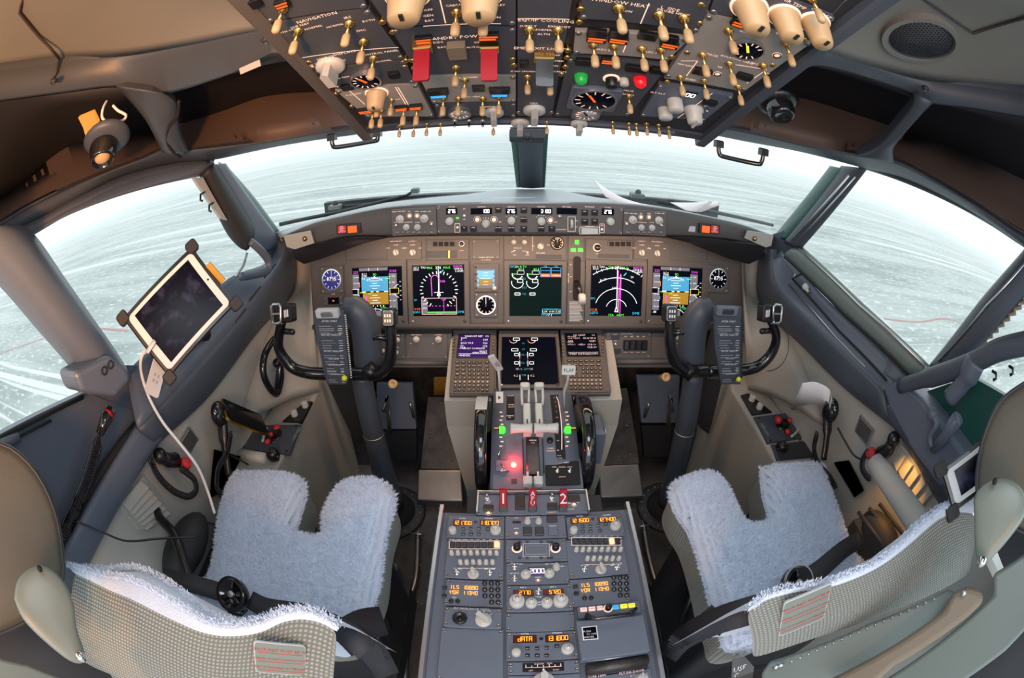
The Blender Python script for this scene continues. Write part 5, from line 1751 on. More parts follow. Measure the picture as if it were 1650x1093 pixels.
for s_, x, y in (('0', 893, 638), ('1', 895, 646), ('2', 896, 654), ('5', 897, 664), ('10', 897, 674), ('15', 899, 687), ('25', 898, 700), ('30', 899, 712), ('40', 899, 727), ('FLAP', 901, 735), ('DOWN', 901, 739)):
    a, c = qpx(x, y); b.text(s_, a, c, .0052 if len(s_) < 3 else .004, 'print', z=qz(c) + .0022, fr=QP)
for s_, x, y in (('DOWN', 823, 634), ('ARMED', 824, 651), ('FLIGHT', 824, 655), ('DETENT', 822, 671), ('UP', 821, 674), ('HORN', 887, 724), ('CUTOUT', 887, 728)):
    a, c = qpx(x, y); b.text(s_, a, c, .0042, 'legend', z=qz(c) + .0022, fr=QP)
for k in range(9):
    for x in (807, 913):
        if k in (4, 5): continue
        a, c = qpx(x + (k % 2) * 2, 664 + k * 7); b.box(a - .004, c - .0008, qz(c) - .001, a + .004, c + .0008, qz(c) + .0018, 'legend')
t.part('markings', b)
for s_, x in ((1, 809.5), (-1, 914.5)):
    b = B(QP)
    a, c = qpx(x, 693, .03)
    b.prism([(a - s_ * .009, c - .010), (a + s_ * .004, c - .010), (a + s_ * .009, c - .004), (a + s_ * .009, c + .004), (a + s_ * .004, c + .010), (a - s_ * .009, c + .010)][::s_], qz(c), qz(c) + .012, 'e_green')
    a2, c2 = qpx(x - s_ * 9, 693, .02); b.box(a2 - .007, c2 - .003, qz(c) - .002, a2 + .007, c2 + .003, qz(c) + .006, 'brass')
    t.part('trim_pointer', b, label='green stabiliser trim pointer')
b = B(QP)      # centre slot for the start levers
e = QP.rect(848, 706, 869, 766, h=.02)
b.rbox(e[0], e[1], .006, e[2], e[3], .0265, 'black', .003, .001)
b.rbox(e[0] + .003, e[1] + .004, .02, e[2] - .003, e[3] - .012, .0275, 'wornplate', .002, .0006)
for x in (842.5, 874):
    a, c = qpx(x, 709); a2, c2 = qpx(x, 762); b.box(a - .0012, c2, .012, a + .0012, c, .0262, 'blackm')
a, c = qpx(858.5, 712); b.box(a - .010, c - .0012, .0266, a + .010, c + .0012, .0282, 'print'); b.text('IDLE', a, c - .009, .004, 'print', z=.0284)
t.part('slot_plate', b)
for s_, xx in ((-1, 838), (1, 881)):          # thrust levers
    b = B(QP)
    xl, xr = (QP.px(822.5, 690, .06)[0], QP.px(857.5, 690, .06)[0]) if s_ < 0 else (QP.px(860.5, 690, .06)[0], QP.px(899, 690, .06)[0])
    v_ = QP.px(840, 688, .07)[1]
    # handle: concave bar
    rr = []
    for k in range(9):
        u = k / 8; x = xl + (xr - xl) * u
        rad = .0125 + .0035 * (2 * abs(u - .5)) ** 2
        rr.append((x, v_, .062, rad))
    b.tube([(q[0], q[1], q[2]) for q in rr], [q[3] for q in rr], 'lever', seg=16, up=QP.n)
    a = (QP.px(849, 668, .05)[0] if s_ < 0 else QP.px(868.5, 668, .05)[0])
    v1 = QP.px(850, 650, .055)[1]
    b.box(a - .0105, v_ - .004, .006, a + .0105, v1, .058, 'lever', .003)
    b.box(a - .0018, v_ + .020, .05, a + .0018, v_ + .035, .0588, 'dprint')
    b.text('1' if s_ < 0 else '2', (xl + xr) / 2, v_ + .003, .006, 'dprint', z=.0765)
    o = t.part('thrust_lever', b)
    b = B(QP)                                   # reverse lever folded forward
    aa = a + s_ * -.001; vt = QP.px(850, 623, .06)[1]
    b.tube([(a - s_ * .0 + s_ * .012, v1, .045), (a + s_ * .014, v1 + .02, .054), (a + s_ * .014, vt, .062)], .0042, 'lever', seg=8)
    b.tube([(a - s_ * .006, v1 + .006, .05), (a - s_ * .0085, vt, .06)], .0036, 'lever', seg=8)
    b.rbox(min(a - s_ * .0105, a + s_ * .0185), vt - .008, .052, max(a - s_ * .0105, a + s_ * .0185), vt + .010, .072, 'lever', .006, .004)
    t.part('reverse_lever', b)
for s_, x0_, x1_ in ((-1, 843, 858), (1, 860, 875)):
    e = QP.rect(x0_, 767, x1_, 780, h=.03); b = B(QP); b.rbox(e[0], e[1], .0, e[2], e[3], .034, 'lever', .004, .004); b.box((e[0] + e[2]) / 2 - .003, e[3] - .002, .004, (e[0] + e[2]) / 2 + .003, e[3] + .014, .030, 'lever', .001)
    t.part('start_lever', b)
a, c = qpx(886, 712); b = B(QP); b.lathe(a, c, [(.009, qz(c)), (.009, qz(c) + .006), (.007, qz(c) + .009)], 'black', 16); t.part('horn_button', b)
# speed brake lever and flap lever, tall pale blades
b = B()
p0, p1, p2, p3 = W(806, 640, y=1.02), W(805, 618, y=1.0), W(803, 597, y=.98), W(794, 573, y=.95)
b.tube([p0, p1, p2], [.0075, .0075, .0065], 'lever', seg=10, flat=.5)
f = Fr(p2.lerp(p3, .5), Vector((1, .0, .35)), (p3 - p2)); L_h = (p3 - p2).length / 2
b.rbox(-.0095, -L_h, -.003, .0095, L_h, .003, 'lever', .003, .001, fr=f); b.text('SPEED', .0, -.004, .006, 'dprint', rot=math.pi / 2, fr=f, z=.0034); b.text('BRAKE', .006, -.004, .006, 'dprint', rot=math.pi / 2, fr=f, z=.0034)
f = Fr(W(805, 641, y=.99), (1, 0, 0), (0, .6, .8)); b.box(-.011, -.016, -.004, .011, .018, .004, 'lever', .001, fr=f); b.flat([(-.004, -.006), (.005, 0), (-.004, .006)], .0045, 'dprint', fr=f)
t.part('speed_brake_lever', b)
b = B()
p0, p1, p2, p3 = W(910, 662, y=1.0), W(909, 630, y=.98), W(915, 612, y=.96), W(916, 600, y=.95)
b.tube([p0, p1, p2, p3], [.008, .008, .0065, .006], 'lever', seg=10, flat=.5)
f = Fr(W(916, 596.5, y=.95), (1, -.0, -.03), (0, .4, .9)); b.rbox(-.019, -.013, -.008, .019, .013, .008, 'lever', .003, .002, fr=f); b.text('FLAP', 0, 0, .010, 'dprint', fr=f, z=.0088)
t.part('flap_lever', b)
for s_, x0_ in ((-1, -.128), (1, .132)):        # trim wheels
    b = B()
    fw = Fr((x0_, .915, .610), (0, 1, 0), (0, 0, 1)) if s_ > 0 else Fr((x0_, .915, .610), (0, -1, 0), (0, 0, 1))
    R_w = .148
    b.lathe(0, 0, [(R_w - .028, 0), (R_w - .004, .001), (R_w, .006), (R_w, .028), (R_w - .004, .033), (R_w - .028, .034), (R_w - .034, .028), (.03, .022)], 'gloss', 48, fr=fw)
    t.part('trim_wheel', b)
    b = B(); a_ = (52, 78) if s_ < 0 else (-64, -44)
    if s_ < 0: a_ = (84, 112)
    b.ring(0, 0, R_w - .01, R_w + .0012, .001, .033, 'lever', 8, a_[0], a_[1], fr=fw)
    t.part('wheel_marker', b, label='pale marker band on the trim wheel rim')
    b = B(fw); b.tube([(R_w * .62, 0, .03), (R_w * .62, 0, .06)], .008, 'black', seg=10)
# aft end of the stand: parking brake, red lamp, stab trim panel
b = B(QP); e = QP.rect(794, 738, 848, 790, h=.008); b.rbox(e[0], e[1], -.02, e[2], e[3], .010, 'ped', .004, .002)
e = QP.rect(870, 738, 938, 790, h=.008); b.rbox(e[0], e[1], -.02, e[2], e[3], .010, 'ped', .004, .002)
e = QP.rect(824, 772, 833, 779, h=.011); b.box(e[0], e[1], .010, e[2], e[3], .012, 'dark')
t.part('aft_cover', b)
b = B(QP); e = QP.rect(799, 742, 820, 759, h=.02); b.rbox(e[0], e[1], .010, e[2], e[3], .022, 'ped', .002, .001)
a, c = QP.px(805, 748, .02); b.tube([(a, c + .02, .012), (a, c + .028, .04), (a - .003, c + .01, .052)], .003, 'chrome', seg=8)
a, c = QP.px(810, 757, .02); b.tube([(a - .004, c + .016, .024), (a + .003, c, .030), (a - .007, c - .006, .024), (a + .008, c - .006, .024)], .0022, 'chrome', seg=6)
t.part('parking_brake_lever', b)
b = B(QP); a, c = QP.px(827.5, 750, .014); b.lathe(a, c, [(.0105, .010), (.0105, .013), (.009, .015)], 'redlens', 16); b.ball((a, c, .015), .0075, 'e_bulb', 12, 8); t.part('warning_lamp', b, label='lit red parking brake lamp')
lo = lamp('parking_brake_glow', 'POINT', QP.p(a, c + .004, .032), .28, (1, .03, .03), size=.006); lo.parent = None
p = Panel('trim_cutout_panel', 'black stabiliser trim cutout panel at the aft right of the throttle stand', 'switch panel', QP, (879, 743, 934, 781), 'blackm', .010, base=.006, dz=False)
p.t('STAB TRIM', 905, 746, .0062, 'print'); p.t('MAIN', 893, 753, .0036); p.t('AUTO', 918, 753, .0036); p.t('NORMAL', 906, 753, .0034); p.t('CUTOUT', 906, 769, .0034)
for x in (898, 918): p.tog(x, 760, small=True, scale=1.2)
p.done()

# ================================================================== FIRE PANEL AND THE RADIO PEDESTAL
PD = Fr((0, .4, .612), (1, 0, 0), (0, 1, 0))
p = Panel('fire_handle_panel', 'grey fire panel with three red handles between throttles and radios', 'fire panel', PD, (769, 796, 947, 828), 'ped', .006)
e = p.F.rect(769, 795, 947, 829)
for x in (e[0], e[2] - .004):
    p.b.box(x, e[1], -.02, x + .004, e[3], .016, 'alu')
p.b.box(e[0], e[3], -.02, e[2], e[3] + .003, .012, 'alu')
for x, s_ in ((811, '1'), (858, 'APU'), (907, '2')):
    a, c = p.xy(x, 822)
    b = B(p.F)
    f = Fr(p.F.p(a, c, 0), (1, 0, 0), (0, .55, .83)); ln = .058
    b.rbox(-.0105, -.004, -.006, .0105, .012, .006, 'black', .002, .001, fr=f)
    b.rbox(-.0095, .008, -.005, .0095, ln, .006, 'red', .003, .002, fr=f)
    if len(s_) == 1: b.text(s_, 0, .032, .030, 'print', fr=f, z=.0066)
    else:
        for k, ch in enumerate(s_): b.text(ch, 0, .046 - k * .013, .0125, 'print', fr=f, z=.0066)
    p.part('fire_handle', b, label='red fire handle marked ' + s_)
for x, y in ((785, 801), (889, 800)): p.tog(x, y + 4, small=True, scale=1.6)
for x0_, x1_, y0_, y1_, m_ in ((779, 795, 815, 824, 'black'), (830, 846, 798, 822, 'black'), (882, 898, 812, 822, 'black'), (915, 934, 799, 808, 'black')):
    p.rb(x0_, y0_, x1_, y1_, 0, .004, m_)
for x, y in ((787, 827), (925, 813)): p.k('hole', x, y, name='push_button')
for s_, x, y in (('TEST', 788, 808), ('FAULT', 786, 811), ('OVHT', 889, 808), ('BELL CUTOUT', 924, 811), ('EXT TEST', 919, 821), ('L  DISCH  R', 888, 826)): p.t(s_, x, y, .0034)
p.done()


def comm(label, box, d1, t1, d2, t2, kn, ki, bt, xb, base=0.0):
    p = Panel('radio_tuning_panel', label, 'radio panel', PD, box, 'ped', .006, group='radio tuning panels')
    digits(p, *d1, [(t1, .5)], hs=.66); digits(p, *d2, [(t2, .5)], hs=.66)
    if kn: p.k('cyl', *kn, name='volume_knob', scale=1.1)
    p.k('dual', *ki, name='tuning_knob', scale=1.15)
    for x, y in bt:
        p.k('key', x, y, name='push_button', scale=1.15)
    for (x, y), s_ in zip(bt, ('VHF 1', 'VHF 2', 'VHF 3', 'HF 1', 'AM', 'HF 2', 'OFF')):
        a, c = p.F.px(x, y, .0037); p.b.text(s_, a, c, .0026, 'print', z=.0040)
    p.k('key', *xb, name='push_button', scale=.9)
    p.t('ACTIVE', (d1[0] + d1[2]) / 2, d1[1] - 3, .0036, 'cool'); p.t('STANDBY', (d2[0] + d2[2]) / 2, d2[1] - 3, .0036, 'cool')
    e = p.F.rect(bt[0][0] - 8, bt[0][1] - 5, bt[2][0] + 9, bt[4][1] + 6)
    p.b.rbox(e[0], e[1], -.001, e[2], e[3], .0008, 'ped', .002, .0005)
    p.done(); return p


comm('left radio tuning panel showing 121.700 and 118.700', (720.5, 831.5, 812.5, 867), (731, 839, 759, 847.3), '121.700', (774, 839, 802, 847.6), '118.700', (729.6, 857), (798.6, 856), ((746.5, 853), (758.8, 853), (771.7, 853), (746.5, 861.6), (758.8, 861.6), (771.7, 861.6), (786, 853)), (766.5, 842))
comm('right radio tuning panel showing 121.500 and 127.400', (913.5, 831, 1004.5, 866), (920, 835.3, 948, 843.5), '121.500', (964, 833.5, 991.5, 841.6), '127.400', (924, 857), (991, 849), ((939, 849.4), (951.4, 848.8), (963.5, 848), (939, 857.4), (951.4, 856.8), (966.9, 856), (976, 845)), (955, 837))
comm('lower middle radio tuning panel showing DATA and 131.800', (816, 1018, 931, 1063.5), (828, 1025, 863.5, 1035.5), 'DATA', (880, 1023.5, 915.5, 1034), '131.800', (831.8, 1053), (914, 1047), ((850, 1046), (865.5, 1046), (881, 1045), (850, 1057), (865.5, 1057), (881, 1057), (897, 1042)), (872, 1030))


def acp(label, box, bx, by, kx, ky, k2x, k2y, bot, lit, warm):
    p = Panel('audio_control_panel', label, 'audio panel', PD, box, 'ped', .006, group='audio control panels')
    p.frame(bx[0] - 5, by - 6.5, bx[-1] + 5, by + 6, .0012, 'legend')
    for i, x in enumerate(bx):
        e = p.F.rect(x - 4, by - 4.6, x + 4, by + 4.6); b = B(p.F); b.rbox(e[0], e[1], 0, e[2], e[3], .0045, 'e_warm' if i == lit else 'black', .0015, .001, 2); p.part('selector_button', b, label='lit amber selector button' if i == lit else None)
    for x in kx: p.k('rbtn', x, ky, name='volume_knob', scale=1.05)
    for x in k2x: p.k('rbtn', x, k2y, name='volume_knob', scale=1.05)
    p.line(k2x[0] - 5, k2y + 8, k2x[-1] + 5, k2y + 8, .0008, 'legend')
    for x, s_ in zip(bx, ('1-VHF', '2-VHF', '3-VHF', '1-HF', '2-HF', 'INT', 'INT', 'PA')): p.t(s_, x, by - 8.4, .0028, 'cool')
    for x, s_ in zip(k2x, ('NAV', '1', 'ADF', '2', 'MKR', 'SPKR')): p.t(s_, x, k2y + 9.5, .0030, 'cool')
    (x, y) = bot[0]; p.tog(x, y, small=True, scale=1.5); (x, y) = bot[1]; p.k('sel', x, y, 10, 'filter_knob', scale=1.2); (x, y) = bot[2]; p.tog(x, y, small=True, scale=1.5)
    for (x, y), s_ in zip(bot, ('R/T  I/C', 'V  B  R', 'ALT  NORM')): p.t(s_, x, y - 7.5, .0034, 'cool')
    p.done()


r8 = [726.5 + 10.25 * k for k in range(8)]
acp('left audio panel with rows of white volume knobs and one lit amber button', (719, 868.5, 811.5, 932.5), [729 + 10.2 * k for k in range(8)], 878.5, [728 + 10.3 * k for k in range(8)], 893, [742 + 10.35 * k for k in range(6)], 908, ((736, 924), (762.5, 926), (789.4, 924.5)), 7, ())
acp('right audio panel with rows of white volume knobs below the 121.500 radio', (914, 868, 1008.5, 929), [926 + 9.95 * k for k in range(8)], 873, [928.5 + 10.1 * k for k in range(8)], 887.5, [946 + 10.1 * k for k in range(6)], 902, ((941.4, 919), (968, 918.5), (994, 916)), 6, ())


def nav(label, box, dsp, kx, ky, sb, lb):
    p = Panel('navigation_tuning_panel', label, 'radio panel', PD, box, 'ped', .006, group='navigation tuning panels')
    e = p.F.rect(dsp[0] - 3, dsp[1] - 3, dsp[2] + 3, dsp[3] + 3); p.b.rbox(e[0], e[1], -.001, e[2], e[3], .0012, 'ped', .001, .0005)
    digits(p, *dsp, [('ILS 108.90', .5), ('VOR 113.40', .5)], hs=.62, pitch=.80, bold=.14)
    n = 1
    for r in range(4):
        for i in range(3):
            if r == 3 and i == 0: continue
            a, c = kx[i] + r * .2, ky[r]
            p.k('rkey', a, c, name='key', scale=1.15)
            u, v_ = p.F.px(a, c, .0042); p.b.text(str(n) if n < 10 else ('0', 'CLR')[n - 10], u, v_, .0042 if n != 11 else .0026, 'print', z=.0044); n += 1
    for x, y in sb: p.k('key', x, y, name='push_button', scale=1.3)
    for x, y in lb: p.k('rkey', x, y, name='push_button', scale=1.05)
    p.t('TEST', (lb[0][0] + lb[1][0]) / 2, lb[0][1] - 6, .0032, 'cool')
    p.done()


nav('left navigation radio panel showing ILS 108.90 and VOR 113.40', (717, 935, 811, 977), (725, 943, 770, 960), (781, 791.7, 802), (941, 951, 961, 971), ((715.8 + 1, 948), (716, 961)), ((727, 969.5), (737.5, 969.5)))
nav('right navigation radio panel showing ILS 108.90 and VOR 113.40', (917, 931, 1012.5, 974), (935, 938, 981, 955), (989, 999, 1009), (930.5 + 1, 941, 950.5, 960), ((927, 946), (928.5, 957)), ((942, 964.5), (952.5, 964)))

p = Panel('door_video_panel', 'left pedestal panel with a black round socket and a large white selector', 'video panel', PD, (715.5, 980, 808, 1011.5), 'ped', .012)
a, c = p.xy(741, 997); b = B(p.F); b.lathe(a, c, [(.0155, 0), (.0155, .005), (.0125, .007), (.0110, .007), (.0090, .001), (.004, .001), (.004, .003)], 'black', 22); p.part('round_socket', b)
p.k('sel', 779, 1000, -130, 'selector_knob', scale=1.6)
p.t('FLT DECK DOOR VIDEO', 760, 981.8, .0052, 'print'); p.t('DOOR ON', 780, 985.3, .0045, 'print'); p.t('LIGHT', 741, 987.5, .0042, 'print')
for q in (45, 90, 135):
    a, c = p.xy(779, 1000); u, v_ = math.cos(math.radians(q)), math.sin(math.radians(q)); p.b.tube([(a + u * .017, c + v_ * .017, .0008), (a + u * .024, c + v_ * .024, .0008)], .0009, 'print', seg=5)
p.done()
p = Panel('blanking_plate', 'large plain blue-grey blank panel at the lower left of the pedestal', 'panel', PD, (707.5, 1013, 811, 1100), 'ped', .006); p.done()
p = Panel('blanking_plate', 'small plain blue-grey blank panel below the 277.0 and 572.0 radio', 'panel', PD, (815, 987, 926, 1017), 'ped', .006); p.done()

p = Panel('selective_calling_panel', 'small middle pedestal panel with green jacks and two white knobs at the top', 'switch panel', PD, (814, 831.5, 911.5, 867), 'ped', .006)
for x in (828, 832.5, 837): p.k('rkey', x, 842, name='jack', scale=.7)
for x in (850, 868): p.k('knob', x, 841.5, name='selector_knob', scale=.9)
for x0_, y0_, x1_, y1_ in ((881, 832.8, 897.5, 842), (843, 850.5, 857, 863.5), (862, 850.5, 876, 863.5), (883.5, 850.5, 898.5, 863)):
    e = p.F.rect(x0_, y0_, x1_, y1_); b = B(p.F); b.rbox(e[0], e[1], 0, e[2], e[3], .0045, 'black' if x0_ < 883 else 'ped', .001, .001, 2); p.part('push_button', b)
p.k('hole', 832, 859, name='socket', scale=.7)
for s_, x, y in (('VOICE RECORDER', 858, 833.6, ), ('TEST', 832, 835), ('ERASE', 832, 852), ('HEADSET', 891, 848)): p.t(s_, x, y, .0032, 'cool')
p.done()
p = Panel('high_frequency_radio_panel', 'middle pedestal radio panel with pale outlined blank display and two black knobs', 'radio panel', PD, (815, 869, 913, 905), 'ped', .006)
digits(p, 846, 879.5, 882, 894, [('', .5)], back='grprint'); p.frame(843, 876.5, 885, 897, .0012, 'print')
p.rb(846.5, 880, 881.5, 893.5, .0008, .0014, 'ped')
for x in (833, 895): p.k('lampknob', x, 884.5, name='tuning_knob', scale=1.3)
for x in (837.5, 849.5, 872, 883.5, 889): 
    for y in (874, 899.5): p.k('key', x, y, name='push_button', scale=.8)
p.done()
p = Panel('transponder_panel', 'middle pedestal transponder panel with violet 2000 code window', 'radio panel', PD, (815.5, 907, 916.5, 941.5), 'ped', .006)
digits(p, 853, 914.5, 877.5, 927, [('2000', .5)], 'e_white', 'scrp', .56, bold=.16)
p.t('ATC 1', 857, 917.5, .0034, 'e_white')
for x, y in ((847, 927.5), (885, 926)): p.k('dual', x, y, name='code_knob', scale=1.0)
for x, y in ((829, 915.5), (829, 934)): p.tog(x, y, small=True, scale=1.5)
p.k('knob', 896, 915.5, name='mode_knob'); p.k('hole', 867, 935, name='push_button', scale=.7)
for s_, x, y in (('ATC', 840, 909.5), ('ALT RPTG', 829, 924.5), ('IDENT', 867, 931), ('TEST  STBY', 886, 909.5), ('TA/RA', 905, 913), ('STD  ON', 829, 908.8)): p.t(s_, x, y, .0034, 'cool')
p.done()
p = Panel('direction_finder_panel', 'middle pedestal radio panel showing amber 277.0 and 572.0', 'radio panel', PD, (816, 943, 922, 985), 'ped', .008)
digits(p, 828, 951.5, 858.5, 959.5, [('277.0', .58)], hs=.68); digits(p, 876, 950.3, 907, 958.3, [('572.0', .58)], hs=.68)
p.t('ADF', 832, 955.6, .0024, 'amber'); p.t('ADF', 880, 954.4, .0024, 'amber')
for x, y, s_ in ((833, 971, 1.45), (903, 970, 1.45), (856, 973.5, 1.1), (881, 973, 1.1)): p.k('dual', x, y, name='tuning_knob', scale=s_)
p.tog(867.6, 955, small=True, scale=1.6)
for s_, x, y in (('ADF 1', 843, 947.3), ('ADF 2', 891, 946.3), ('TONE', 867.6, 962.5), ('OFF', 868, 975), ('ANT', 868, 971)): p.t(s_, x, y, .0038, 'cool')
p.done()
p = Panel('rudder_trim_panel', 'middle pedestal panel with black rudder trim scale of pale ticks', 'trim panel', PD, (818, 1065.5, 934, 1086), 'ped', .006)
e = p.F.rect(842, 1068, 909, 1082.5); b = B(p.F); b.rbox(e[0], e[1], 0, e[2], e[3], .001, 'black', .001, .0003)
w_ = e[2] - e[0]
for k in range(7):
    b.box(e[0] + w_ * (.08 + k * .14) - .0008, (e[1] + e[3]) / 2, .001, e[0] + w_ * (.08 + k * .14) + .0008, e[3] - .004 - .002 * (k % 2), .0014, 'e_pink')
b.box(e[0] + w_ * .06, (e[1] + e[3]) / 2 - .0005, .001, e[2] - w_ * .06, (e[1] + e[3]) / 2 + .0005, .0014, 'e_pink'); b.text('RUDDER    TRIM', (e[0] + e[2]) / 2, e[3] - .003, .0036, 'e_pink', z=.0016)
b.flat([((e[0] + e[2]) / 2 - .003, e[1] + .003), ((e[0] + e[2]) / 2 + .003, e[1] + .003), ((e[0] + e[2]) / 2, e[1] + .009)], .0014, 'e_pink')
b.text('LEFT', e[0] + w_ * .2, e[1] + .003, .0032, 'e_pink', z=.0016); b.text('RIGHT', e[0] + w_ * .8, e[1] + .003, .0032, 'e_pink', z=.0016)
p.part('trim_scale', b); p.done()
p = Panel('aileron_trim_panel', 'middle pedestal panel cut by the frame with the top of a white dial', 'trim panel', PD, (818, 1087.5, 936, 1120), 'ped', .006, dz=False)
p.k('sel', 876, 1101, 0, 'trim_knob', scale=2.2); p.line(872 - 1, 1088, 871, 1091); p.done()

# printer and cover, lower right
p = Panel('printer_key_strip', 'right pedestal strip of pink, blue and yellow keys with one black knob', 'printer panel', PD, (930, 973, 1033, 992), 'ped', .004, dz=False)
for x0_, x1_, m_, y_, tx in ((935, 945.5, 'e_pink', 983.3, 'FAIL'), (948.5, 959, 'e_pink', 982, 'PAPER'), (962, 971, 'e_pink', 980.8, 'ALERT'), (987.5, 997, 'e_blue', 979.5, 'RESET'), (999.5, 1010.5, 'e_yel', 977.8, 'TEST'), (1012.5, 1023, 'e_yel', 976.5, 'SLEW')):
    e = p.F.rect(x0_, y_ - 3.5, x1_, y_ + 3); b = B(p.F); b.rbox(e[0], e[1], 0, e[2], e[3], .003, m_, .0008, .0006, 2); b.text(tx, (e[0] + e[2]) / 2, (e[1] + e[3]) / 2, .0034, 'dprint', z=.0034)
    p.part('coloured_key', b)
p.k('lampknob', 979.5, 981, name='knob', scale=1.1)
p.done()
t = T('stowage_cover', 'raised blue-grey hinged printer cover with black bar handle on the right of the pedestal', 'cover', PD.p(*PD.px(985, 1030), 0))
hC = .040
PC = Fr(PD.p(0, 0, hC), PD.u, PD.v)
b = B(PC); q = [PC.px(x, y) for x, y in ((937, 1063.5), (1048, 1049), (1037, 991), (928, 1001))]
b.prism(q, -.034, 0, 'ped'); q2 = [PC.px(x, y) for x, y in ((933, 1006), (1036, 993), (1032, 976), (932, 984))]
t.part('cover_plate', b, bevel=.002)
b = B(PC); hp = [PC.px(x, y) for x, y in ((944.5, 994), (948, 1000.5), (957, 1002), (1010, 994.5), (1021, 990), (1021.5, 984))]
b.tube([(hp[0][0], hp[0][1], -.008), (hp[0][0], hp[0][1], .014), (hp[2][0], hp[2][1], .018), (hp[3][0], hp[3][1], .018), (hp[5][0], hp[5][1] - .002, .014), (hp[5][0], hp[5][1], -.008)], .0046, 'gloss', seg=10)
t.part('handle', b)
b = B(PC); q = [PC.px(x, y) for x, y in ((939.5, 1032.5), (964.5, 1030.5), (961.5, 1008.5), (937, 1011))]
c = sum((Vector(k) for k in q), Vector((0, 0))) / 4
b.prism(q, .0002, .0006, 'print'); b.prism([tuple(c + (Vector(k) - c) * .86) for k in q], .0006, .0009, 'scr')
b.text('PUSH', c.x - .006, c.y + .004, .005, 'print', z=.0011); b.text('TO OPEN', c.x + .004, c.y - .003, .004, 'print', z=.0011); b.text('PRINTER', c.x - .004, c.y - .010, .0045, 'print', z=.0011)
t.part('placard', b, label='square black placard with white border')
p = Panel('printer_slot', 'dark paper slot of the printer under the raised cover', 'printer', PD, (944, 1064, 1044, 1083), 'dark', .010, dz=False)
e = p.F.rect(944, 1060, 1044, 1082)
p.b.tube([(e[0], (e[1] + e[3]) / 2 - .004, .004), (e[2], (e[1] + e[3]) / 2 + .002, .004)], .012, 'wornplate', seg=12); p.b.tube([(e[0], e[3] - .004, .012), (e[2], e[3], .012)], .0015, 'alu', seg=6)
p.done('body')
p = Panel('cabin_door_panel', 'right pedestal panel cut by the frame, lettered FLT DK DOOR', 'door panel', PD, (948, 1084, 1052, 1120), 'ped', .006, dz=False)
p.t('FLT DK DOOR', 1018, 1083.5, .0060, 'e_pink'); p.t('STAB TRIM', 962, 1090, .0055, 'e_pink'); p.k('knob', 1032, 1096, name='knob', scale=1.6); p.t('AUTO UNLKD', 1030, 1088, .0045, 'print'); p.done()

# ================================================================== OVERHEAD PANEL
UL, UR = -.333, .309
VT = OV.px(852, -45)[1]
t = T('overhead_panel_frame', 'dark overhead panel housing with its side bars between the ceiling linings', 'panel housing', OV.p(0, .2, -.05))
b = B(OV)
b.box(UL - .002, -.012, -.10, UR + .002, VT + .35, -.001, 'dark')
b.box(UL, -.014, -.03, UR, .010, .004, 'ovh')
b.box(UL + .05, -.030, -.03, UR - .05, -.002, -.002, 'sill', .002)
t.part('housing', b)
for u0, u1, z1 in ((UL - .018, UL + .004, .014), (UR - .004, UR + .018, .014)):
    b = B(OV); b.box(u0, -.03, -.09, u1, VT + .35, z1, 'panel' if u0 < 0 else 'band', .004); t.part('side_bar', b)
b = B(); b.box(UL - .02, -1.0, 1.76, UR + .02, .30, 1.80, 'ceil')
struct('ceiling', b)
for x, y in ((476, 58), (497, 101), (503, 109), (541, 152), (566, 172), (616, 36), (633, 52), (654, 98), (665, 98), (652, 108), (667, 110), (826, 96), (828, 105), (914, 93), (915, 82), (911, 108), (905, 120), (936, 15), (934, 36), (1130, 8), (1128, 38), (1107, 85), (1082, 92), (1075, 132), (1245, 105), (1296, 64)):
    a, c = OV.px(x, y, .008); b = B(OV); b.lathe(a, c, [(.005, 0), (.005, .008), (.004, .0095)], 'brass', 10); t.part('fastener', b)


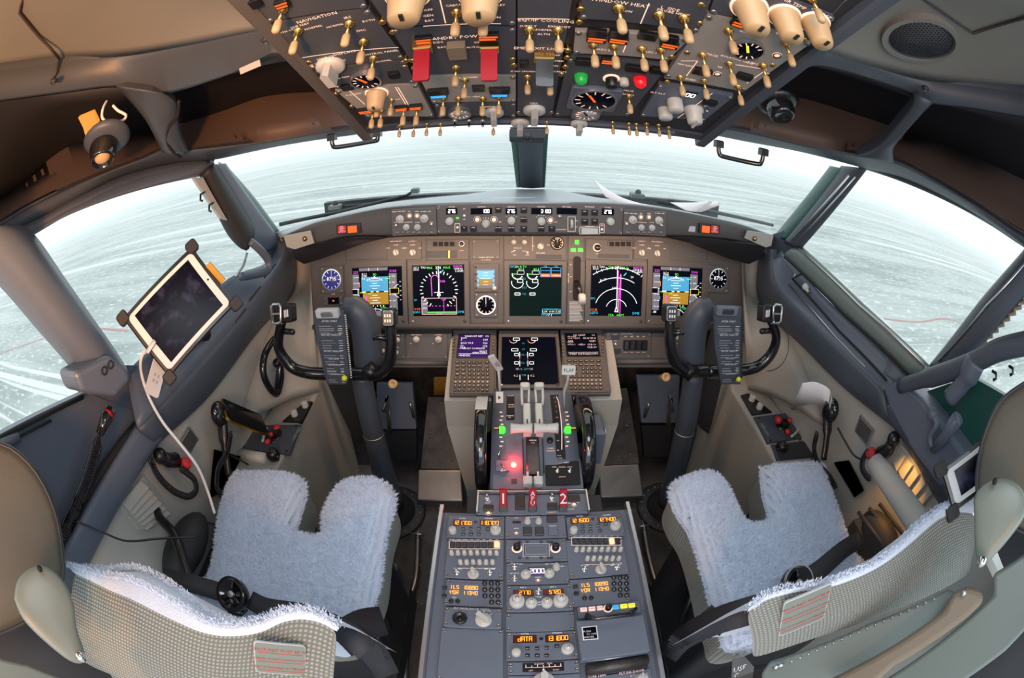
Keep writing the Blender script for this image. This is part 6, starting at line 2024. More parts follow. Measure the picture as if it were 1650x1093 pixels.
def ovm(label, cat, quad, m, toggles=(), knobs=(), lights=(), texts=(), lines=(), frames=(), name='overhead_module', th=.008, extra=None):
    """quad: bottom left, bottom right, top right, top left"""
    q = [OV.px(x, y, th) for x, y in quad]
    cx, cy = sum(a for a, _ in q) / 4, sum(c for _, c in q) / 4
    xs = (quad[0][0], quad[2][1], quad[1][0], quad[0][1])
    p = Panel(name, label, cat, OV, xs, m, th, dz=False, quad=quad)
    p.o.location = OV.p(cx, cy, 0); p.loc = OV.p(cx, cy, 0)
    for i, (a, c) in enumerate(q):
        a, c = a + (cx - a) * .06, c + (cy - c) * .09
        p.b.lathe(a, c, [(.0042, 0), (.0042, .0012), (.0032, .002)], 'steel', 10)
    for g in toggles:
        p.tog(g[0], g[1], scale=g[2] if len(g) > 2 else 1.1, small=len(g) > 3)
    for x, y, kd, s_ in knobs:
        p.k(kd, x, y, 0, 'knob', scale=s_)
    for x, y, w_, m_, s_ in lights:
        a, c = p.xy(x, y); a1, _ = p.xy(x + w_ / 2, y); h_ = (a1 - a)
        b = B(p.F); b.rbox(a - h_, c - .0075, 0, a + h_, c + .0075, .006, 'black', .001, .0006, 2)
        if m_ == 'e_blue': b.rbox(a - h_ * .9, c - .004, .006, a + h_ * .9, c + .003, .0066, m_, .001, .0002, 2)
        elif m_ != 'black':
            b.box(a - h_ * .9, c + .001, .006, a + h_ * .9, c + .0035, .0066, m_); b.box(a - h_ * .9, c - .0045, .006, a + h_ * .7, c - .0015, .0066, m_)
        if s_: b.text(s_, a, c, .0045, 'e_orange' if m_ == 'black' else 'black', z=.0068)
        p.part('annunciator_light', b, label={'e_orange': 'lit orange annunciator', 'e_blue': 'lit blue annunciator'}.get(m_))
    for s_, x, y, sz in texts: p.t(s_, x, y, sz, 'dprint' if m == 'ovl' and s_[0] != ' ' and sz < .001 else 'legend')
    for l in lines: p.line(*l, w=.0014)
    for f_ in frames: p.frame(*f_, w=.0014)
    if extra: extra(p)
    p.done()
    return p


def ogauge(p, x, y, rpx, face='scr', hand='e_orange', square=False):
    a, c = p.xy(x, y); r = p.xy(x + rpx, y)[0] - a
    b = B(p.F)
    if square: b.rbox(a - r * 1.12, c - r * 1.12, 0, a + r * 1.12, c + r * 1.12, .006, 'sill', .006, .002)
    b.ring(a, c, r * .93, r * 1.04, 0, .008, 'alu', 26); b.lathe(a, c, [(r * .94, .002), (r * .94, .0064)], face, 26)
    for k in range(11):
        q = math.radians(230 - k * 28)
        b.box(-.0008, r * .62, .0066, .0008, r * .86, .007, 'legend', fr=Fr(p.F.p(a, c), p.F.u * math.cos(q) + p.F.v * math.sin(q), p.F.v * math.cos(q) - p.F.u * math.sin(q)))
    q = math.radians(30); b.box(-.0018, -.1 * r, .0072, .0018, r * .6, .008, hand, fr=Fr(p.F.p(a, c), p.F.u * math.cos(q) + p.F.v * math.sin(q), p.F.v * math.cos(q) - p.F.u * math.sin(q)))
    p.part('gauge', b)


def guard(p, x, y, m='red', ln=.045, w=.010):
    a, c = p.xy(x, y); b = B(p.F)
    b.box(a - w - .002, c - .004, 0, a + w + .002, c + .012, .012, 'brass', .002)
    f = Fr(p.F.p(a, c + .004, .010), p.F.u, p.F.n + p.F.v * -.25)
    b.rbox(-w, 0, -.006, w, ln, .004, m, .003, .002, 3, fr=f)
    p.part('switch_guard', b, label='red switch guard' if m == 'red' else 'black switch guard')


ovm('overhead module at the upper left corner with one orange light', 'switch module', ((433, 36), (592, 12), (572, -35), (375, -35)), 'ovh', ((456, 14, 1.1),), (), ((456, 3, 26, 'e_orange', ''), (413, 2, 22, 'black', '')), ((' ', 500, 5, .004),))
ovm('overhead navigation display switch module, dark with five ivory levers', 'switch module', ((503, 112), (652, 95), (595, 15), (436, 40)), 'ovh',
    ((480.5, 49), (563, 37), (586, 66), (602, 93)), ((533, 104, 'sel', 1.9),), (),
    (('NAVIGATION', 510, 28, .0062), ('VHF NAV', 483, 41, .0045), ('NORMAL', 505, 44, .0042), ('BOTH ON 1', 463, 50, .004), ('IRS', 560, 28, .005), ('BOTH', 594, 33, .0042), ('FMC', 582, 49, .0045), ('NORMAL', 540, 41, .004), ('DISPLAYS', 555, 85, .0055), ('SOURCE', 524, 93, .005), ('ALL ON 1', 508, 103, .004), ('AUTO', 549, 98, .004), ('CONTROL PANEL', 611, 85, .0048), ('NORMAL', 618, 98, .004)),
    ((480, 94, 642, 76),))
ovm('dark overhead strip with an oval-looking round gauge at the left side', 'gauge module', ((542, 142), (668, 133), (653, 98), (507, 115)), 'ovh', (), (), ((635, 118, 18, 'black', ''), (560, 138, 20, 'black', '')), (('OIL TEMP', 552, 125, .004),), extra=lambda p: ogauge(p, 590, 126, 26))
ovm('pale overhead fuel module with orange lights at the lower left corner', 'switch module', ((592, 189), (699, 188), (672, 136), (540, 146)), 'ovl',
    ((601, 179, 1.0), (615, 178, 1.0), (651, 174, 1.0), (672, 174, 1.0), (609, 163, .9), (631, 161, .9)), ((607, 149, 'big', 1.0),), ((590, 176, 26, 'e_orange', ''), (647, 172, 22, 'e_orange', ''), (670, 170, 22, 'e_orange', '')),
    (('FUEL TEMP', 570, 152, .004), ('CTR', 640, 160, .004), ('FWD', 600, 188, .004)), ((563, 146, 588, 168), (637, 140, 655, 170), (641, 140, 659, 170)))
ovm('overhead electrical meter module with two large ivory knobs at the top', 'switch module', ((628, 44), (831, 41), (831, -35), (572, -35)), 'ovh', ((736, 19, 1.15), (779.5, 19, 1.15)), ((657, -9, 'big', 1.35), (774, -12, 'big', 1.35)), (),
    (('AC', 645, 28, .004), ('OFF', 690, 16, .0045), ('GEN', 690, 25, .0045), ('BAT', 692, 33, .0045), ('BUS', 760, 33, .005), ('ON', 800, 28, .0045), ('CAB/UTIL', 735, 8, .004), ('GALLEY', 800, 8, .004)), ((682, 42, 807, 38), (708, -5, 718, 37)))
ovm('overhead standby power module with two red guarded switches', 'switch module', ((676, 121), (830, 119), (831, 45), (630, 47)), 'ovh', (), (), ((683, 61, 28, 'e_orange', ''), (787, 56, 34, 'e_orange', '')),
    (('STANDBY POWER', 733, 60, .0068), ('BAT', 712, 76, .0045), ('AUTO', 762, 76, .0045), ('DISC', 706, 68, .0045), ('OFF', 770, 68, .0045)), extra=lambda p: (guard(p, 683, 74), guard(p, 789, 74), p.rb(722, 66, 752, 86, 0, .012, 'tan'), p.tog(735, 108, 1.2)))
ovm('pale overhead bus transfer module with two blue lights in the second column', 'switch module', ((697, 166), (831, 164), (831, 123), (676, 125)), 'ovl', ((714.6, 158, 1.0), (738.8, 158, 1.0), (778, 158, 1.0), (804, 156, 1.0), (749, 128, 1.0)), (), ((706, 145, 34, 'black', ''), (805, 143, 34, 'black', ''), (706.5, 151, 28, 'e_blue', ''), (805, 149, 28, 'e_blue', ''), (771, 140, 20, 'black', '')),
    (('GRD POWER', 750, 125, .0045), ('APU GEN', 760, 156, .0045)))
ovm('dark overhead strip with a pale round dial below the bus transfer levers', 'gauge module', ((706, 188), (831, 187), (831, 168), (700, 169)), 'ovh', ((733, 194, 1.0, 1), (756, 194, 1.0, 1), (778, 194, 1.0, 1)), ((796, 180, 'sel', 1.5),), (), (('L  WIPER  R', 790, 172, .005),), extra=lambda p: ogauge(p, 741, 179, 18, 'grprint', 'dprint'))
ovm('narrow overhead module of cooling and emergency exit light switches', 'switch module', ((834, 187), (889, 187), (928, -35), (834, -35)), 'ovh', ((853, 47, 1.1), (899, 48, 1.1), (850, 123, .95), (885.5, 123, 1.0)), ((861, 176, 'sel', 1.7),), ((844, 100, 14, 'black', ''),),
    (('EQUIP COOLING', 880, 33, .0062), ('SUPPLY', 851, 42, .0045), ('EXHAUST', 901, 43, .0045), ('NORMAL', 876, 48, .0045), ('ALTN', 876, 55, .0045), ('EMER EXIT LIGHTS', 872, 78, .0062), ('OFF', 896, 89, .0045), ('ARMED', 897, 98, .0045), ('ON', 894, 106, .0045), ('NO SMOKING', 849, 115, .0040), ('FASTEN BELTS', 893, 115, .0040), ('CALL', 860, 166, .0045)),
    ((834, 30, 918, 31),), extra=lambda p: guard(p, 876, 90, 'black', .04, .011))
ovm('overhead window heat module with three ivory levers along its lower edge', 'switch module', ((934, 30), (1125, 52), (1150, -10), (940, -35)), 'ovh', ((997, 12, 1.2), (1062, 23, 1.2), (1102, 28, 1.2)), (), (), (('WINDOW HEAT', 1000, 4, .0065), ('ON', 1012, 18, .0045), ('L  SIDE', 1080, 14, .0055), ('PROBE HEAT', 1085, 20, .005)), ((1046, 5, 1032, 38),))
ovm('pale overhead hydraulic pump module with orange lights and four levers', 'switch module', ((924, 86), (1076, 97), (1110, 64), (927, 52)), 'ovl', ((956, 72, 1.1), (989, 74, 1.1), (1034, 78, 1.1), (1065, 80, 1.1)), (), ((961, 50, 32, 'black', ''), (996, 52, 32, 'black', ''), (1043, 55, 32, 'black', ''), (1078, 60, 30, 'black', ''), (961, 59, 32, 'e_orange', ''), (996, 61, 32, 'e_orange', ''), (1078, 69, 30, 'e_orange', '')),
    (('ELEC 2', 972, 80, .0045), ('ELEC 1', 1048, 84, .0045)), ((1010, 68, 1004, 84),))
ovm('dark overhead door warning module with green lamp and large round gauge', 'gauge module', ((894, 187), (1012, 187), (1076, 108), (916, 92)), 'ovh', (), ((985, 126, 'lampknob', 1.3), (1005, 128, 'cyl', .8)), ((981, 95, 26, 'e_orange', ''), (940, 97, 26, 'black', ''), (1025, 108, 36, 'black', ''), (1060, 111, 26, 'black', '')), (('MANUAL', 1010, 152, .0045), ('VALVE', 1012, 146, .0045)),
    extra=lambda p: (ogauge(p, 957, 157, 37, 'scr', 'e_orange', True), ogauge(p, 945, 180, 21, 'grprint', 'dprint', True), p.inst('green_lamp', PR_['rbtn'], p.F.at(*p.xy(936, 121)), scale=.1), [(lambda bb: (bb.lathe(0, 0, [(.010, 0), (.0095, .006), (.008, .012), (.004, .0155)], m_, 14), p.part(n_, bb)))(B(p.F.at(*p.xy(x_, y_)))) for x_, y_, m_, n_ in ((936, 122, 'greenp', 'green_lamp'), (1031, 127, 'redlens', 'red_lamp'))], p.tog(1013, 154, 1.0, True)))
ovm('overhead temperature module with three large ivory knobs at the upper right', 'switch module', ((1143, 20), (1311, 65), (1345, 30), (1160, -30)), 'ovh', ((1308, -4, 1.1),), ((1207, 10, 'big', 1.25), (1263, 24, 'big', 1.2), (1312, 35, 'big', 1.15)), ((1189, 34, 26, 'e_orange', ''), (1225, 43, 32, 'e_blue', ''), (1281, 56, 26, 'e_blue', '')), (('AIR TEMP', 1280, 6, .006), ('CONT CAB', 1325, 22, .005)))
ovm('large pale overhead air conditioning module with eight ivory levers', 'switch module', ((1070, 126), (1198, 148), (1311, 67), (1141, 22)), 'ovl',
    ((1174, 49, 1.1), (1266, 69, 1.1), (1132, 88, 1.1), (1175, 102, 1.1), (1229, 105, 1.1), (1096, 124, 1.0), (1134, 129, 1.0), (1189, 139, 1.0)), ((1252, 89, 'hole', .9), (1156, 119, 'hole', .8)), ((1131, 113, 34, 'black', ''), (1199, 121, 30, 'black', '')),
    (('RECIRC FAN', 1270, 60, .0050), ('L PACK', 1145, 88, .0050), ('ISOLATION VALVE', 1188, 96, .0046), ('R PACK', 1215, 102, .0046), ('AUTO', 1200, 52, .004), ('TRIP RESET', 1105, 105, .004), ('OFF', 1235, 118, .004), ('BLEED', 1113, 128, .0045), ('AIR', 1160, 108, .004)),
    ((1097, 98, 1124, 98), (1124, 98, 1106, 122), (1185, 104, 1235, 112), (1235, 112, 1203, 134)), extra=lambda p: ogauge(p, 1203, 76, 31, 'scr', 'e_yel'))
ovm('blue-grey overhead cabin pressure module with lit figures at the lower right', 'switch module', ((1032, 187), (1134, 195), (1182, 156), (1062, 137)), 'sill', ((1138, 170, .9, 1),), ((1087, 162, 'cyl', 1.5), (1071, 176, 'cyl', 1.4), (1117, 176, 'knob', 1.9)), ((1143, 163, 26, 'black', ''),), (('FLT ALT', 1060, 150, .005),), ((1148, 150, 1092, 190),),
    extra=lambda p: digits(p, 1098, 148, 1122, 157, [('00', .6)], 'whitedig', 'scr', .6, 'digit_window', .8, .16))
t = T('overhead_light_switch_strip', 'front edge strip of the overhead panel carrying a row of small light switches', 'switch strip', OV.p(0, 0, 0))
LF = Fr(OV.p(0, -.006, .008), OV.u, OV.v)
b = B(LF); e = LF.rect(618, 191, 1118, 212); b.box(-.27, e[1] - .004, -.02, .245, .0125, 0, 'sill', .003); t.part('strip', b)
for x, y, kd, s_ in ((838, 197, 'sel', 1.5), (933, 198, 'sel', 1.4)):
    a, c = LF.px(x, y); t.inst('knob', PR_[kd], LF.at(a, c), scale=s_)
for x, y in ((644.5, 202), (667, 202), (688, 200), (710, 200), (881, 197), (987, 197), (1013, 199), (1041.5, 199), (1061, 201), (1077, 205), (795, 199), (1025, 200)):
    a, c = LF.px(x, y); o = t.inst('toggle_switch', PR_['togbase'], LF.at(a, c), scale=.72); t.child('lever_tip', PR_['togtip'], o)

# side bits: speaker, lights, grab handles
for lab, nm, P_, r_, hg in (('round black perforated loudspeaker grille in the right ceiling lining', 'speaker_grille', (1485, 65), .098, 0),):
    c = W(*P_, d=.808); f = Fr(c, (.066, -.093, .037), (.097, .076, -.021))
    if f.n.z > 0: f = Fr(c, -f.u, f.v)
    t = T(nm, lab, 'speaker', c); r_ = .073
    b = B(f); b.ring(0, 0, r_ * .98, r_ * 1.14, -.02, .005, 'ceil', 40); b.ring(0, 0, r_ * .93, r_ * 1.0, -.02, .002, 'band', 40); t.part('rim', b)
    b = B(f); b.lathe(0, 0, [(r_ * .96, -.012), (r_ * .96, .0)], 'band', 40); t.part('grille', b)
    b = B(f)
    for i in range(-9, 10):
        for j in range(-9, 10):
            x, y = (i + (j % 2) * .5) * .0078, j * .0072
            if x * x + y * y < (r_ * .88) ** 2: b.lathe(x, y, [(.0026, .0), (.0026, .0006)], 'blackm', 6)
    t.part('perforation', b)
for lab, pts in (('black grab handle hanging over the left windshield', ((535, 222), (536, 233), (545, 237), (600, 228), (608, 225), (608, 216))), ('black grab handle hanging over the right windshield', ((1158, 233), (1159, 247), (1168, 253), (1218, 264), (1227, 261), (1230, 246)))):
    b = B(); b.tube(poly([W(x, y, d=1.16) for x, y in pts], 5), .0062, 'gloss', seg=10)
    for k in (0, -1):
        c = W(*pts[k], d=1.16); b.box(c.x - .011, c.y - .01, c.z - .008, c.x + .011, c.y + .01, c.z + .012, 'black', .003)
    solo('grab_handle', b, lab, 'handle', 'grab handles')
t = T('reading_lamp', 'black swivel reading lamp with cable in the left ceiling recess', 'lamp', W(180, 230, d=1.0))
c = W(172, 222, d=1.0); n = Vector((.35, -.45, -.82)).normalized(); f = Fr(c, Vector((.8, .6, 0)), n.cross(Vector((.8, .6, 0))) * -1)
if f.n.dot(n) < 0: f = Fr(c, -Vector((.8, .6, 0)), n.cross(Vector((.8, .6, 0))) * -1)
b = B(f); b.lathe(0, 0, [(.055, -.004), (.060, .004), (.050, .012), (.036, .018)], 'band', 26); t.part('base_ring', b)
b = B(f); b.lathe(.006, 0, [(.034, .014), (.036, .03), (.030, .055), (.027, .060), (.025, .058), (.020, .048)], 'gloss', 24); t.part('lamp_body', b)
b = B(f); b.lathe(.006, 0, [(.021, .046), (.018, .054), (.008, .058)], 'tip', 18); t.part('lens', b)
b = B(); b.tube(poly([W(x, y, d=d) for x, y, d in ((172, 163, 1.02), (166, 175, 1.0), (165, 190, .99), (176, 197, .985), (196, 195, .985), (203, 186, .99), (190, 178, 1.0), (182, 170, 1.01))], 5), .0035, 'cord', seg=7); t.part('cable', b, label='white and yellow looped cable')
b = B(); P_ = [W(x, y, d=1.01) for x, y in ((126, 190), (150, 180), (158, 196), (158, 206), (138, 220), (134, 206))]; b.add(P_ + [p + Vector((.002, .004, .004)) for p in P_], [tuple(range(6))] + [(i, (i + 1) % 6, (i + 1) % 6 + 6, i + 6) for i in range(6)], 'yellowbox'); t.part('bracket', b)
t = T('ceiling_spot_lamp', 'black swivel spot lamp in the right ceiling recess beside the overhead panel', 'lamp', W(1252, 170, d=1.0))
c = W(1255, 168, d=1.0); n = Vector((-.25, -.45, -.85)).normalized(); f = Fr(c, Vector((.9, -.3, .2)), n.cross(Vector((.9, -.3, .2))) * -1)
if f.n.dot(n) < 0: f = Fr(c, -f.u, f.v)
b = B(f); b.lathe(0, 0, [(.050, -.008), (.052, -.002), (.036, .006)], 'black', 24); t.part('base_ring', b)
b = B(f); b.lathe(0, 0, [(.034, 0), (.034, .018), (.030, .032), (.026, .036), (.016, .030)], 'gloss', 22); t.part('lamp_body', b)
# fasteners on the ceiling band
b = B()
for x, y, d in ((1305, 92, .72), (1491, 142, .95), (87, 131, .97), (1567, 47, .93), (430, 64, .66)):
    c = W(x, y, d=d - .015); b.ball(c, .0095, 'dark', 10, 6, (1, 1, .6)); b.ball(c + Vector((0, 0, -.003)), .005, 'steel', 8, 5)
struct('trim_46', b)
b = B(); f = Fr(W(403, 108, d=.74), W(426, 98, d=.71) - W(380, 118, d=.78), (0, -.3, 1)); b.rbox(-.03, -.006, 0, .03, .006, .002, 'grprint', .001, .0005, fr=f); solo('ceiling_placard', b, 'small grey strip placard on the left ceiling band beside the overhead panel', 'placard')
# padded box with hooks on the left front post, window cranks
t = T('sun_visor_holder', 'pale holder with two black hooks on the left front window post', 'holder', W(330, 320, x=-.95))
b = B(); P_ = [W(x, y, x=-.945) for x, y in ((308, 287), (323, 287), (362, 355), (352, 352))]; b.add(P_ + [p + Vector((.02, -.01, 0)) for p in P_], [(4, 5, 6, 7), (0, 1, 5, 4), (1, 2, 6, 5), (2, 3, 7, 6), (3, 0, 4, 7)], 'cream'); t.part('holder_plate', b)
for x, y in ((325, 310), (339, 327)):
    b = B(); b.tube([W(x + 4, y, x=-.92), W(x - 2, y + 4, x=-.915), W(x - 2, y + 13, x=-.91), W(x + 2, y + 14, x=-.905)], .0035, 'black', seg=6); t.part('hook', b)

# ================================================================== CONTROL COLUMNS AND YOKES
def cyl_between(b, p, q, r, m, seg=20, n=6):
    b.tube([p.lerp(q, k / n) for k in range(n + 1)], r, m, seg=seg)


YK = {
 -1: dict(col=((581, 600), (602, 700), (637, 815)), boot=(633, 826), hub=((556, 498), (578, 505), (590, 535), (594, 590)), oh=((455, 516), (450, 538), (449, 560), (458, 578), (474, 594), (498, 601), (530, 603), (566, 603)),
          ih=((629, 515), (630, 540), (630, 562), (626, 585), (610, 601), (588, 603), (566, 603)), ohh=(456, 505), ihh=(627, 512), stub=((454, 534), (471, 535)), istub=((630, 549), (601, 544)),
          plate=((505, 503), (553, 503), (563, 610), (558, 619.5), (527, 619.5), (509, 540)), clip=(527, 506), yel=(555, 609.5), dk=((525, 612), (566, 612), (585, 705), (572, 712)), knob=(633, 619)),
 1: dict(col=((1118, 600), (1103, 695), (1074, 812)), boot=(1076, 818), hub=((1146, 498), (1126, 508), (1116, 540), (1112, 596)), oh=((1242, 516), (1250, 538), (1249, 556), (1240, 574), (1222, 590), (1200, 596), (1175, 597), (1140, 598)),
          ih=((1080, 515), (1079, 540), (1081, 562), (1089, 584), (1106, 597), (1122, 598), (1140, 598)), ohh=(1241, 505), ihh=(1080, 505), stub=((1246, 533), (1228, 534)), istub=((1080, 541), (1102, 536)),
          plate=((1150, 496), (1195, 496), (1196, 530), (1193, 619.5), (1162, 619.5), (1152, 560)), clip=(1172, 502), yel=(1190, 611.5), dk=((1140, 610), (1164, 612), (1142, 700), (1128, 690)), knob=(1073, 608))}
for s, K in YK.items():
    side = 'left' if s < 0 else 'right'
    t = T('control_column', side + ' grey control column rising from its round floor boot to the yoke', 'control column', W(*K['boot'], z=.0), 'control columns')
    c0 = W(*K['col'][0], y=1.13); c2 = W(*K['col'][2], z=.10); c1 = W(*K['col'][1], y=1.10)
    b = B(); P_ = poly([c0, c1, c2], 6); n = len(P_); b.tube(P_, [.036 + .004 * math.sin(i / n * 3) for i in range(n)], 'band', seg=22)
    cc = P_[len(P_) // 2]; b.lathe(0, 0, [(.041, -.002), (.0415, 0), (.041, .002)], 'alu', 22, fr=Fr(cc, (1, 0, 0), Vector((0, 1, -.1))))
    t.part('column_tube', b)
    bt = W(*K['boot'], z=.0)
    b = B(Fr(bt, (1, 0, 0), (0, 1, 0))); b.lathe(0, 0, [(.105, .008), (.098, .03), (.075, .05), (.06, .075), (.05, .11), (.042, .15)], 'rubber', 28); t.part('rubber_boot', b)
    b = B(Fr(bt, (1, 0, 0), (0, 1, 0))); b.lathe(0, 0, [(.148, 0), (.148, .008), (.140, .012), (.10, .013)], 'dark', 36)
    for k in range(20):
        q = k * math.pi / 10; b.lathe(.126 * math.cos(q), .126 * math.sin(q), [(.004, .012), (.003, .0145)], 'alu', 6)
    t.part('floor_ring', b)
    b = B(); P_ = [W(x, y, y=1.20) for x, y in K['dk']]; b.add(P_ + [p + Vector((0, .03, 0)) for p in P_], [(0, 1, 2, 3), (7, 6, 5, 4)] + [(i, (i + 1) % 4, (i + 1) % 4 + 4, i + 4) for i in range(4)], 'dark'); t.part('column_dark_piece', b)  # thin dark slab standing beside the column
    # yoke
    t = T('control_yoke', side + ' glossy black control yoke with checklist plate', 'yoke', W(K['col'][0][0], 590, y=1.06), 'control yokes')
    b = B(); H = poly([W(x, y, y=1.10) for x, y in K['hub']], 5); b.tube(H, [.034] * 3 + [.040] * (len(H) - 3), 'band', seg=20, flat=1.2); t.part('hub_cover', b)
    Yg = 1.04
    b = B(); P_ = poly([W(x, y, y=Yg if i < 6 else Yg + .012) for i, (x, y) in enumerate(K['oh'])], 5); n = len(P_)
    b.tube(P_, [.0155 + .006 * min(1, i / n * 1.4) for i in range(n)], 'gloss', seg=16)
    a, c = K['stub']; b.tube([W(*a, y=Yg), W(*c, y=Yg - .02)], [.011, .009], 'gloss', seg=12); b.ball(W(c[0], c[1], y=Yg - .025), .010, 'black', 12, 8)
    t.part('outboard_horn', b)
    b = B(); P_ = poly([W(x, y, y=Yg if i < 5 else Yg + .012) for i, (x, y) in enumerate(K['ih'])], 5); n = len(P_)
    b.tube(P_, [.0155 + .006 * min(1, i / n * 1.4) for i in range(n)], 'gloss', seg=16)
    a, c = K['istub']; b.tube([W(*a, y=Yg), W((a[0] + c[0]) / 2, c[1], y=Yg - .01), W(*c, y=Yg - .015)], [.010, .009, .009], 'gloss', seg=12)
    t.part('inboard_horn', b)
    o = t.part('clamp', B().tube([W(K['hub'][2][0], 592, y=Yg - .0), W(K['hub'][2][0] + (-s) * 14, 606, y=Yg)], .024, 'black', seg=14))
    # grips: open square head outboard, capped switch head inboard
    f = Fr(W(*K['ohh'], y=Yg - .012), (1, 0, 0), (0, .35, .94))
    b = B(f); w_, h_ = .026, .030
    ox = s * .008
    pts = [(ox - w_, -h_), (ox + w_, -h_), (ox + w_, h_), (ox - w_, h_)]
    b.rbox(ox - s * .022 - .020, -h_ * .95, -.03, ox - s * .022 + .020, h_ * .95, .010, 'black', .008, .005, 4)
    b.tube([(ox + s * .010 - .015, -.022, .016), (ox + s * .010 - .017, .022, .016), (ox + s * .010 - .008, .029, .016), (ox + s * .010 + .014, .029, .016), (ox + s * .010 + .020, .020, .016), (ox + s * .010 + .018, -.022, .016), (ox + s * .010 + .008, -.029, .016), (ox + s * .010 - .010, -.029, .016), (ox + s * .010 - .015, -.022, .016)], .0042, 'alu', seg=8)
    b.box(ox + s * .010 - .014, -.002, .008, ox + s * .010 + .018, .003, .018, 'alu'); b.rbox(ox + s * .010 - .014, -.026, -.01, ox + s * .010 + .018, .026, .008, 'black', .004, .002)
    for k in range(3):
        x = ox - s * .026 + (k - 1) * .006; b.box(x - .0014, -.012 + k * .001, .010, x + .0014, .010 + k * .001, .012, 'print')
    t.part('trim_switch_head', b, label='black grip head with silver square trim switch')
    f = Fr(W(*K['ihh'], y=Yg - .018), (1, 0, 0), (0, .35, .94))
    b = B(f); b.rbox(-.020, -.026, -.02, .020, .026, .010, 'black', .010, .004, 4); b.rbox(-.016, -.022, .010, .016, .022, .014, 'alu', .008, .002, 4); b.rbox(-.0135, -.019, .014, .0135, .019, .0155, 'tan' if s < 0 else 'dark', .006, .001, 4)
    for k in range(3):
        for j in (-1, 1): b.box((k - 1) * .0075 - .002, j * .007 - .004, .0155, (k - 1) * .0075 + .002, j * .007 + .004, .017, 'print' if s > 0 else 'legend')
    t.part('switch_cap', b, label='rounded switch cap with six small marks')
    # checklist plate
    P_ = [W(x, y, y=.99) for x, y in K['plate']]
    c = sum(P_, Vector()) / len(P_); f = Fr(c, (1, 0, 0), P_[1] - P_[2] if s > 0 else P_[1] - P_[2]); f = Fr(c, (1, 0, 0), (0, .0, 1))
    b = B(); n = len(P_); th = Vector((0, .012, 0))
    b.add(P_ + [p + th for p in P_], [tuple(range(n - 1, -1, -1)), tuple(range(n, 2 * n))] + [(i, (i + 1) % n, (i + 1) % n + n, i + n) for i in range(n)], 'band')
    PF = Fr(W(K['plate'][0][0], K['plate'][0][1], y=.989), (1, 0, 0), (0, 0, 1))
    xl = lambda y: (lambda T_: T_)(np.interp(y, [K['plate'][0][1], 619], [K['plate'][0][0] + 4, K['plate'][4][0] + 4]))
    xr = lambda y: np.interp(y, [K['plate'][1][1], 619], [K['plate'][1][0] - 3, K['plate'][3][0] - 3])
    rows = ((518, 'AFTER START'), (526, ''), (533, ''), (540, 'BEFORE TAKEOFF'), (549, ''), (553, ''), (561, ''), (566, 'AFTER TAKEOFF'), (573, ''), (578, 'DESCENT'), (583, ''), (588, 'APPROACH'), (594, ''), (599, ''), (603, 'LANDING'), (612, ''))
    for i, (y, h) in enumerate(rows):
        a, z_ = PF.px(xl(y), y), PF.px(xr(y), y)
        if h: b.text(h, (a[0] + z_[0]) / 2, a[1], .0062, 'print', fr=PF, z=.0006)
        else:
            for k in range(2):
                yy = a[1] - k * .008
                b.box(a[0], yy - .0007, .0003, a[0] + (z_[0] - a[0]) * (.45 + .1 * ((i + k) % 3)), yy + .0007, .0007, 'grprint', fr=PF); b.box(z_[0] - (z_[0] - a[0]) * .18, yy - .0007, .0003, z_[0], yy + .0007, .0007, 'print', fr=PF)
    t2 = T('checklist_plate', 'dark checklist plate with white lines clipped on the ' + side + ' yoke', 'checklist', c, 'yoke checklist plates')
    t2.part('plate', b)
    b = B(); cx_, cy_ = K['clip']; f = Fr(W(cx_, cy_, y=.978), (1, 0, 0), (0, 0, 1)); wd = .036
    b.rbox(-wd, -.013, -.012, wd, .013, .004, 'grprint' if s < 0 else 'ped', .005, .002, fr=f); b.rbox(-.018, -.007, .004, .020, .009, .009, 'alu' if s < 0 else 'dark', .004, .002, fr=f); t2.part('clip', b)
    b = B()
    for k in range(30):
        u = k / 29; x0_ = K['plate'][1][0] + (K['plate'][2 if s < 0 else 3][0] - K['plate'][1][0]) * u + (3 if s < 0 else 2); y0_ = 508 + 100 * u
        p_ = W(x0_, y0_, y=.985); b.lathe(0, 0, [(.0038, -.0012), (.0038, .0012)], 'alu' if s < 0 else 'black', 8, fr=Fr(p_, (1, 0, 0), (0, 1, 0)))
    t2.part('spiral_binding', b)
    b = B(); b.ball(W(*K['yel'], y=.975), .0092, 'yel', 12, 8); t2.part('marker_button', b, label='round yellow marker button')
    # floor lever knob beside each column, under the panel
    b = B(); c = W(*K['knob'], y=1.22); n_ = (Vector(CAM) - c).normalized(); f = Fr(c, (1, 0, 0), n_.cross(Vector((1, 0, 0))) * -1)
    if f.n.dot(n_) < 0: f = Fr(c, (-1, 0, 0), n_.cross(Vector((1, 0, 0))) * -1)
    b.lathe(0, 0, [(.008, -.06), (.008, -.035), (.014, -.03), (.010, -.02), (.009, -.01), (.017, -.002), (.017, .006), (.009, .007), (.006, .001)], 'tip', 18, fr=f)
    solo('pull_knob', b, side + ' cream spool-shaped pull knob under the lower panel beside the control column', 'knob', 'pull knobs')

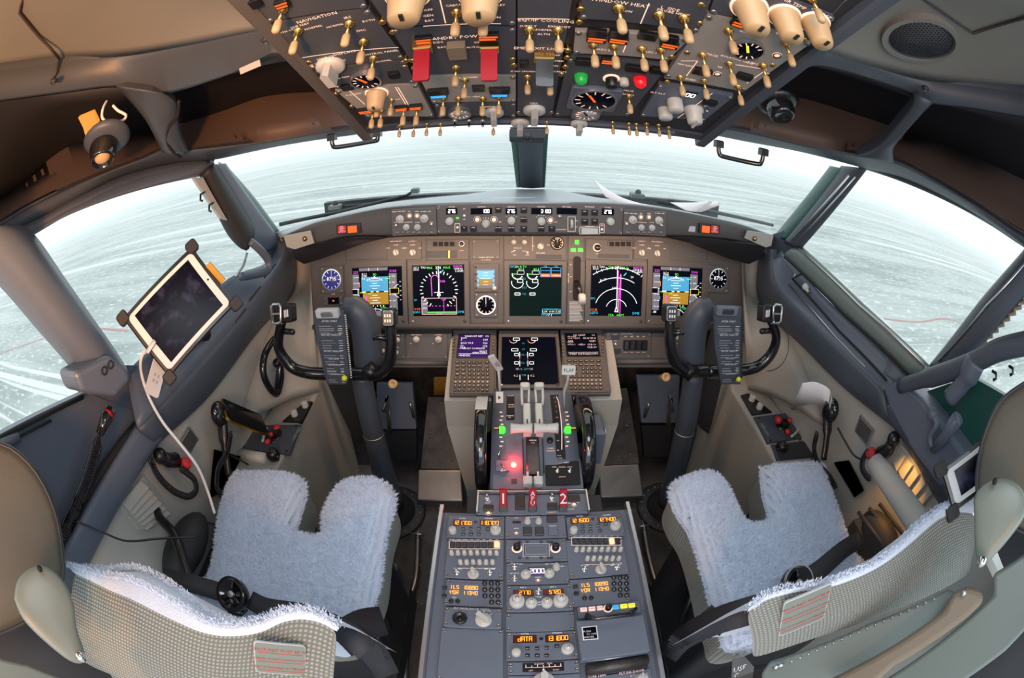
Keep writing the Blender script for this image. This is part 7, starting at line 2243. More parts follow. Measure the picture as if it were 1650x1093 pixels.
# tiller on the left side wall
b = B(); P_ = poly([W(x, y, x=-.86) for x, y in ((448, 543), (437, 553), (426, 574), (424, 600), (432, 622), (444, 635), (449, 628), (453, 605), (450, 575), (449, 556))], 4, closed=True)
t = T('steering_tiller', 'glossy black D-shaped steering tiller behind the left yoke', 'tiller', W(440, 590, x=-.86)); b.tube(P_ + [P_[0]], .0125, 'gloss', seg=12); t.part('rim', b)
b = B(); b.tube([W(449, 556, x=-.86), W(452, 590, x=-.86), W(447, 628, x=-.86)], .014, 'gloss', seg=10); b.tube([W(446, 585, x=-.86), W(452, 590, x=-.93)], .016, 'black', seg=10); t.part('spoke', b)
b = B(); c = W(1238, 545, x=.86)
b.tube([W(1238 + 33 * math.cos(k * math.pi / 12), 555 + 43 * math.sin(k * math.pi / 12), x=.885) for k in range(25)], .0016, 'dark', seg=4); struct('trim_47', b)

# footwells: pedals, heel rests, slopes
for s in (-1, 1):
    side = 'left' if s < 0 else 'right'
    m = lambda x: x
    if s < 0:
        hp, sl = ((671, 806), (747, 807), (744, 757), (673, 756)), ((678, 755), (744, 757), (722, 640), (690, 640))
        pd, pd2, kick = ((608, 692), (671, 692), (664, 618), (606, 618)), ((628, 741), (671, 741), (671, 694), (626, 694)), ((537, 766), (600, 766), (596, 750), (540, 748))
    else:
        hp, sl = ((967, 801), (1038, 800), (1030, 747), (963, 750)), ((963, 750), (1030, 747), (1010, 625), (975, 630))
        pd, pd2, kick = ((1034, 682), (1092, 682), (1096, 606), (1026, 606)), ((1038, 738), (1085, 735), (1090, 686), (1034, 686)), ((1110, 758), (1166, 756), (1160, 737), (1112, 742))
    t = T('heel_rest', side + ' worn bare metal heel rest on the floor beside the pedestal', 'heel rest', W((hp[0][0] + hp[1][0]) / 2, hp[0][1], z=0), 'heel rests')
    b = B(); q = [W(*hp[0], z=.045), W(*hp[1], z=.045), W(*hp[2], z=.12), W(*hp[3], z=.12)]
    g = [Vector((p.x, p.y, 0)) for p in q]; b.add(q + g, [(0, 1, 2, 3), (0, 4, 5, 1), (1, 5, 6, 2), (3, 7, 4, 0), (2, 6, 7, 3)], 'steel'); t.part('metal_step', b, bevel=.008)
    b = B(); q = [W(*sl[0], z=.12), W(*sl[1], z=.12), W(*sl[2], z=.34), W(*sl[3], z=.34)]
    g = [Vector((p.x, p.y, 0)) for p in q]; b.add(q + g, [(0, 1, 2, 3), (0, 4, 5, 1), (1, 5, 6, 2), (3, 7, 4, 0), (2, 6, 7, 3)], 'wornplate')
    for u, v in ((.2, .12), (.8, .12), (.2, .5), (.8, .5), (.5, .1)):
        p_ = q[0].lerp(q[1], u).lerp(q[3].lerp(q[2], u), v); b.ball(p_, .006, 'steel', 8, 4)
    t.part('floor_slope', b, label='scuffed black floor slope')
    t = T('rudder_pedal', side + ' dark blue-grey rudder pedal plate behind the control column', 'pedal', W((pd[0][0] + pd[1][0]) / 2, pd[0][1], y=1.45), 'rudder pedals')
    b = B(); q = [W(x, y, y=Y) for (x, y), Y in zip(pd, (1.40, 1.40, 1.55, 1.55))]; b.add(q + [p + Vector((0, .03, -.01)) for p in q], [(0, 1, 2, 3), (7, 6, 5, 4)] + [(i, i + 4, (i + 1) % 4 + 4, (i + 1) % 4) for i in range(4)], 'ped'); t.part('pedal_plate', b, bevel=.005)
    b = B(); q = [W(x, y, y=Y) for (x, y), Y in zip(pd2, (1.38, 1.38, 1.44, 1.44))]; b.add(q + [p + Vector((0, .03, -.01)) for p in q], [(0, 1, 2, 3), (7, 6, 5, 4)] + [(i, i + 4, (i + 1) % 4 + 4, (i + 1) % 4) for i in range(4)], 'dark')
    for u in (.2, .8):
        b.ball(q[3].lerp(q[2], u) + Vector((0, -.003, -.02)), .005, 'alu', 8, 4)
    t.part('lower_plate', b)
    b = B(); b.tube([W(pd[1][0] - s * -4 if s < 0 else pd[0][0] + 4, 672, y=1.32), W(pd[1][0] - 10 if s < 0 else pd[0][0] + 12, 650, y=1.3)], .008, 'steel', seg=8); b.tube([W(618 if s < 0 else 1084, 664, y=1.25), W(624 if s < 0 else 1080, 640, y=1.3), W(628 if s < 0 else 1076, 700, y=1.25)], .010, 'steel', seg=8); t.part('linkage', b)
    b = B(); q = [W(x, y, z=.03) for x, y in kick]; b.add(q + [p + Vector((0, 0, -.028)) for p in q], [(0, 1, 2, 3), (7, 6, 5, 4)] + [(i, i + 4, (i + 1) % 4 + 4, (i + 1) % 4) for i in range(4)], 'steel')
    solo('scuff_plate', b, side + ' bare metal scuff plate on the floor behind the seat thigh pad', 'plate', 'floor scuff plates')
b = B(); q = [W(x, y, y=1.7) for x, y in ((699, 637), (723, 637), (723, 611), (699, 611))]; b.add(q + [p + Vector((0, .02, 0)) for p in q], [(0, 1, 2, 3), (7, 6, 5, 4)] + [(i, i + 4, (i + 1) % 4 + 4, (i + 1) % 4) for i in range(4)], 'yellowbox'); solo('yellow_bracket', b, 'yellow painted metal bracket deep in the left footwell', 'bracket')
b = B(); q = [W(x, y, y=1.75) for x, y in ((978, 633), (998, 633), (996, 615), (978, 615))]; b.add(q + [p + Vector((0, .02, 0)) for p in q], [(0, 1, 2, 3), (7, 6, 5, 4)] + [(i, i + 4, (i + 1) % 4 + 4, (i + 1) % 4) for i in range(4)], 'seatmet'); solo('green_bracket', b, 'dull green metal bracket deep in the right footwell', 'bracket')
b = B(); b.box(-.95, 1.75, 0, -.29, 1.80, .75, 'wornplate'); b.box(.31, 1.75, 0, .95, 1.80, .75, 'wornplate'); struct('wall_footwell', b)

# floor fittings either side of the pedestal
for s in (-1, 1):
    side = 'left' if s < 0 else 'right'
    R1 = ((673.5, 863), (671, 924), (662, 958), (648, 979), (627, 993)) if s < 0 else ((1037.5, 850), (1044, 890), (1058, 941), (1075, 965), (1102, 974))
    t = T('seat_track', side + ' curved steel seat track on the floor beside the pedestal', 'seat track', W(*R1[1], z=0), 'seat tracks')
    b = B(); P_ = resample(poly([W(x, y, z=.02) for x, y in R1], 6), 30); b.tube(P_, .012, 'steel', seg=8, flat=.8); t.part('curved_rail', b)
    b = B(); c = W(R1[0][0], R1[0][1] - 2, z=.03); b.tube([c + Vector((-.03, 0, 0)), c + Vector((.03, 0, 0))], .005, 'alu', seg=6); b.tube([c + Vector((0, -.02, 0)), c + Vector((0, .03, .0))], .004, 'alu', seg=6); t.part('end_fitting', b)
    A_ = ((653, 1010), (652, 1100)) if s < 0 else ((1073, 1003), (1096, 1100))
    b = B(); a, c = W(*A_[0], z=.03), W(*A_[1], z=.03); b.tube([a, c], .012, 'steel', seg=8); b.tube([a + Vector((s * .04, -.03, 0)), c + Vector((s * .03, 0, 0))], .010, 'dark', seg=6)
    for k in range(8):
        p_ = (a + Vector((s * .04, -.03, .011))).lerp(c + Vector((s * .03, 0, .011)), (k + .5) / 8); b.ball(p_, .0055, 'blackm', 6, 4)
    t.part('straight_rail', b)
    q = ((614, 955), (636, 957), (641, 908), (614, 907)) if s < 0 else ((1089, 938), (1110, 935), (1109, 891), (1078, 894))
    P_ = [W(x, y, z=.12) for x, y in q]; b = B(); b.add(P_ + [Vector((p.x, p.y, .0)) for p in P_], [(0, 1, 2, 3)] + [(i, i + 4, (i + 1) % 4 + 4, (i + 1) % 4) for i in range(4)], 'ped')
    o = solo('floor_box', b, side + ' small blue-grey box on the floor inside the curved seat track', 'box', 'floor boxes', bevel=.004)
b = B(); q = [W(x, y, z=.004) for x, y in ((691, 945), (703, 945), (713, 861), (700, 861))]; b.add(q + [p + Vector((0, 0, .003)) for p in q], [(3, 2, 1, 0), (4, 5, 6, 7)] + [(i, (i + 1) % 4, (i + 1) % 4 + 4, i + 4) for i in range(4)], 'tan')
for k in range(8):
    c = q[0].lerp(q[3], (k + .5) / 8).lerp(q[1].lerp(q[2], (k + .5) / 8), .5); b.lathe(c.x, c.y, [(.010, .0075), (.008, .009), (.004, .0085)], 'brown', 10)
solo('floor_strip', b, 'tan floor strip with a row of round fasteners left of the pedestal', 'strip')
b = B(); random.seed(3)
for k in range(70):
    x, y = random.choice(((-1, 0), (1, 0)))[0], 0
    px_, py_ = (random.uniform(655, 710), random.uniform(815, 1000)) if x < 0 else (random.uniform(1005, 1050), random.uniform(810, 1000))
    c = W(px_, py_, z=.002); b.lathe(c.x, c.y, [(.003, .002), (.002, .004)], 'alu', 6)
solo('floor_rivets', b, 'scattered small bright rivets and chips on the dark floor beside the pedestal', 'rivets', kind='stuff')

# ================================================================== SEATS
def inside(pt, poly_):
    x, y = pt; c = False; n = len(poly_)
    for i in range(n):
        x0, y0 = poly_[i]; x1, y1 = poly_[i - 1]
        if (y0 > y) != (y1 > y) and x < (x1 - x0) * (y - y0) / (y1 - y0) + x0: c = not c
    return c


def edge_d(pt, P):
    p = np.array(pt); a = P; b_ = np.roll(P, -1, axis=0); d = b_ - a
    t_ = np.clip(((p - a) * d).sum(1) / (d * d).sum(1), 0, 1); q = a + d * t_[:, None]
    return np.sqrt(((p - q) ** 2).sum(1).min())


def fur(b, pts, nrm, n, ln, m='fur', lean=(0, 0, -1), w=.0022):
    """short wool tufts: thin three-cornered blades on points"""
    vs, fs = [], []
    for k in range(n):
        i = random.randrange(len(pts)); p = pts[i] + Vector((random.uniform(-.006, .006), random.uniform(-.006, .006), 0)); nn = nrm[i]
        d = (nn + Vector((random.gauss(0, .5), random.gauss(0, .5), random.gauss(0, .25)))).normalized() * ln * random.uniform(.5, 1.15)
        s_ = Vector((random.uniform(-1, 1), random.uniform(-1, 1), 0)).normalized() * w
        j = len(vs); vs += [p - s_, p + s_, p + d]; fs.append((j, j + 1, j + 2))
    b.add(vs, fs, m)


SZ = .70
seats = {
 -1: dict(out=((374, 746), (430, 749), (474, 756), (484, 776), (474, 815), (467, 843), (490, 850), (512, 850), (515, 812), (532, 778), (550, 762), (585, 757), (620, 768), (630, 796), (614, 850), (603, 925), (588, 970), (570, 1012), (500, 1035), (300, 985), (262, 950), (318, 925), (335, 880), (346, 815), (358, 770)),
          top=((119, 924), (145, 936), (173, 950), (216, 968), (273, 997), (324, 1019), (368, 1026), (419, 1020), (453, 1004), (488, 998), (522, 1006), (546, 1021)),
          rim=((110, 912), (140, 915), (173, 917), (216, 914), (259, 930), (300, 958), (342, 992), (400, 1003), (450, 986), (490, 980), (525, 990), (550, 1008)),
          bot=((128, 1062), (150, 1075), (185, 1090), (225, 1110), (280, 1130), (330, 1150), (370, 1160), (420, 1165), (455, 1165), (488, 1160), (520, 1160), (540, 1160)),
          lab=((413, 1032), (494, 1041), (491, 1088), (407, 1083)), hr=((-60, 700), (0, 708), (32, 725), (62, 757), (86, 802), (100, 850), (106, 900), (105, 940), (60, 1000), (-60, 1010)),
          cov=((22, 965), (27, 935), (45, 916), (66, 910), (88, 920), (107, 943), (120, 977), (124, 1012), (139, 1058), (134, 1070), (114, 1067), (78, 1040), (38, 1000)), zt=(1.04, 1.0)),
 1: dict(out=((1234, 740), (1280, 738), (1333, 735), (1350, 790), (1372, 848), (1385, 880), (1408, 905), (1440, 960), (1330, 985), (1200, 1040), (1172, 1000), (1158, 965), (1140, 900), (1120, 845), (1098, 812), (1087, 782), (1096, 762), (1135, 748), (1165, 755), (1184, 780), (1200, 812), (1215, 830), (1245, 828), (1248, 812), (1240, 785)),
          top=((1201, 990), (1225, 972), (1250, 962), (1290, 953), (1335, 947), (1384, 930), (1424, 909), (1461, 881), (1493, 853), (1518, 834), (1546, 826), (1570, 828)),
          rim=((1203, 982), (1225, 963), (1255, 952), (1300, 945), (1330, 938), (1365, 925), (1400, 909), (1440, 882), (1478, 844), (1510, 820), (1540, 808), (1570, 806)),
          bot=((1210, 1060), (1230, 1056), (1252, 1049), (1291, 1036), (1331, 1023), (1372, 1010), (1412, 994), (1453, 979), (1493, 962), (1533, 942), (1562, 922), (1574, 900)),
          lab=((1253, 973), (1330, 946), (1337, 989), (1263, 1024)), hr=((1660, 605), (1612, 640), (1586, 690), (1573, 740), (1570, 785), (1578, 815), (1620, 850), (1690, 860), (1710, 700)),
          cov=((1568, 808), (1575, 790), (1598, 774), (1623, 771), (1645, 784), (1655, 812), (1650, 835), (1627, 868), (1600, 899), (1584, 914), (1574, 905), (1570, 870)), zt=(1.0, 1.04)),
}
for s, K in seats.items():
    side = 'left' if s < 0 else 'right'
    rnd = random.Random(5)
    P3 = [W(x, y, z=SZ) for x, y in K['out']]
    out = [Vector((p.x, p.y, 0)) for p in P3]
    sm_ = resample(poly(out + [out[0]], 6), 150)[:-1]
    P2 = np.array([(p.x, p.y) for p in sm_]); PL_ = [tuple(q) for q in P2]
    c = Vector((float(P2[:, 0].mean()), float(P2[:, 1].mean()), 0))
    t = T('pilot_seat', side + ' pilot seat covered with pale blue sheepskin, knit-backed backrest with a red warning label', 'seat', (c.x, c.y, 0), 'pilot seats')
    # heightfield cushion top
    h = .0125; x0, y0 = P2.min(0) - h; x1, y1 = P2.max(0) + h
    nx, ny = int((x1 - x0) / h) + 1, int((y1 - y0) / h) + 1
    V, idx = [], {}
    pts, nrm = [], []
    for i in range(nx):
        for j in range(ny):
            q = (x0 + i * h, y0 + j * h)
            if inside(q, PL_):
                d_ = edge_d(q, P2)
                z = SZ - .040 * math.exp(-d_ / .018) + .006 * math.sin(q[0] * 22 + 1) * math.sin(q[1] * 17)
                idx[(i, j)] = len(V); V.append(Vector((q[0], q[1], z))); pts.append(V[-1]); e_ = Vector((0, 0, 1))
                if d_ < .03:
                    k = int(((P2 - np.array(q)) ** 2).sum(1).argmin()); o_ = Vector((P2[k][0] - q[0], P2[k][1] - q[1], 0)); e_ = (e_ + o_.normalized() * (1.6 if d_ < .018 else .7)).normalized() if o_.length > 1e-6 else e_
                nrm.append(e_)
    fs = [(idx[(i, j)], idx[(i + 1, j)], idx[(i + 1, j + 1)], idx[(i, j + 1)]) for i in range(nx) for j in range(ny) if all(k in idx for k in ((i, j), (i + 1, j), (i + 1, j + 1), (i, j + 1)))]
    b = B(); b.add(V, fs, 'fleece', True)
    n = len(sm_); area = sum(a.x * b_.y - b_.x * a.y for a, b_ in zip(sm_, sm_[1:] + sm_[:1]))
    if area < 0: sm_ = sm_[::-1]
    zz = [(0, SZ - .030), (.004, SZ - .05)]
    cen = c
    rows = [[Vector((p.x, p.y, SZ - .034)) for p in sm_], [Vector((p.x, p.y, SZ - .055)) for p in sm_]]
    inner_ = []
    for k, p in enumerate(sm_):
        tg = (sm_[(k + 1) % n] - sm_[k - 1]).normalized(); nl = Vector((-tg.y, tg.x, 0)); inner_.append(p + nl * .016 + Vector((0, 0, SZ - .030)))
    b.grid([rows[1], rows[0], inner_], 'fleece', closed=True)
    cush = t.part('sheepskin_cover', b)
    b = B(); fur(b, pts, nrm, 30000, .0085, w=.0014)
    ep = [p + Vector((0, 0, SZ - .04)) for p in sm_]; en = []
    for k in range(n):
        tg = (sm_[(k + 1) % n] - sm_[k - 1]).normalized(); en.append(Vector((tg.y, -tg.x, .35)).normalized())
    fur(b, ep, en, 8000, .0105, w=.0011)
    o = bpy.data.objects.new('wool_pile', b.mesh('wool_pile', t.loc + cush.location)); o.parent = cush; sc.collection.objects.link(o); o['kind'] = 'stuff'
    b = B(); sk = [p.lerp(c, .012) for p in sm_]
    b.grid([[Vector((p.x, p.y, SZ - .15)) for p in sk], [Vector((p.x, p.y, SZ - .05)) for p in sk]], 'knit', closed=True)
    b.uv = [(v.x + v.y, v.z * 3) for v in b.v]
    t.part('cushion_side', b)
    b = B(); q = [p.lerp(c, .22) for p in sm_]; b.grid([[Vector((p.x, p.y, .12)) for p in q], [Vector((p.x, p.y, SZ - .14)) for p in q]], 'dark', closed=True)
    b.box(c.x - .20, c.y - .25, 0, c.x + .20, c.y + .2, .14, 'dark')
    t.part('seat_base', b)
    # backrest
    n = 48
    zt = lambda k: K['zt'][0] + (K['zt'][1] - K['zt'][0]) * k / 11
    TP = resample(poly([W(x, y, z=zt(k)) for k, (x, y) in enumerate(K['top'])], 6), n)
    RM = resample(poly([W(x, y, z=zt(k) - .005) for k, (x, y) in enumerate(K['rim'])], 6), n)
    BT = resample(poly([W(x, y, z=zt(k) - .13) for k, (x, y) in enumerate(K['bot'])], 6), n)
    BT = [Vector((max(-.93, min(.93, p.x)), p.y, p.z)) for p in BT]
    LO = [Vector((p.x, max(p.y + .06, .20), SZ - .03)) for p in RM]
    b = B(); md = [p.lerp(q, .5) + Vector((0, -.012, .012)) for p, q in zip(TP, BT)]
    R_ = [BT, md, TP]; b.grid(R_, 'knit', smooth=True)
    b.uv = [(k / n * (TP[0] - TP[-1]).length, r * .13) for r in range(3) for k in range(n)]
    b.uv = [(u * 1.0, v) for u, v in b.uv]
    back = t.part('backrest_cover', b, label='knitted backrest cover'); fin(back, subsurf=2)
    b = B(); m1 = [p.lerp(q, .5) + Vector((0, 0, .014)) for p, q in zip(TP, RM)]
    b.grid([TP, m1, RM, [p.lerp(q, .25) + Vector((0, .01, -.004)) for p, q in zip(RM, LO)], LO], 'fleece')
    cov = t.part('backrest_fleece', b, label='pale blue fleece over the backrest'); fin(cov, subsurf=1)
    b = B(); pp = [p for r_ in (m1, RM) for p in r_]; pp = resample(pp[:n], 200) + resample(pp[n:], 200); fur(b, pp, [Vector((0, .2, 1))] * 400, 5000, .0055, w=.0012)
    o = bpy.data.objects.new('wool_pile', b.mesh('wool_pile', t.loc + cov.location)); o.parent = cov; sc.collection.objects.link(o); o['kind'] = 'stuff'
    # red warning label
    u0 = .5
    zl = .985
    k0, k1 = (36, 42) if s < 0 else (5, 15)
    pn = (TP[k1] - TP[k0]).cross(BT[k0] - TP[k0]).normalized()
    d3 = [on_plane(x, y, TP[k0].lerp(BT[k0], .5), pn) for x, y in K['lab']]
    d3 = [(p - Vector(CAM)) * .965 + Vector(CAM) for p in d3]
    # bring the label onto the fabric
    f = Fr((d3[0] + d3[1] + d3[2] + d3[3]) / 4, (d3[1] - d3[0]) + (d3[2] - d3[3]), (d3[0] - d3[3]) + (d3[1] - d3[2]))
    w_, h_ = ((d3[1] - d3[0]).length + (d3[2] - d3[3]).length) / 4, ((d3[0] - d3[3]).length + (d3[1] - d3[2]).length) / 4
    b = B(f); b.rbox(-w_, -h_, -.002, w_, h_, .0015, 'grprint', .006, .0006); b.rbox(-w_ * .965, -h_ * .94, .0012, w_ * .965, h_ * .94, .0020, 'seatpl', .005, .0004)
    for k, tx in enumerate(('BACK REST MUST BE IN', 'NORMAL FLIGHT POSITION WHEN', 'SEAT IS MOVING OUTBOARD')):
        y_ = h_ * (.56 - .56 * k); 
        b.text(tx, 0, y_, min(.0125, w_ * 1.75 / (len(tx) * .62)), 'redm', z=.0025); b.box(-w_ * .88, y_ - h_ * .20, .0020, w_ * .88, y_ - h_ * .17, .0023, 'redm')
    t.part('warning_label', b, label='clear label with red capital lettering')
    # headrest, sage cover
    for nm, key, d, th_, m_, bv, lb in (('headrest', 'hr', .78, .12, 'headrest', .035, None), ('side_cover', 'cov', .66, .045, 'seatpl', .014, 'sage green plastic pivot cover')):
        cx_ = sum(x for x, y in K[key]) / len(K[key]); cy_ = sum(y for x, y in K[key]) / len(K[key])
        n_ = Vector(ray(cx_, cy_)); o_ = Vector(CAM) + n_ * d
        q = resample(poly([on_plane(x, y, o_, n_) for x, y in K[key]] + [on_plane(*K[key][0], o_, n_)], 6), 44)[:-1]
        cc = sum(q, Vector()) / len(q)
        b = B(); m = len(q)
        b.add([cc - n_ * .004] + [p.lerp(cc, .4) - n_ * .003 for p in q] + q + [p + n_ * th_ for p in q],
              [(0, 1 + (i + 1) % m, 1 + i) for i in range(m)] + [(1 + i, 1 + (i + 1) % m, 1 + m + (i + 1) % m, 1 + m + i) for i in range(m)] + [(1 + m + i, 1 + m + (i + 1) % m, 1 + 2 * m + (i + 1) % m, 1 + 2 * m + i) for i in range(m)] + [tuple(1 + 2 * m + i for i in range(m))], m_, True)
        md_ = t.part(nm, b, label=lb); fin(md_, bevel=bv)
        if nm == 'headrest':
            b = B(); rim_ = [(p.lerp(cc, .05) - n_ * .004) for p in q]; b.tube(rim_ + [rim_[0]], .003, 'dark', seg=6); o = bpy.data.objects.new('piping', b.mesh('piping', t.loc)); o.parent = md_; sc.collection.objects.link(o)
    b = B(); x, y = (64, 917) if s < 0 else (1603, 776); b.ball(W(x, y, d=.645), .005, 'blackm', 8, 5); t.part('cover_screw', b); b = B(); x, y = (130, 1058) if s < 0 else (1582, 905); b.ball(W(x, y, d=.645), .009, 'chrome', 10, 6); t.part('pivot_bolt', b)

    # harness: straps and rotary buckle
    bk = (381, 960) if s < 0 else (1278, 942)
    bz = .765 if s < 0 else .80
    h_ = T('seat_harness', side + ' black seat harness straps with round rotary buckle lying on the sheepskin', 'harness', W(*bk, z=bz), 'seat harnesses')
    f = Fr(W(*bk, z=bz), (1, 0, 0), (0, .92, .38))
    b = B(f); b.lathe(0, 0, [(.036, 0), (.038, .004), (.038, .020), (.034, .024), (.030, .024), (.026, .016), (.010, .014)], 'gloss', 28)
    b.ring(0, 0, .036, .0395, .018, .023, 'alu' if s > 0 else 'black', 28)
    for k in range(3):
        q = math.radians(90 + 120 * k); b.tube([(0, 0, .018), (.030 * math.cos(q), .030 * math.sin(q), .022)], .0045, 'black', seg=8)
    b.lathe(0, 0, [(.008, .016), (.008, .024), (.006, .025)], 'alu', 14); h_.part('rotary_buckle', b)

    def strap(ctr, wid, zs, nm='strap'):
        pts_ = resample(poly([W(x, y, z=z) for (x, y), z in zip(ctr, zs)], 6), 24)
        rows_ = [[], []]
        for i, p in enumerate(pts_):
            tg = (pts_[min(i + 1, 23)] - pts_[max(i - 1, 0)]).normalized(); nn = tg.cross((Vector(CAM) - p).normalized()).normalized() * wid
            rows_[0].append(p - nn); rows_[1].append(p + nn)
        b = B(); b.grid(rows_, 'belt', th=(0, .0, -.003)); h_.part(nm, b)
    if s < 0:
        strap(((262, 930), (300, 938), (335, 948), (362, 956)), .021, (.80, .80, .785, .775))
        strap(((402, 966), (430, 980), (500, 993), (560, 1022), (592, 1050)), .021, (.775, .80, .84, .88, .86))
        strap(((545, 1035), (585, 1008), (618, 1000)), .030, (.86, .80, .72))
        strap(((560, 1020), (600, 1050), (625, 1090)), .026, (.85, .75, .6))
        b = B(); b.tube([W(x, y, z=.75) for x, y in ((366, 975), (370, 988), (388, 992), (398, 982))], .004, 'gloss', seg=6); h_.part('buckle_slider', b)
    else:
        strap(((1388, 868), (1360, 885), (1325, 915), (1300, 934)), .024, (.74, .75, .78, .80))
        strap(((1240, 975), (1205, 985), (1150, 1003), (1100, 1030), (1075, 1060)), .026, (.85, .88, .82, .68, .5))
        strap(((1135, 985), (1150, 1000), (1170, 1010)), .020, (.70, .74, .78))
# seat hardware at the frame's edge
t = T('seat_side_frame', 'riveted sage metal seat frame with tan leather armrest behind the right seat', 'seat frame', W(1450, 1020, d=.8))


def slab(quad, d, th_, m_, bv=.006):
    cx_ = sum(q[0] for q in quad) / len(quad); cy_ = sum(q[1] for q in quad) / len(quad); n_ = Vector(ray(cx_, cy_)); o_ = Vector(CAM) + n_ * d
    P = [on_plane(x, y, o_, n_) for x, y in quad]; m = len(P); b = B()
    b.add(P + [p + n_ * th_ for p in P], [tuple(range(m)), tuple(range(2 * m - 1, m - 1, -1))] + [(i, i + m, (i + 1) % m + m, (i + 1) % m) for i in range(m)], m_); return b


t.part('dark_backing', slab(((1560, 1000), (1670, 900), (1720, 1000), (1700, 1130), (1400, 1130)), 1.05, .03, 'dark'))  # dark slab added to close the bright gap behind the seat
t.part('rear_backing', slab(((1590, 850), (1700, 780), (1760, 950), (1640, 990)), 1.02, .03, 'dark'))  # second dark slab, added where bright sky showed past the headrest
t.part('riveted_panel', slab(((1226, 1085), (1240, 1066), (1400, 1005), (1530, 948), (1560, 965), (1500, 1010), (1330, 1120), (1228, 1130)), .80, .03, 'seatmet'), bevel=.006)
t.part('tan_armrest', slab(((1325, 1100), (1440, 1040), (1520, 985), (1535, 955), (1560, 943), (1582, 950), (1588, 968), (1560, 995), (1440, 1075), (1400, 1110)), .74, .03, 'tan'), bevel=.012)
t.part('rear_tray', slab(((1400, 1110), (1560, 997), (1600, 960), (1600, 925), (1660, 885), (1720, 930), (1620, 1050), (1500, 1130)), .77, .03, 'seatmet'), bevel=.008)
b = B()
for k in range(19):
    b.ball(W(1262 + k * 13.5, 1072 - k * 5.9, d=.797), .0028, 'alu', 6, 4)
t.part('rivet', b)
for x, y in ((1250, 1075), (1258, 1072), (1553, 956)): b = B(); b.ball(W(x, y, d=.73 if x > 1500 else .795), .006, 'alu', 8, 5); t.part('bolt', b)
solo('seat_backing_slab', slab(((-40, 980), (70, 985), (160, 1050), (190, 1110), (-40, 1120)), 1.0, .03, 'dark'), 'added dark slab behind the lower edge of the left headrest', 'plate')  # dark slab added to cover bright sky below the headrest
solo('seat_frame_edge', slab(((-20, 1056), (45, 1072), (120, 1100), (-20, 1130)), .72, .03, 'seatmet'), 'grey metal frame edge at the lower left corner below the left headrest', 'frame', bevel=.005)
b = slab(((1180, 1062), (1200, 1058), (1215, 1075), (1212, 1100), (1178, 1100)), .95, .04, 'black'); b.text('USE', 0, 0, .014, 'print', fr=Fr(W(1192, 1078, d=.945), (1, 0, 0), (0, .75, .66))); b.text('OF', 0, -.016, .014, 'print', fr=Fr(W(1192, 1078, d=.945), (1, 0, 0), (0, .75, .66)))
solo('seat_control_knob', b, 'black seat control knob with white lettering below the right backrest', 'knob')
for x, y, lab in ((609, 955, 'black seat adjustment lever beside the left seat cushion'), (1119, 942, 'black seat adjustment lever beside the right seat cushion')):
    b = B(); c = W(x, y, z=.5); b.ball(c, .026, 'gloss', 14, 8, (.75, 1.3, .8)); b.tube([c, c + Vector((.0, -.05, -.14))], .014, 'black', seg=8); b.ball(c + Vector((0, -.008, .02)), .008, 'grprint', 8, 4, (.3, 1.6, .3)); solo('seat_lever', b, lab, 'lever', 'seat levers')
b = B(); P_ = [W(1408, 742, x=.80), W(1425, 765, x=.80), W(1450, 800, x=.79), W(1482, 846, x=.78), W(1500, 870, x=.775)]; b.tube(P_, [.028, .034, .036, .038, .040], 'cream', seg=16, flat=.75); solo('armrest', b, 'grey-green padded armrest beside the right seat, pointing forward', 'armrest')

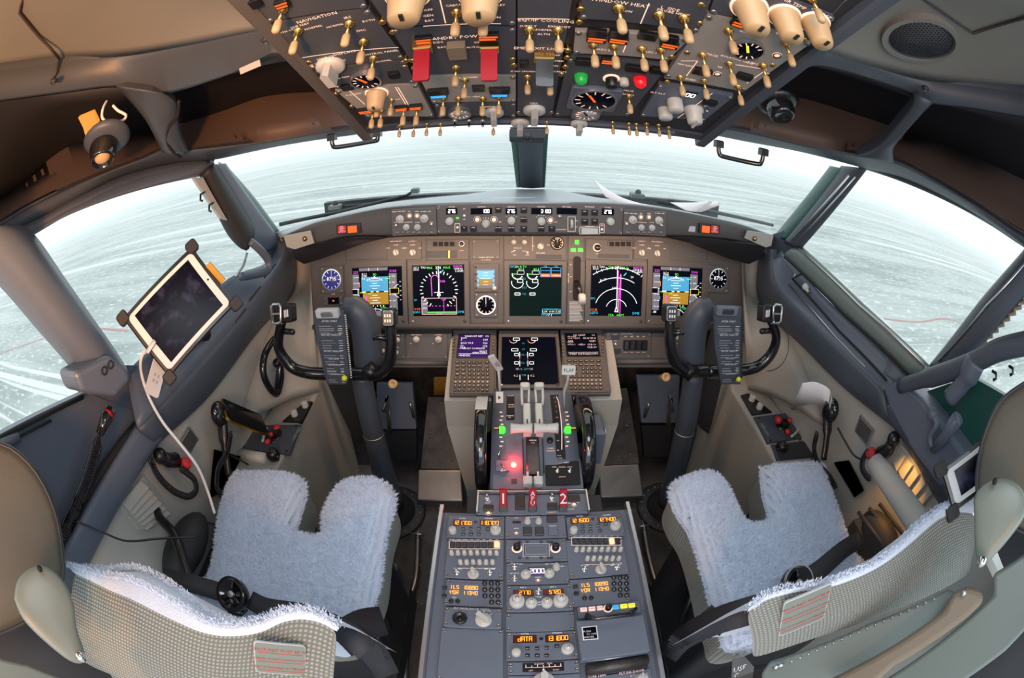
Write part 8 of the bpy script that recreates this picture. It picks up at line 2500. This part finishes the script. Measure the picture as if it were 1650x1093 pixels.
# ================================================================== SIDE CONSOLES AND WALLS
for s in (-1, 1):
    side = 'left' if s < 0 else 'right'
    q = ((402, 686), (484, 684), (467, 731), (386, 723)) if s < 0 else ((1215, 672), (1291, 663), (1317, 701), (1237, 714))
    Z = .607
    t = T('oxygen_mask_box', side + ' grey oxygen mask stowage panel with red clips on the side console', 'mask box', W(*q[3], z=Z), 'oxygen mask boxes')
    P_ = [W(x, y, z=Z) for x, y in q]; b = B(); b.add(P_ + [p - Vector((0, 0, .012)) for p in P_], [(0, 1, 2, 3), (7, 6, 5, 4)] + [(i, i + 4, (i + 1) % 4 + 4, (i + 1) % 4) for i in range(4)], 'band')
    f = Fr(P_[3], P_[2] - P_[3], P_[0] - P_[3])
    for p in P_:
        pc = p.lerp(sum(P_, Vector()) / 4, .14); b.lathe(0, 0, [(.006, 0), (.004, .002)], 'black', 10, fr=Fr(pc, (1, 0, 0), (0, 1, 0)))
    c = W(*((478, 700) if s < 0 else (1233, 693)), z=Z + .001); b.text('OXYGEN', 0, 0, .012, 'grprint', fr=Fr(c, (0, 1, 0), (-1, 0, 0)))
    t.part('panel_plate', b)
    rd = ((446, 690, 6.5), (431, 712, 5), (437, 700, 4)) if s < 0 else ((1254, 677, 7), (1272, 678, 5), (1269, 696, 5))
    hole = (440, 703) if s < 0 else (1263, 688)
    b = B(); b.ball(W(*hole, z=Z), .040, 'gloss', 18, 8, (.85, 1, .22)); b.box(*(W(hole[0] - 3, hole[1] + 4, z=Z)[:2]), Z, *(x + .03 for x in W(hole[0] - 3, hole[1] + 4, z=Z)[:2]), Z + .025, 'black', .004); t.part('mask_recess', b)
    for x, y, r_ in rd:
        b = B(); c = W(x, y, z=Z + .02); b.ball(c, r_ * .0021, 'redm', 12, 7, (1, 1.2, .9)); t.part('red_clip', b)
    b = B(); H_ = ((423, 712), (426, 700), (430, 690)) if s < 0 else ((1282, 672), (1288, 684), (1284, 696), (1275, 704))
    b.tube(poly([W(x, y, z=Z + .012) for x, y in H_], 5), .005, 'lever', seg=8); t.part('hose', b)
    # small knob panel in front of it
    q = ((455, 679), (486, 680), (503, 647), (492, 647)) if s < 0 else ((1212, 668), (1244, 664), (1206, 634), (1194, 637))
    P_ = [W(x, y, z=Z) for x, y in q]; t = T('lighting_knob_panel', side + ' small black panel with two pale knobs ahead of the oxygen mask panel', 'knob panel', P_[0], 'side knob panels')
    b = B(); fs_ = [(0, 1, 2, 3), (7, 6, 5, 4)] + [(i, i + 4, (i + 1) % 4 + 4, (i + 1) % 4) for i in range(4)]; b.add(P_ + [p - Vector((0, 0, .01)) for p in P_], fs_, 'black'); t.part('panel_plate', b)
    for x, y in (((475, 669), (492, 655)) if s < 0 else ((1211, 645), (1223, 658))):
        t.inst('knob', PR_['cyl'], Fr(W(x, y, z=Z), (1, 0, 0), (0, 1, 0)), scale=1.5)
    # hand microphone hanging on the wall with its coiled lead
    hd, tl = ((354, 668), (369, 770)) if s < 0 else ((1338, 662), (1327, 742))
    t = T('hand_microphone', side + ' black hand microphone hooked upright on the side wall', 'microphone', W(*tl, x=s * .90), 'hand microphones')
    b = B(); c = W(*hd, x=s * .90); b.ball(c, .042, 'gloss', 18, 10, (.55, .85, 1.0)); b.ball(c + Vector((-s * .014, -.012, .004)), .022, 'black', 12, 6, (.6, 1, 1)); t.part('head', b)
    b = B(); b.tube(poly([c - Vector((0, 0, .02)), W((hd[0] + tl[0]) / 2, (hd[1] + tl[1]) / 2, x=s * .89), W(*tl, x=s * .88)], 5), [.018] * 5 + [.012] * 6, 'black', seg=10, flat=.7); t.part('handle', b)
    pts_ = [W(x, y, x=s * .87) for x, y in (((372, 700), (366, 730), (352, 755), (350, 785), (360, 800)) if s < 0 else ((1316, 700), (1312, 725), (1320, 750), (1336, 768), (1346, 785)))]
    base_ = resample(poly(pts_, 8), 330); b = B(); hel = []
    for i, p in enumerate(base_): hel.append(p + Vector((0, math.cos(i * .62) * .009, math.sin(i * .62) * .009)))
    b.tube(hel, .0024, 'black', seg=5); t.part('coiled_lead', b)
    b = B(); bl = ((372, 735), (388, 742), (402, 752), (392, 762)) if s < 0 else ((1350, 690), (1362, 712), (1376, 734), (1392, 742))
    b.tube(poly([W(x, y, x=s * .90) for x, y in bl], 5), .0035, 'black', seg=6); t.part('plug_lead', b)
    # red button on its bracket, thick coiled lead
    rb_ = (299, 747) if s < 0 else (1404, 731)
    t = T('smoke_goggle_bracket', side + ' black wall bracket with round red button and ribbed lead', 'bracket', W(*rb_, x=s * .92), 'red button brackets')
    b = B(); c = W(*rb_, x=s * .91); n_ = (Vector(CAM) - c).normalized(); fb = Fr(c, Vector((0, 1, 0)), n_.cross(Vector((0, 1, 0))) * -1)
    if fb.n.dot(n_) < 0: fb = Fr(c, -fb.u, fb.v)
    b.lathe(0, 0, [(.018, -.02), (.018, 0), (.017, .008), (.012, .014)], 'redm', 18, fr=fb); b.ring(0, 0, .012, .014, .011, .014, 'redm', 14, fr=fb); t.part('red_button', b)
    b = B(); kk = ((258, 735), (270, 742), (284, 742)) if s < 0 else ((1440, 708), (1432, 724), (1418, 732))
    b.tube([W(x, y, x=s * .925) for x, y in kk], [.016, .020, .022], 'black', seg=10); b.ball(W(*kk[0], x=s * .92), .022, 'black', 12, 7); t.part('bracket_body', b)
    cl_ = ((243, 742), (252, 762), (266, 780), (284, 794), (304, 800), (316, 790), (312, 772), (292, 756)) if s < 0 else ((1398, 728), (1390, 742), (1390, 758), (1400, 772))
    base_ = resample(poly([W(x, y, x=s * .90) for x, y in cl_], 8), 300 if s < 0 else 140); b = B()
    b.tube([p + Vector((0, math.cos(i * .75) * .006, math.sin(i * .75) * .006)) for i, p in enumerate(base_)], .0045, 'black', seg=6); t.part('ribbed_lead', b)
    # small metal ashtray lid in the wall
    q = ((305, 688), (320, 708), (306, 733), (289, 713)) if s < 0 else ((1386, 669), (1408, 693), (1397, 719), (1377, 695))
    P_ = [W(x, y, x=s * .945) for x, y in q]; cc = sum(P_, Vector()) / 4; b = B()
    if s > 0: P_ = P_[::-1]
    b.add([p for p in P_] + [p + Vector((s * .01, 0, 0)) for p in P_], fs_, 'alu'); P5 = [p.lerp(cc, .2) - Vector((s * .002, 0, 0)) for p in P_]; b.add(P5 + [p + Vector((s * .003, 0, 0)) for p in P5], fs_, 'steel')
    solo('ashtray', b, side + ' square metal ashtray lid set in the cream side wall', 'ashtray', 'ashtrays')
    # louvred vent
    q = ((231, 768), (278, 826), (226, 856), (192, 818)) if s < 0 else ((1452, 716), (1525, 812), (1492, 842), (1437, 745))
    P_ = [W(x, y, x=s * .945) for x, y in q]; t = T('air_vent', side + ' louvred cream air vent low on the side wall', 'vent', P_[3], 'side wall vents')
    b = B(); b.add(P_ + [p + Vector((s * .012, 0, 0)) for p in P_], fs_, 'cream'); t.part('vent_frame', b)
    for k in range(6):
        u = (k + .6) / 6.6; a, c = P_[0].lerp(P_[1], u), P_[3].lerp(P_[2], u); d_ = (P_[1] - P_[0]) / 12
        a, c = a.lerp(c, .12), c.lerp(a, .10)
        b = B(); o_ = Vector((-s * .016, 0, 0)); b.add([a - d_, c - d_, c + d_ + o_, a + d_ + o_, a - d_ + o_ * .1, c - d_ + o_ * .1, c + d_, a + d_], [(0, 1, 2, 3), (7, 6, 5, 4), (3, 2, 6, 7), (0, 4, 5, 1), (0, 3, 7, 4), (1, 5, 6, 2)], 'cream'); t.part('louvre', b)
t = T('leaning_tablet', 'black phone-like device with a gold rim leaning on the left side console', 'device', W(395, 690, x=-.88))
q = [W(366, 643, x=-.90), W(431, 671, x=-.86), W(419, 701, x=-.83), W(364, 672, x=-.86)]; cc = sum(q, Vector()) / 4; f = Fr(cc, (q[1] - q[0]), (q[0] - q[3])); w_, h_ = (q[1] - q[0]).length / 2, (q[0] - q[3]).length / 2
if f.n.dot(Vector(CAM) - cc) < 0: f = Fr(cc, -f.u, f.v)
b = B(f); b.rbox(-w_, -h_, -.008, w_, h_, 0, 'gold', .014, .002, 5); t.part('case', b); b = B(f); b.rbox(-w_ * .95, -h_ * .90, 0, w_ * .95, h_ * .90, .0012, 'gloss', .010, .0004, 4); t.part('screen', b)
b = B(); b.tube([W(388, 733, z=.60), W(430, 741, z=.60)], .022, 'lever', seg=14); solo('torch', b, 'pale violet-grey cylindrical torch lying in the left console tray', 'torch')
for x, y, z, lab in ((440, 733, .62, 'black ribbed round knob at the end of the torch in the left tray'), (1260, 721, .61, 'black ribbed round knob in the right console tray')):
    b = B(); c = W(x, y, z=z); b.ball(c, .024, 'black', 14, 8)
    for k in range(10): b.ball(c + Vector((.021 * math.cos(k * .63), -.006, .021 * math.sin(k * .63))), .006, 'gloss', 6, 4)
    solo('tray_knob', b, lab, 'knob', 'console tray knobs')
for q, lab in ((((345, 724), (388, 736), (360, 790), (338, 800)), 'dark cup recess in the left console beside the seat'), (((1242, 717), (1310, 708), (1326, 735), (1252, 742)), 'dark open tray in the right side console'), (((1345, 745), (1368, 742), (1392, 790), (1378, 800)), 'blue-grey open tray low beside the right seat')):
    P_ = [W(x, y, z=.604) if 1200 < q[0][0] < 1300 else W(x, y, x=.94 if q[0][0] > 800 else -.94) for x, y in q]; b = B(); m = P_[0].lerp(P_[2], .5); P6 = [p.lerp(m, .14) + (Vector(CAM) - p) * .003 for p in P_]; b.add(P_ + [p - Vector((0, 0, .006)) for p in P_], fs_, 'band'); b.add(P6 + [p - Vector((0, 0, .006)) for p in P6], fs_, 'dark'); solo('console_tray', b, lab, 'tray', 'console trays')
b = B(); R0 = [W(x, y, z=z) for x, y, z in ((1293, 619, .90), (1314, 617, .92), (1336, 628, .92), (1341, 645, .9))]; R1 = [W(x, y, z=z) for x, y, z in ((1275, 660, .66), (1300, 664, .66), (1322, 672, .66), (1328, 695, .66))]
b.grid([resample(poly(R0, 5), 14), resample(poly(R1, 5), 14)], 'paper', th=(0, .002, .001))
solo('printed_sheet', b, 'curled white printed sheet standing on the right side console', 'paper')
t = T('headset_bundle', 'black lumpy headset piece lying on the right mask panel before the printed sheet', 'headset', W(1304, 655, z=.61))
for x, y, r_, z_ in ((1304, 655, .028, .64), (1318, 657, .026, .64), (1303, 678, .018, .625)): b = B(); b.ball(W(x, y, z=z_), r_, 'black', 12, 7, (1.1, 1, .8)); t.part('ear_cup', b)
b = B(); cc = W(290, 872, x=-.885)
b.box(-.945, cc.y - .13, 0, -.83, cc.y + .12, cc.z - .03, 'rubber', .03); b.ball(cc - Vector((0, 0, .03)), .11, 'rubber', 24, 12, (.5, 1.1, .5)); cc = cc - Vector((0, 0, .04)); b.tube(poly([cc + Vector(v) for v in ((-.11, .10, .07), (-.05, .02, .11), (.04, -.02, .10), (.10, -.10, .05))], 6), .014, 'black', seg=8)
solo('flight_bag', b, 'black fabric flight bag on the floor between the left seat and the side wall', 'bag')
b = B(); cc = W(1418, 868, x=.89); b.box(.85, cc.y - .1, 0, .945, cc.y + .1, cc.z, 'rubber', .02); b.ball(cc, .09, 'rubber', 20, 10, (.5, 1.1, .6))
for k in range(3): b.tube([cc + Vector((-.07 + k * .05, .09, .035)), cc + Vector((-.05 + k * .05, -.08, .045))], .006, 'belt', seg=6)
solo('shoulder_bag', b, 'black bag with straps beside the right seat below the armrest', 'bag')
b = B(); b.tube(poly([W(x, y, d=d) for x, y, d in ((234, 563, 1.06), (227, 580, 1.06), (228, 603, 1.08), (240, 640, 1.10), (262, 680, 1.10), (290, 715, 1.10), (318, 752, 1.12), (334, 790, 1.15), (346, 828, 1.15))], 8), .0042, 'cord', seg=8); solo('charging_cable', b, 'white charging cable running from the left tablet down to the seat', 'cable')
b = B(); b.tube(poly([W(x, y, d=d) for x, y, d in ((120, 838, .98), (165, 858, 1.0), (205, 872, 1.02), (260, 868, 1.05), (320, 866, 1.08))], 8), .0028, 'black', seg=6); solo('black_lead', b, 'thin black lead sagging across the left side wall to the seat', 'cable')
# coiled handset lead in the left aft corner
t = T('wall_handset', 'black handset plug with long coiled lead hanging behind the left sill', 'handset', W(105, 860, x=-.90))
b = B(); b.tube([W(x, y, x=-.90) for x, y in ((180, 660), (172, 672), (160, 700))], [.012, .016, .010], 'gloss', seg=10); t.part('plug', b); b = B(); b.tube([W(176, 666, x=-.897), W(174, 669, x=-.896)], .0135, 'red', seg=12); t.part('ring', b, label='red ring')
base_ = resample(poly([W(x, y, x=-.89) for x, y in ((160, 700), (152, 735), (138, 780), (118, 828), (104, 858))], 8), 520); b = B(); b.tube([p + Vector((0, math.cos(i * .42) * .014 * min(1, i / 60), math.sin(i * .42) * .014 * min(1, i / 60))) for i, p in enumerate(base_)], .0030, 'black', seg=5); t.part('coiled_lead', b)


def tablet(lab, q, d, cable=True):
    cx_ = sum(x for x, y in q) / 4; cy_ = sum(y for x, y in q) / 4; n_ = Vector(ray(cx_, cy_)); n_ = (n_ + Vector((0, 0, -.15 if q[0][0] < 800 else -.25))).normalized(); o_ = Vector(CAM) + Vector(ray(cx_, cy_)) * d
    P = [on_plane(x, y, o_, n_) for x, y in q]; c = sum(P, Vector()) / 4
    f = Fr(c, (P[1] - P[0]) + (P[2] - P[3]), (P[0] - P[3]) + (P[1] - P[2])); w_ = ((P[1] - P[0]).length + (P[2] - P[3]).length) / 4; h_ = ((P[0] - P[3]).length + (P[1] - P[2]).length) / 4
    if f.n.dot(Vector(CAM) - c) < 0: f = Fr(c, -f.u, f.v)
    t = T('tablet', lab, 'tablet', c, 'tablets in window mounts')
    b = B(f); b.rbox(-w_, -h_, -.012, w_, h_, 0, 'black', .012, .003, 4)
    for a, e in ((-1, -1), (1, -1), (-1, 1), (1, 1)): b.rbox(a * w_ - .016, e * h_ - .016, -.014, a * w_ + .016, e * h_ + .016, .004, 'rubber', .008, .003, 3)
    t.part('holder', b); w2, h2 = w_ - .010, h_ - .010
    b = B(f); b.rbox(-w2, -h2, 0, w2, h2, .003, 'white', .012, .001, 4); b.lathe(w2 - .008, 0, [(.003, .003), (.003, .0034)], 'dark', 10); t.part('bezel', b, label='white tablet bezel')
    b = B(f); b.rbox(-w2 + .018, -h2 + .010, .003, w2 - .018, h2 - .010, .0036, 'scrtab', .001, .0002); t.part('screen', b); return t, f, w_, h_, c


t, f, w_, h_, c = tablet('large white-edged tablet in a black mount against the left side window', ((192, 517), (307, 402), (382, 484), (279, 604)), 1.05)
b = B(); b.tube([c - f.n * .012, W(330, 540, x=-.93)], .022, 'rubber', seg=10); t.part('mount_arm', b)
b = B(); p0 = W(241, 556, d=1.03); b.tube([p0 + Vector((.012, .012, .004)), p0 - Vector((.006, .01, .012))], .010, 'white', seg=8, flat=.5); t.part('charging_plug', b, label='white charging plug')
b = B(); f2 = Fr(W(347, 440, d=1.07), W(372, 462, d=1.07) - W(330, 415, d=1.07), Vector((.5, 0, .6))); b.rbox(-.03, -.01, 0, .03, .012, .006, 'yellowbox', .002, .001, fr=f2); t.part('clip_label', b)
tablet('white-edged tablet mostly hidden behind the right headrest', ((1512, 771), (1582, 706), (1640, 745), (1540, 812)), .95)
b = B(); f2 = Fr(W(252, 606, x=-.895), Vector((0, .9, .55)), Vector((-.3, -.5, .8))); b.rbox(-.05, -.022, -.002, .05, .022, .003, 'white', .008, .001, fr=f2)
for k in range(4): b.box(-.018 + (k % 2) * .014, -.008 + (k // 2) * .011, .003, -.010 + (k % 2) * .014, -.002 + (k // 2) * .011, .0036, 'grprint', fr=f2)
solo('instruction_placard', b, 'white instruction placard on the left sill under the tablet', 'placard')
# window latches and handles
b = B(); b.tube(poly([W(x, y, x=X_) for x, y, X_ in ((403, 389, -.90), (418, 402, -.89), (432, 420, -.885), (431, 436, -.885), (414, 442, -.885), (388, 446, -.90))], 5), .014, 'sill', seg=12); b.tube([W(398, 408, x=-.93), W(392, 428, x=-.93), W(380, 446, x=-.93)], .005, 'alu', seg=6)
solo('window_latch', b, 'blue-grey curved latch lever at the front corner of the left side window', 'latch')
t = T('window_crank', 'grey window crank arm crossing the right aft window', 'crank', W(1520, 640, x=.88))
b = B(); b.tube(poly([W(x, y, x=X_) for x, y, X_ in ((1450, 622, .885), (1515, 604, .885), (1568, 584, .88), (1610, 564, .88), (1660, 552, .88))], 5), [.018] * 4 + [.022] * 17, 'band', seg=14, flat=1.1); t.part('upper_bar', b)
b = B(); b.tube(poly([W(x, y, x=.875) for x, y in ((1572, 582), (1556, 612), (1530, 642))], 5), [.030] * 5 + [.022] * 6, 'sill', seg=14); t.part('lower_leg', b)
for x, y in ((1603, 600), (1630, 592)):
    b = B(); b.tube([W(x - 4, y - 2, x=.875), W(x + 2, y + 2, x=.87), W(x + 2, y + 10, x=.87), W(x - 3, y + 13, x=.868)], .0035, 'black', seg=6); t.part('hook', b)
t = T('window_release', 'grey L-shaped window release handle on the right sill housing', 'handle', W(1505, 720, x=.87))
b = B(); b.tube([W(1543, 674, x=.84), W(1525, 700, x=.85), W(1504, 722, x=.87)], [.018, .015, .015], 'sill', seg=14); t.part('grip', b)
b = B(); b.tube(poly([W(x, y, x=.86) for x, y in ((1504, 668), (1510, 684), (1500, 704), (1503, 720))], 5), .012, 'sill', seg=12, flat=.7); b.ball(W(1503, 668, x=.86), .016, 'sill', 10, 6); t.part('lever', b)
b = B(); c = W(1298, 463, x=.925); b.ball(c, .014, 'lever', 12, 7); b.tube([c, c + Vector((0, -.02, -.008))], .006, 'lever', seg=8); solo('window_lock_tab', b, 'small pale lock tab in the right sliding window groove', 'lock')
b = B()
for k in range(3): b.tube([W(378 + k * 24, 520 - k * 36, x=-.905), W(396 + k * 24, 498 - k * 36, x=-.905)], .0035, 'blackm', seg=6, flat=.5)
struct('trim_48', b)
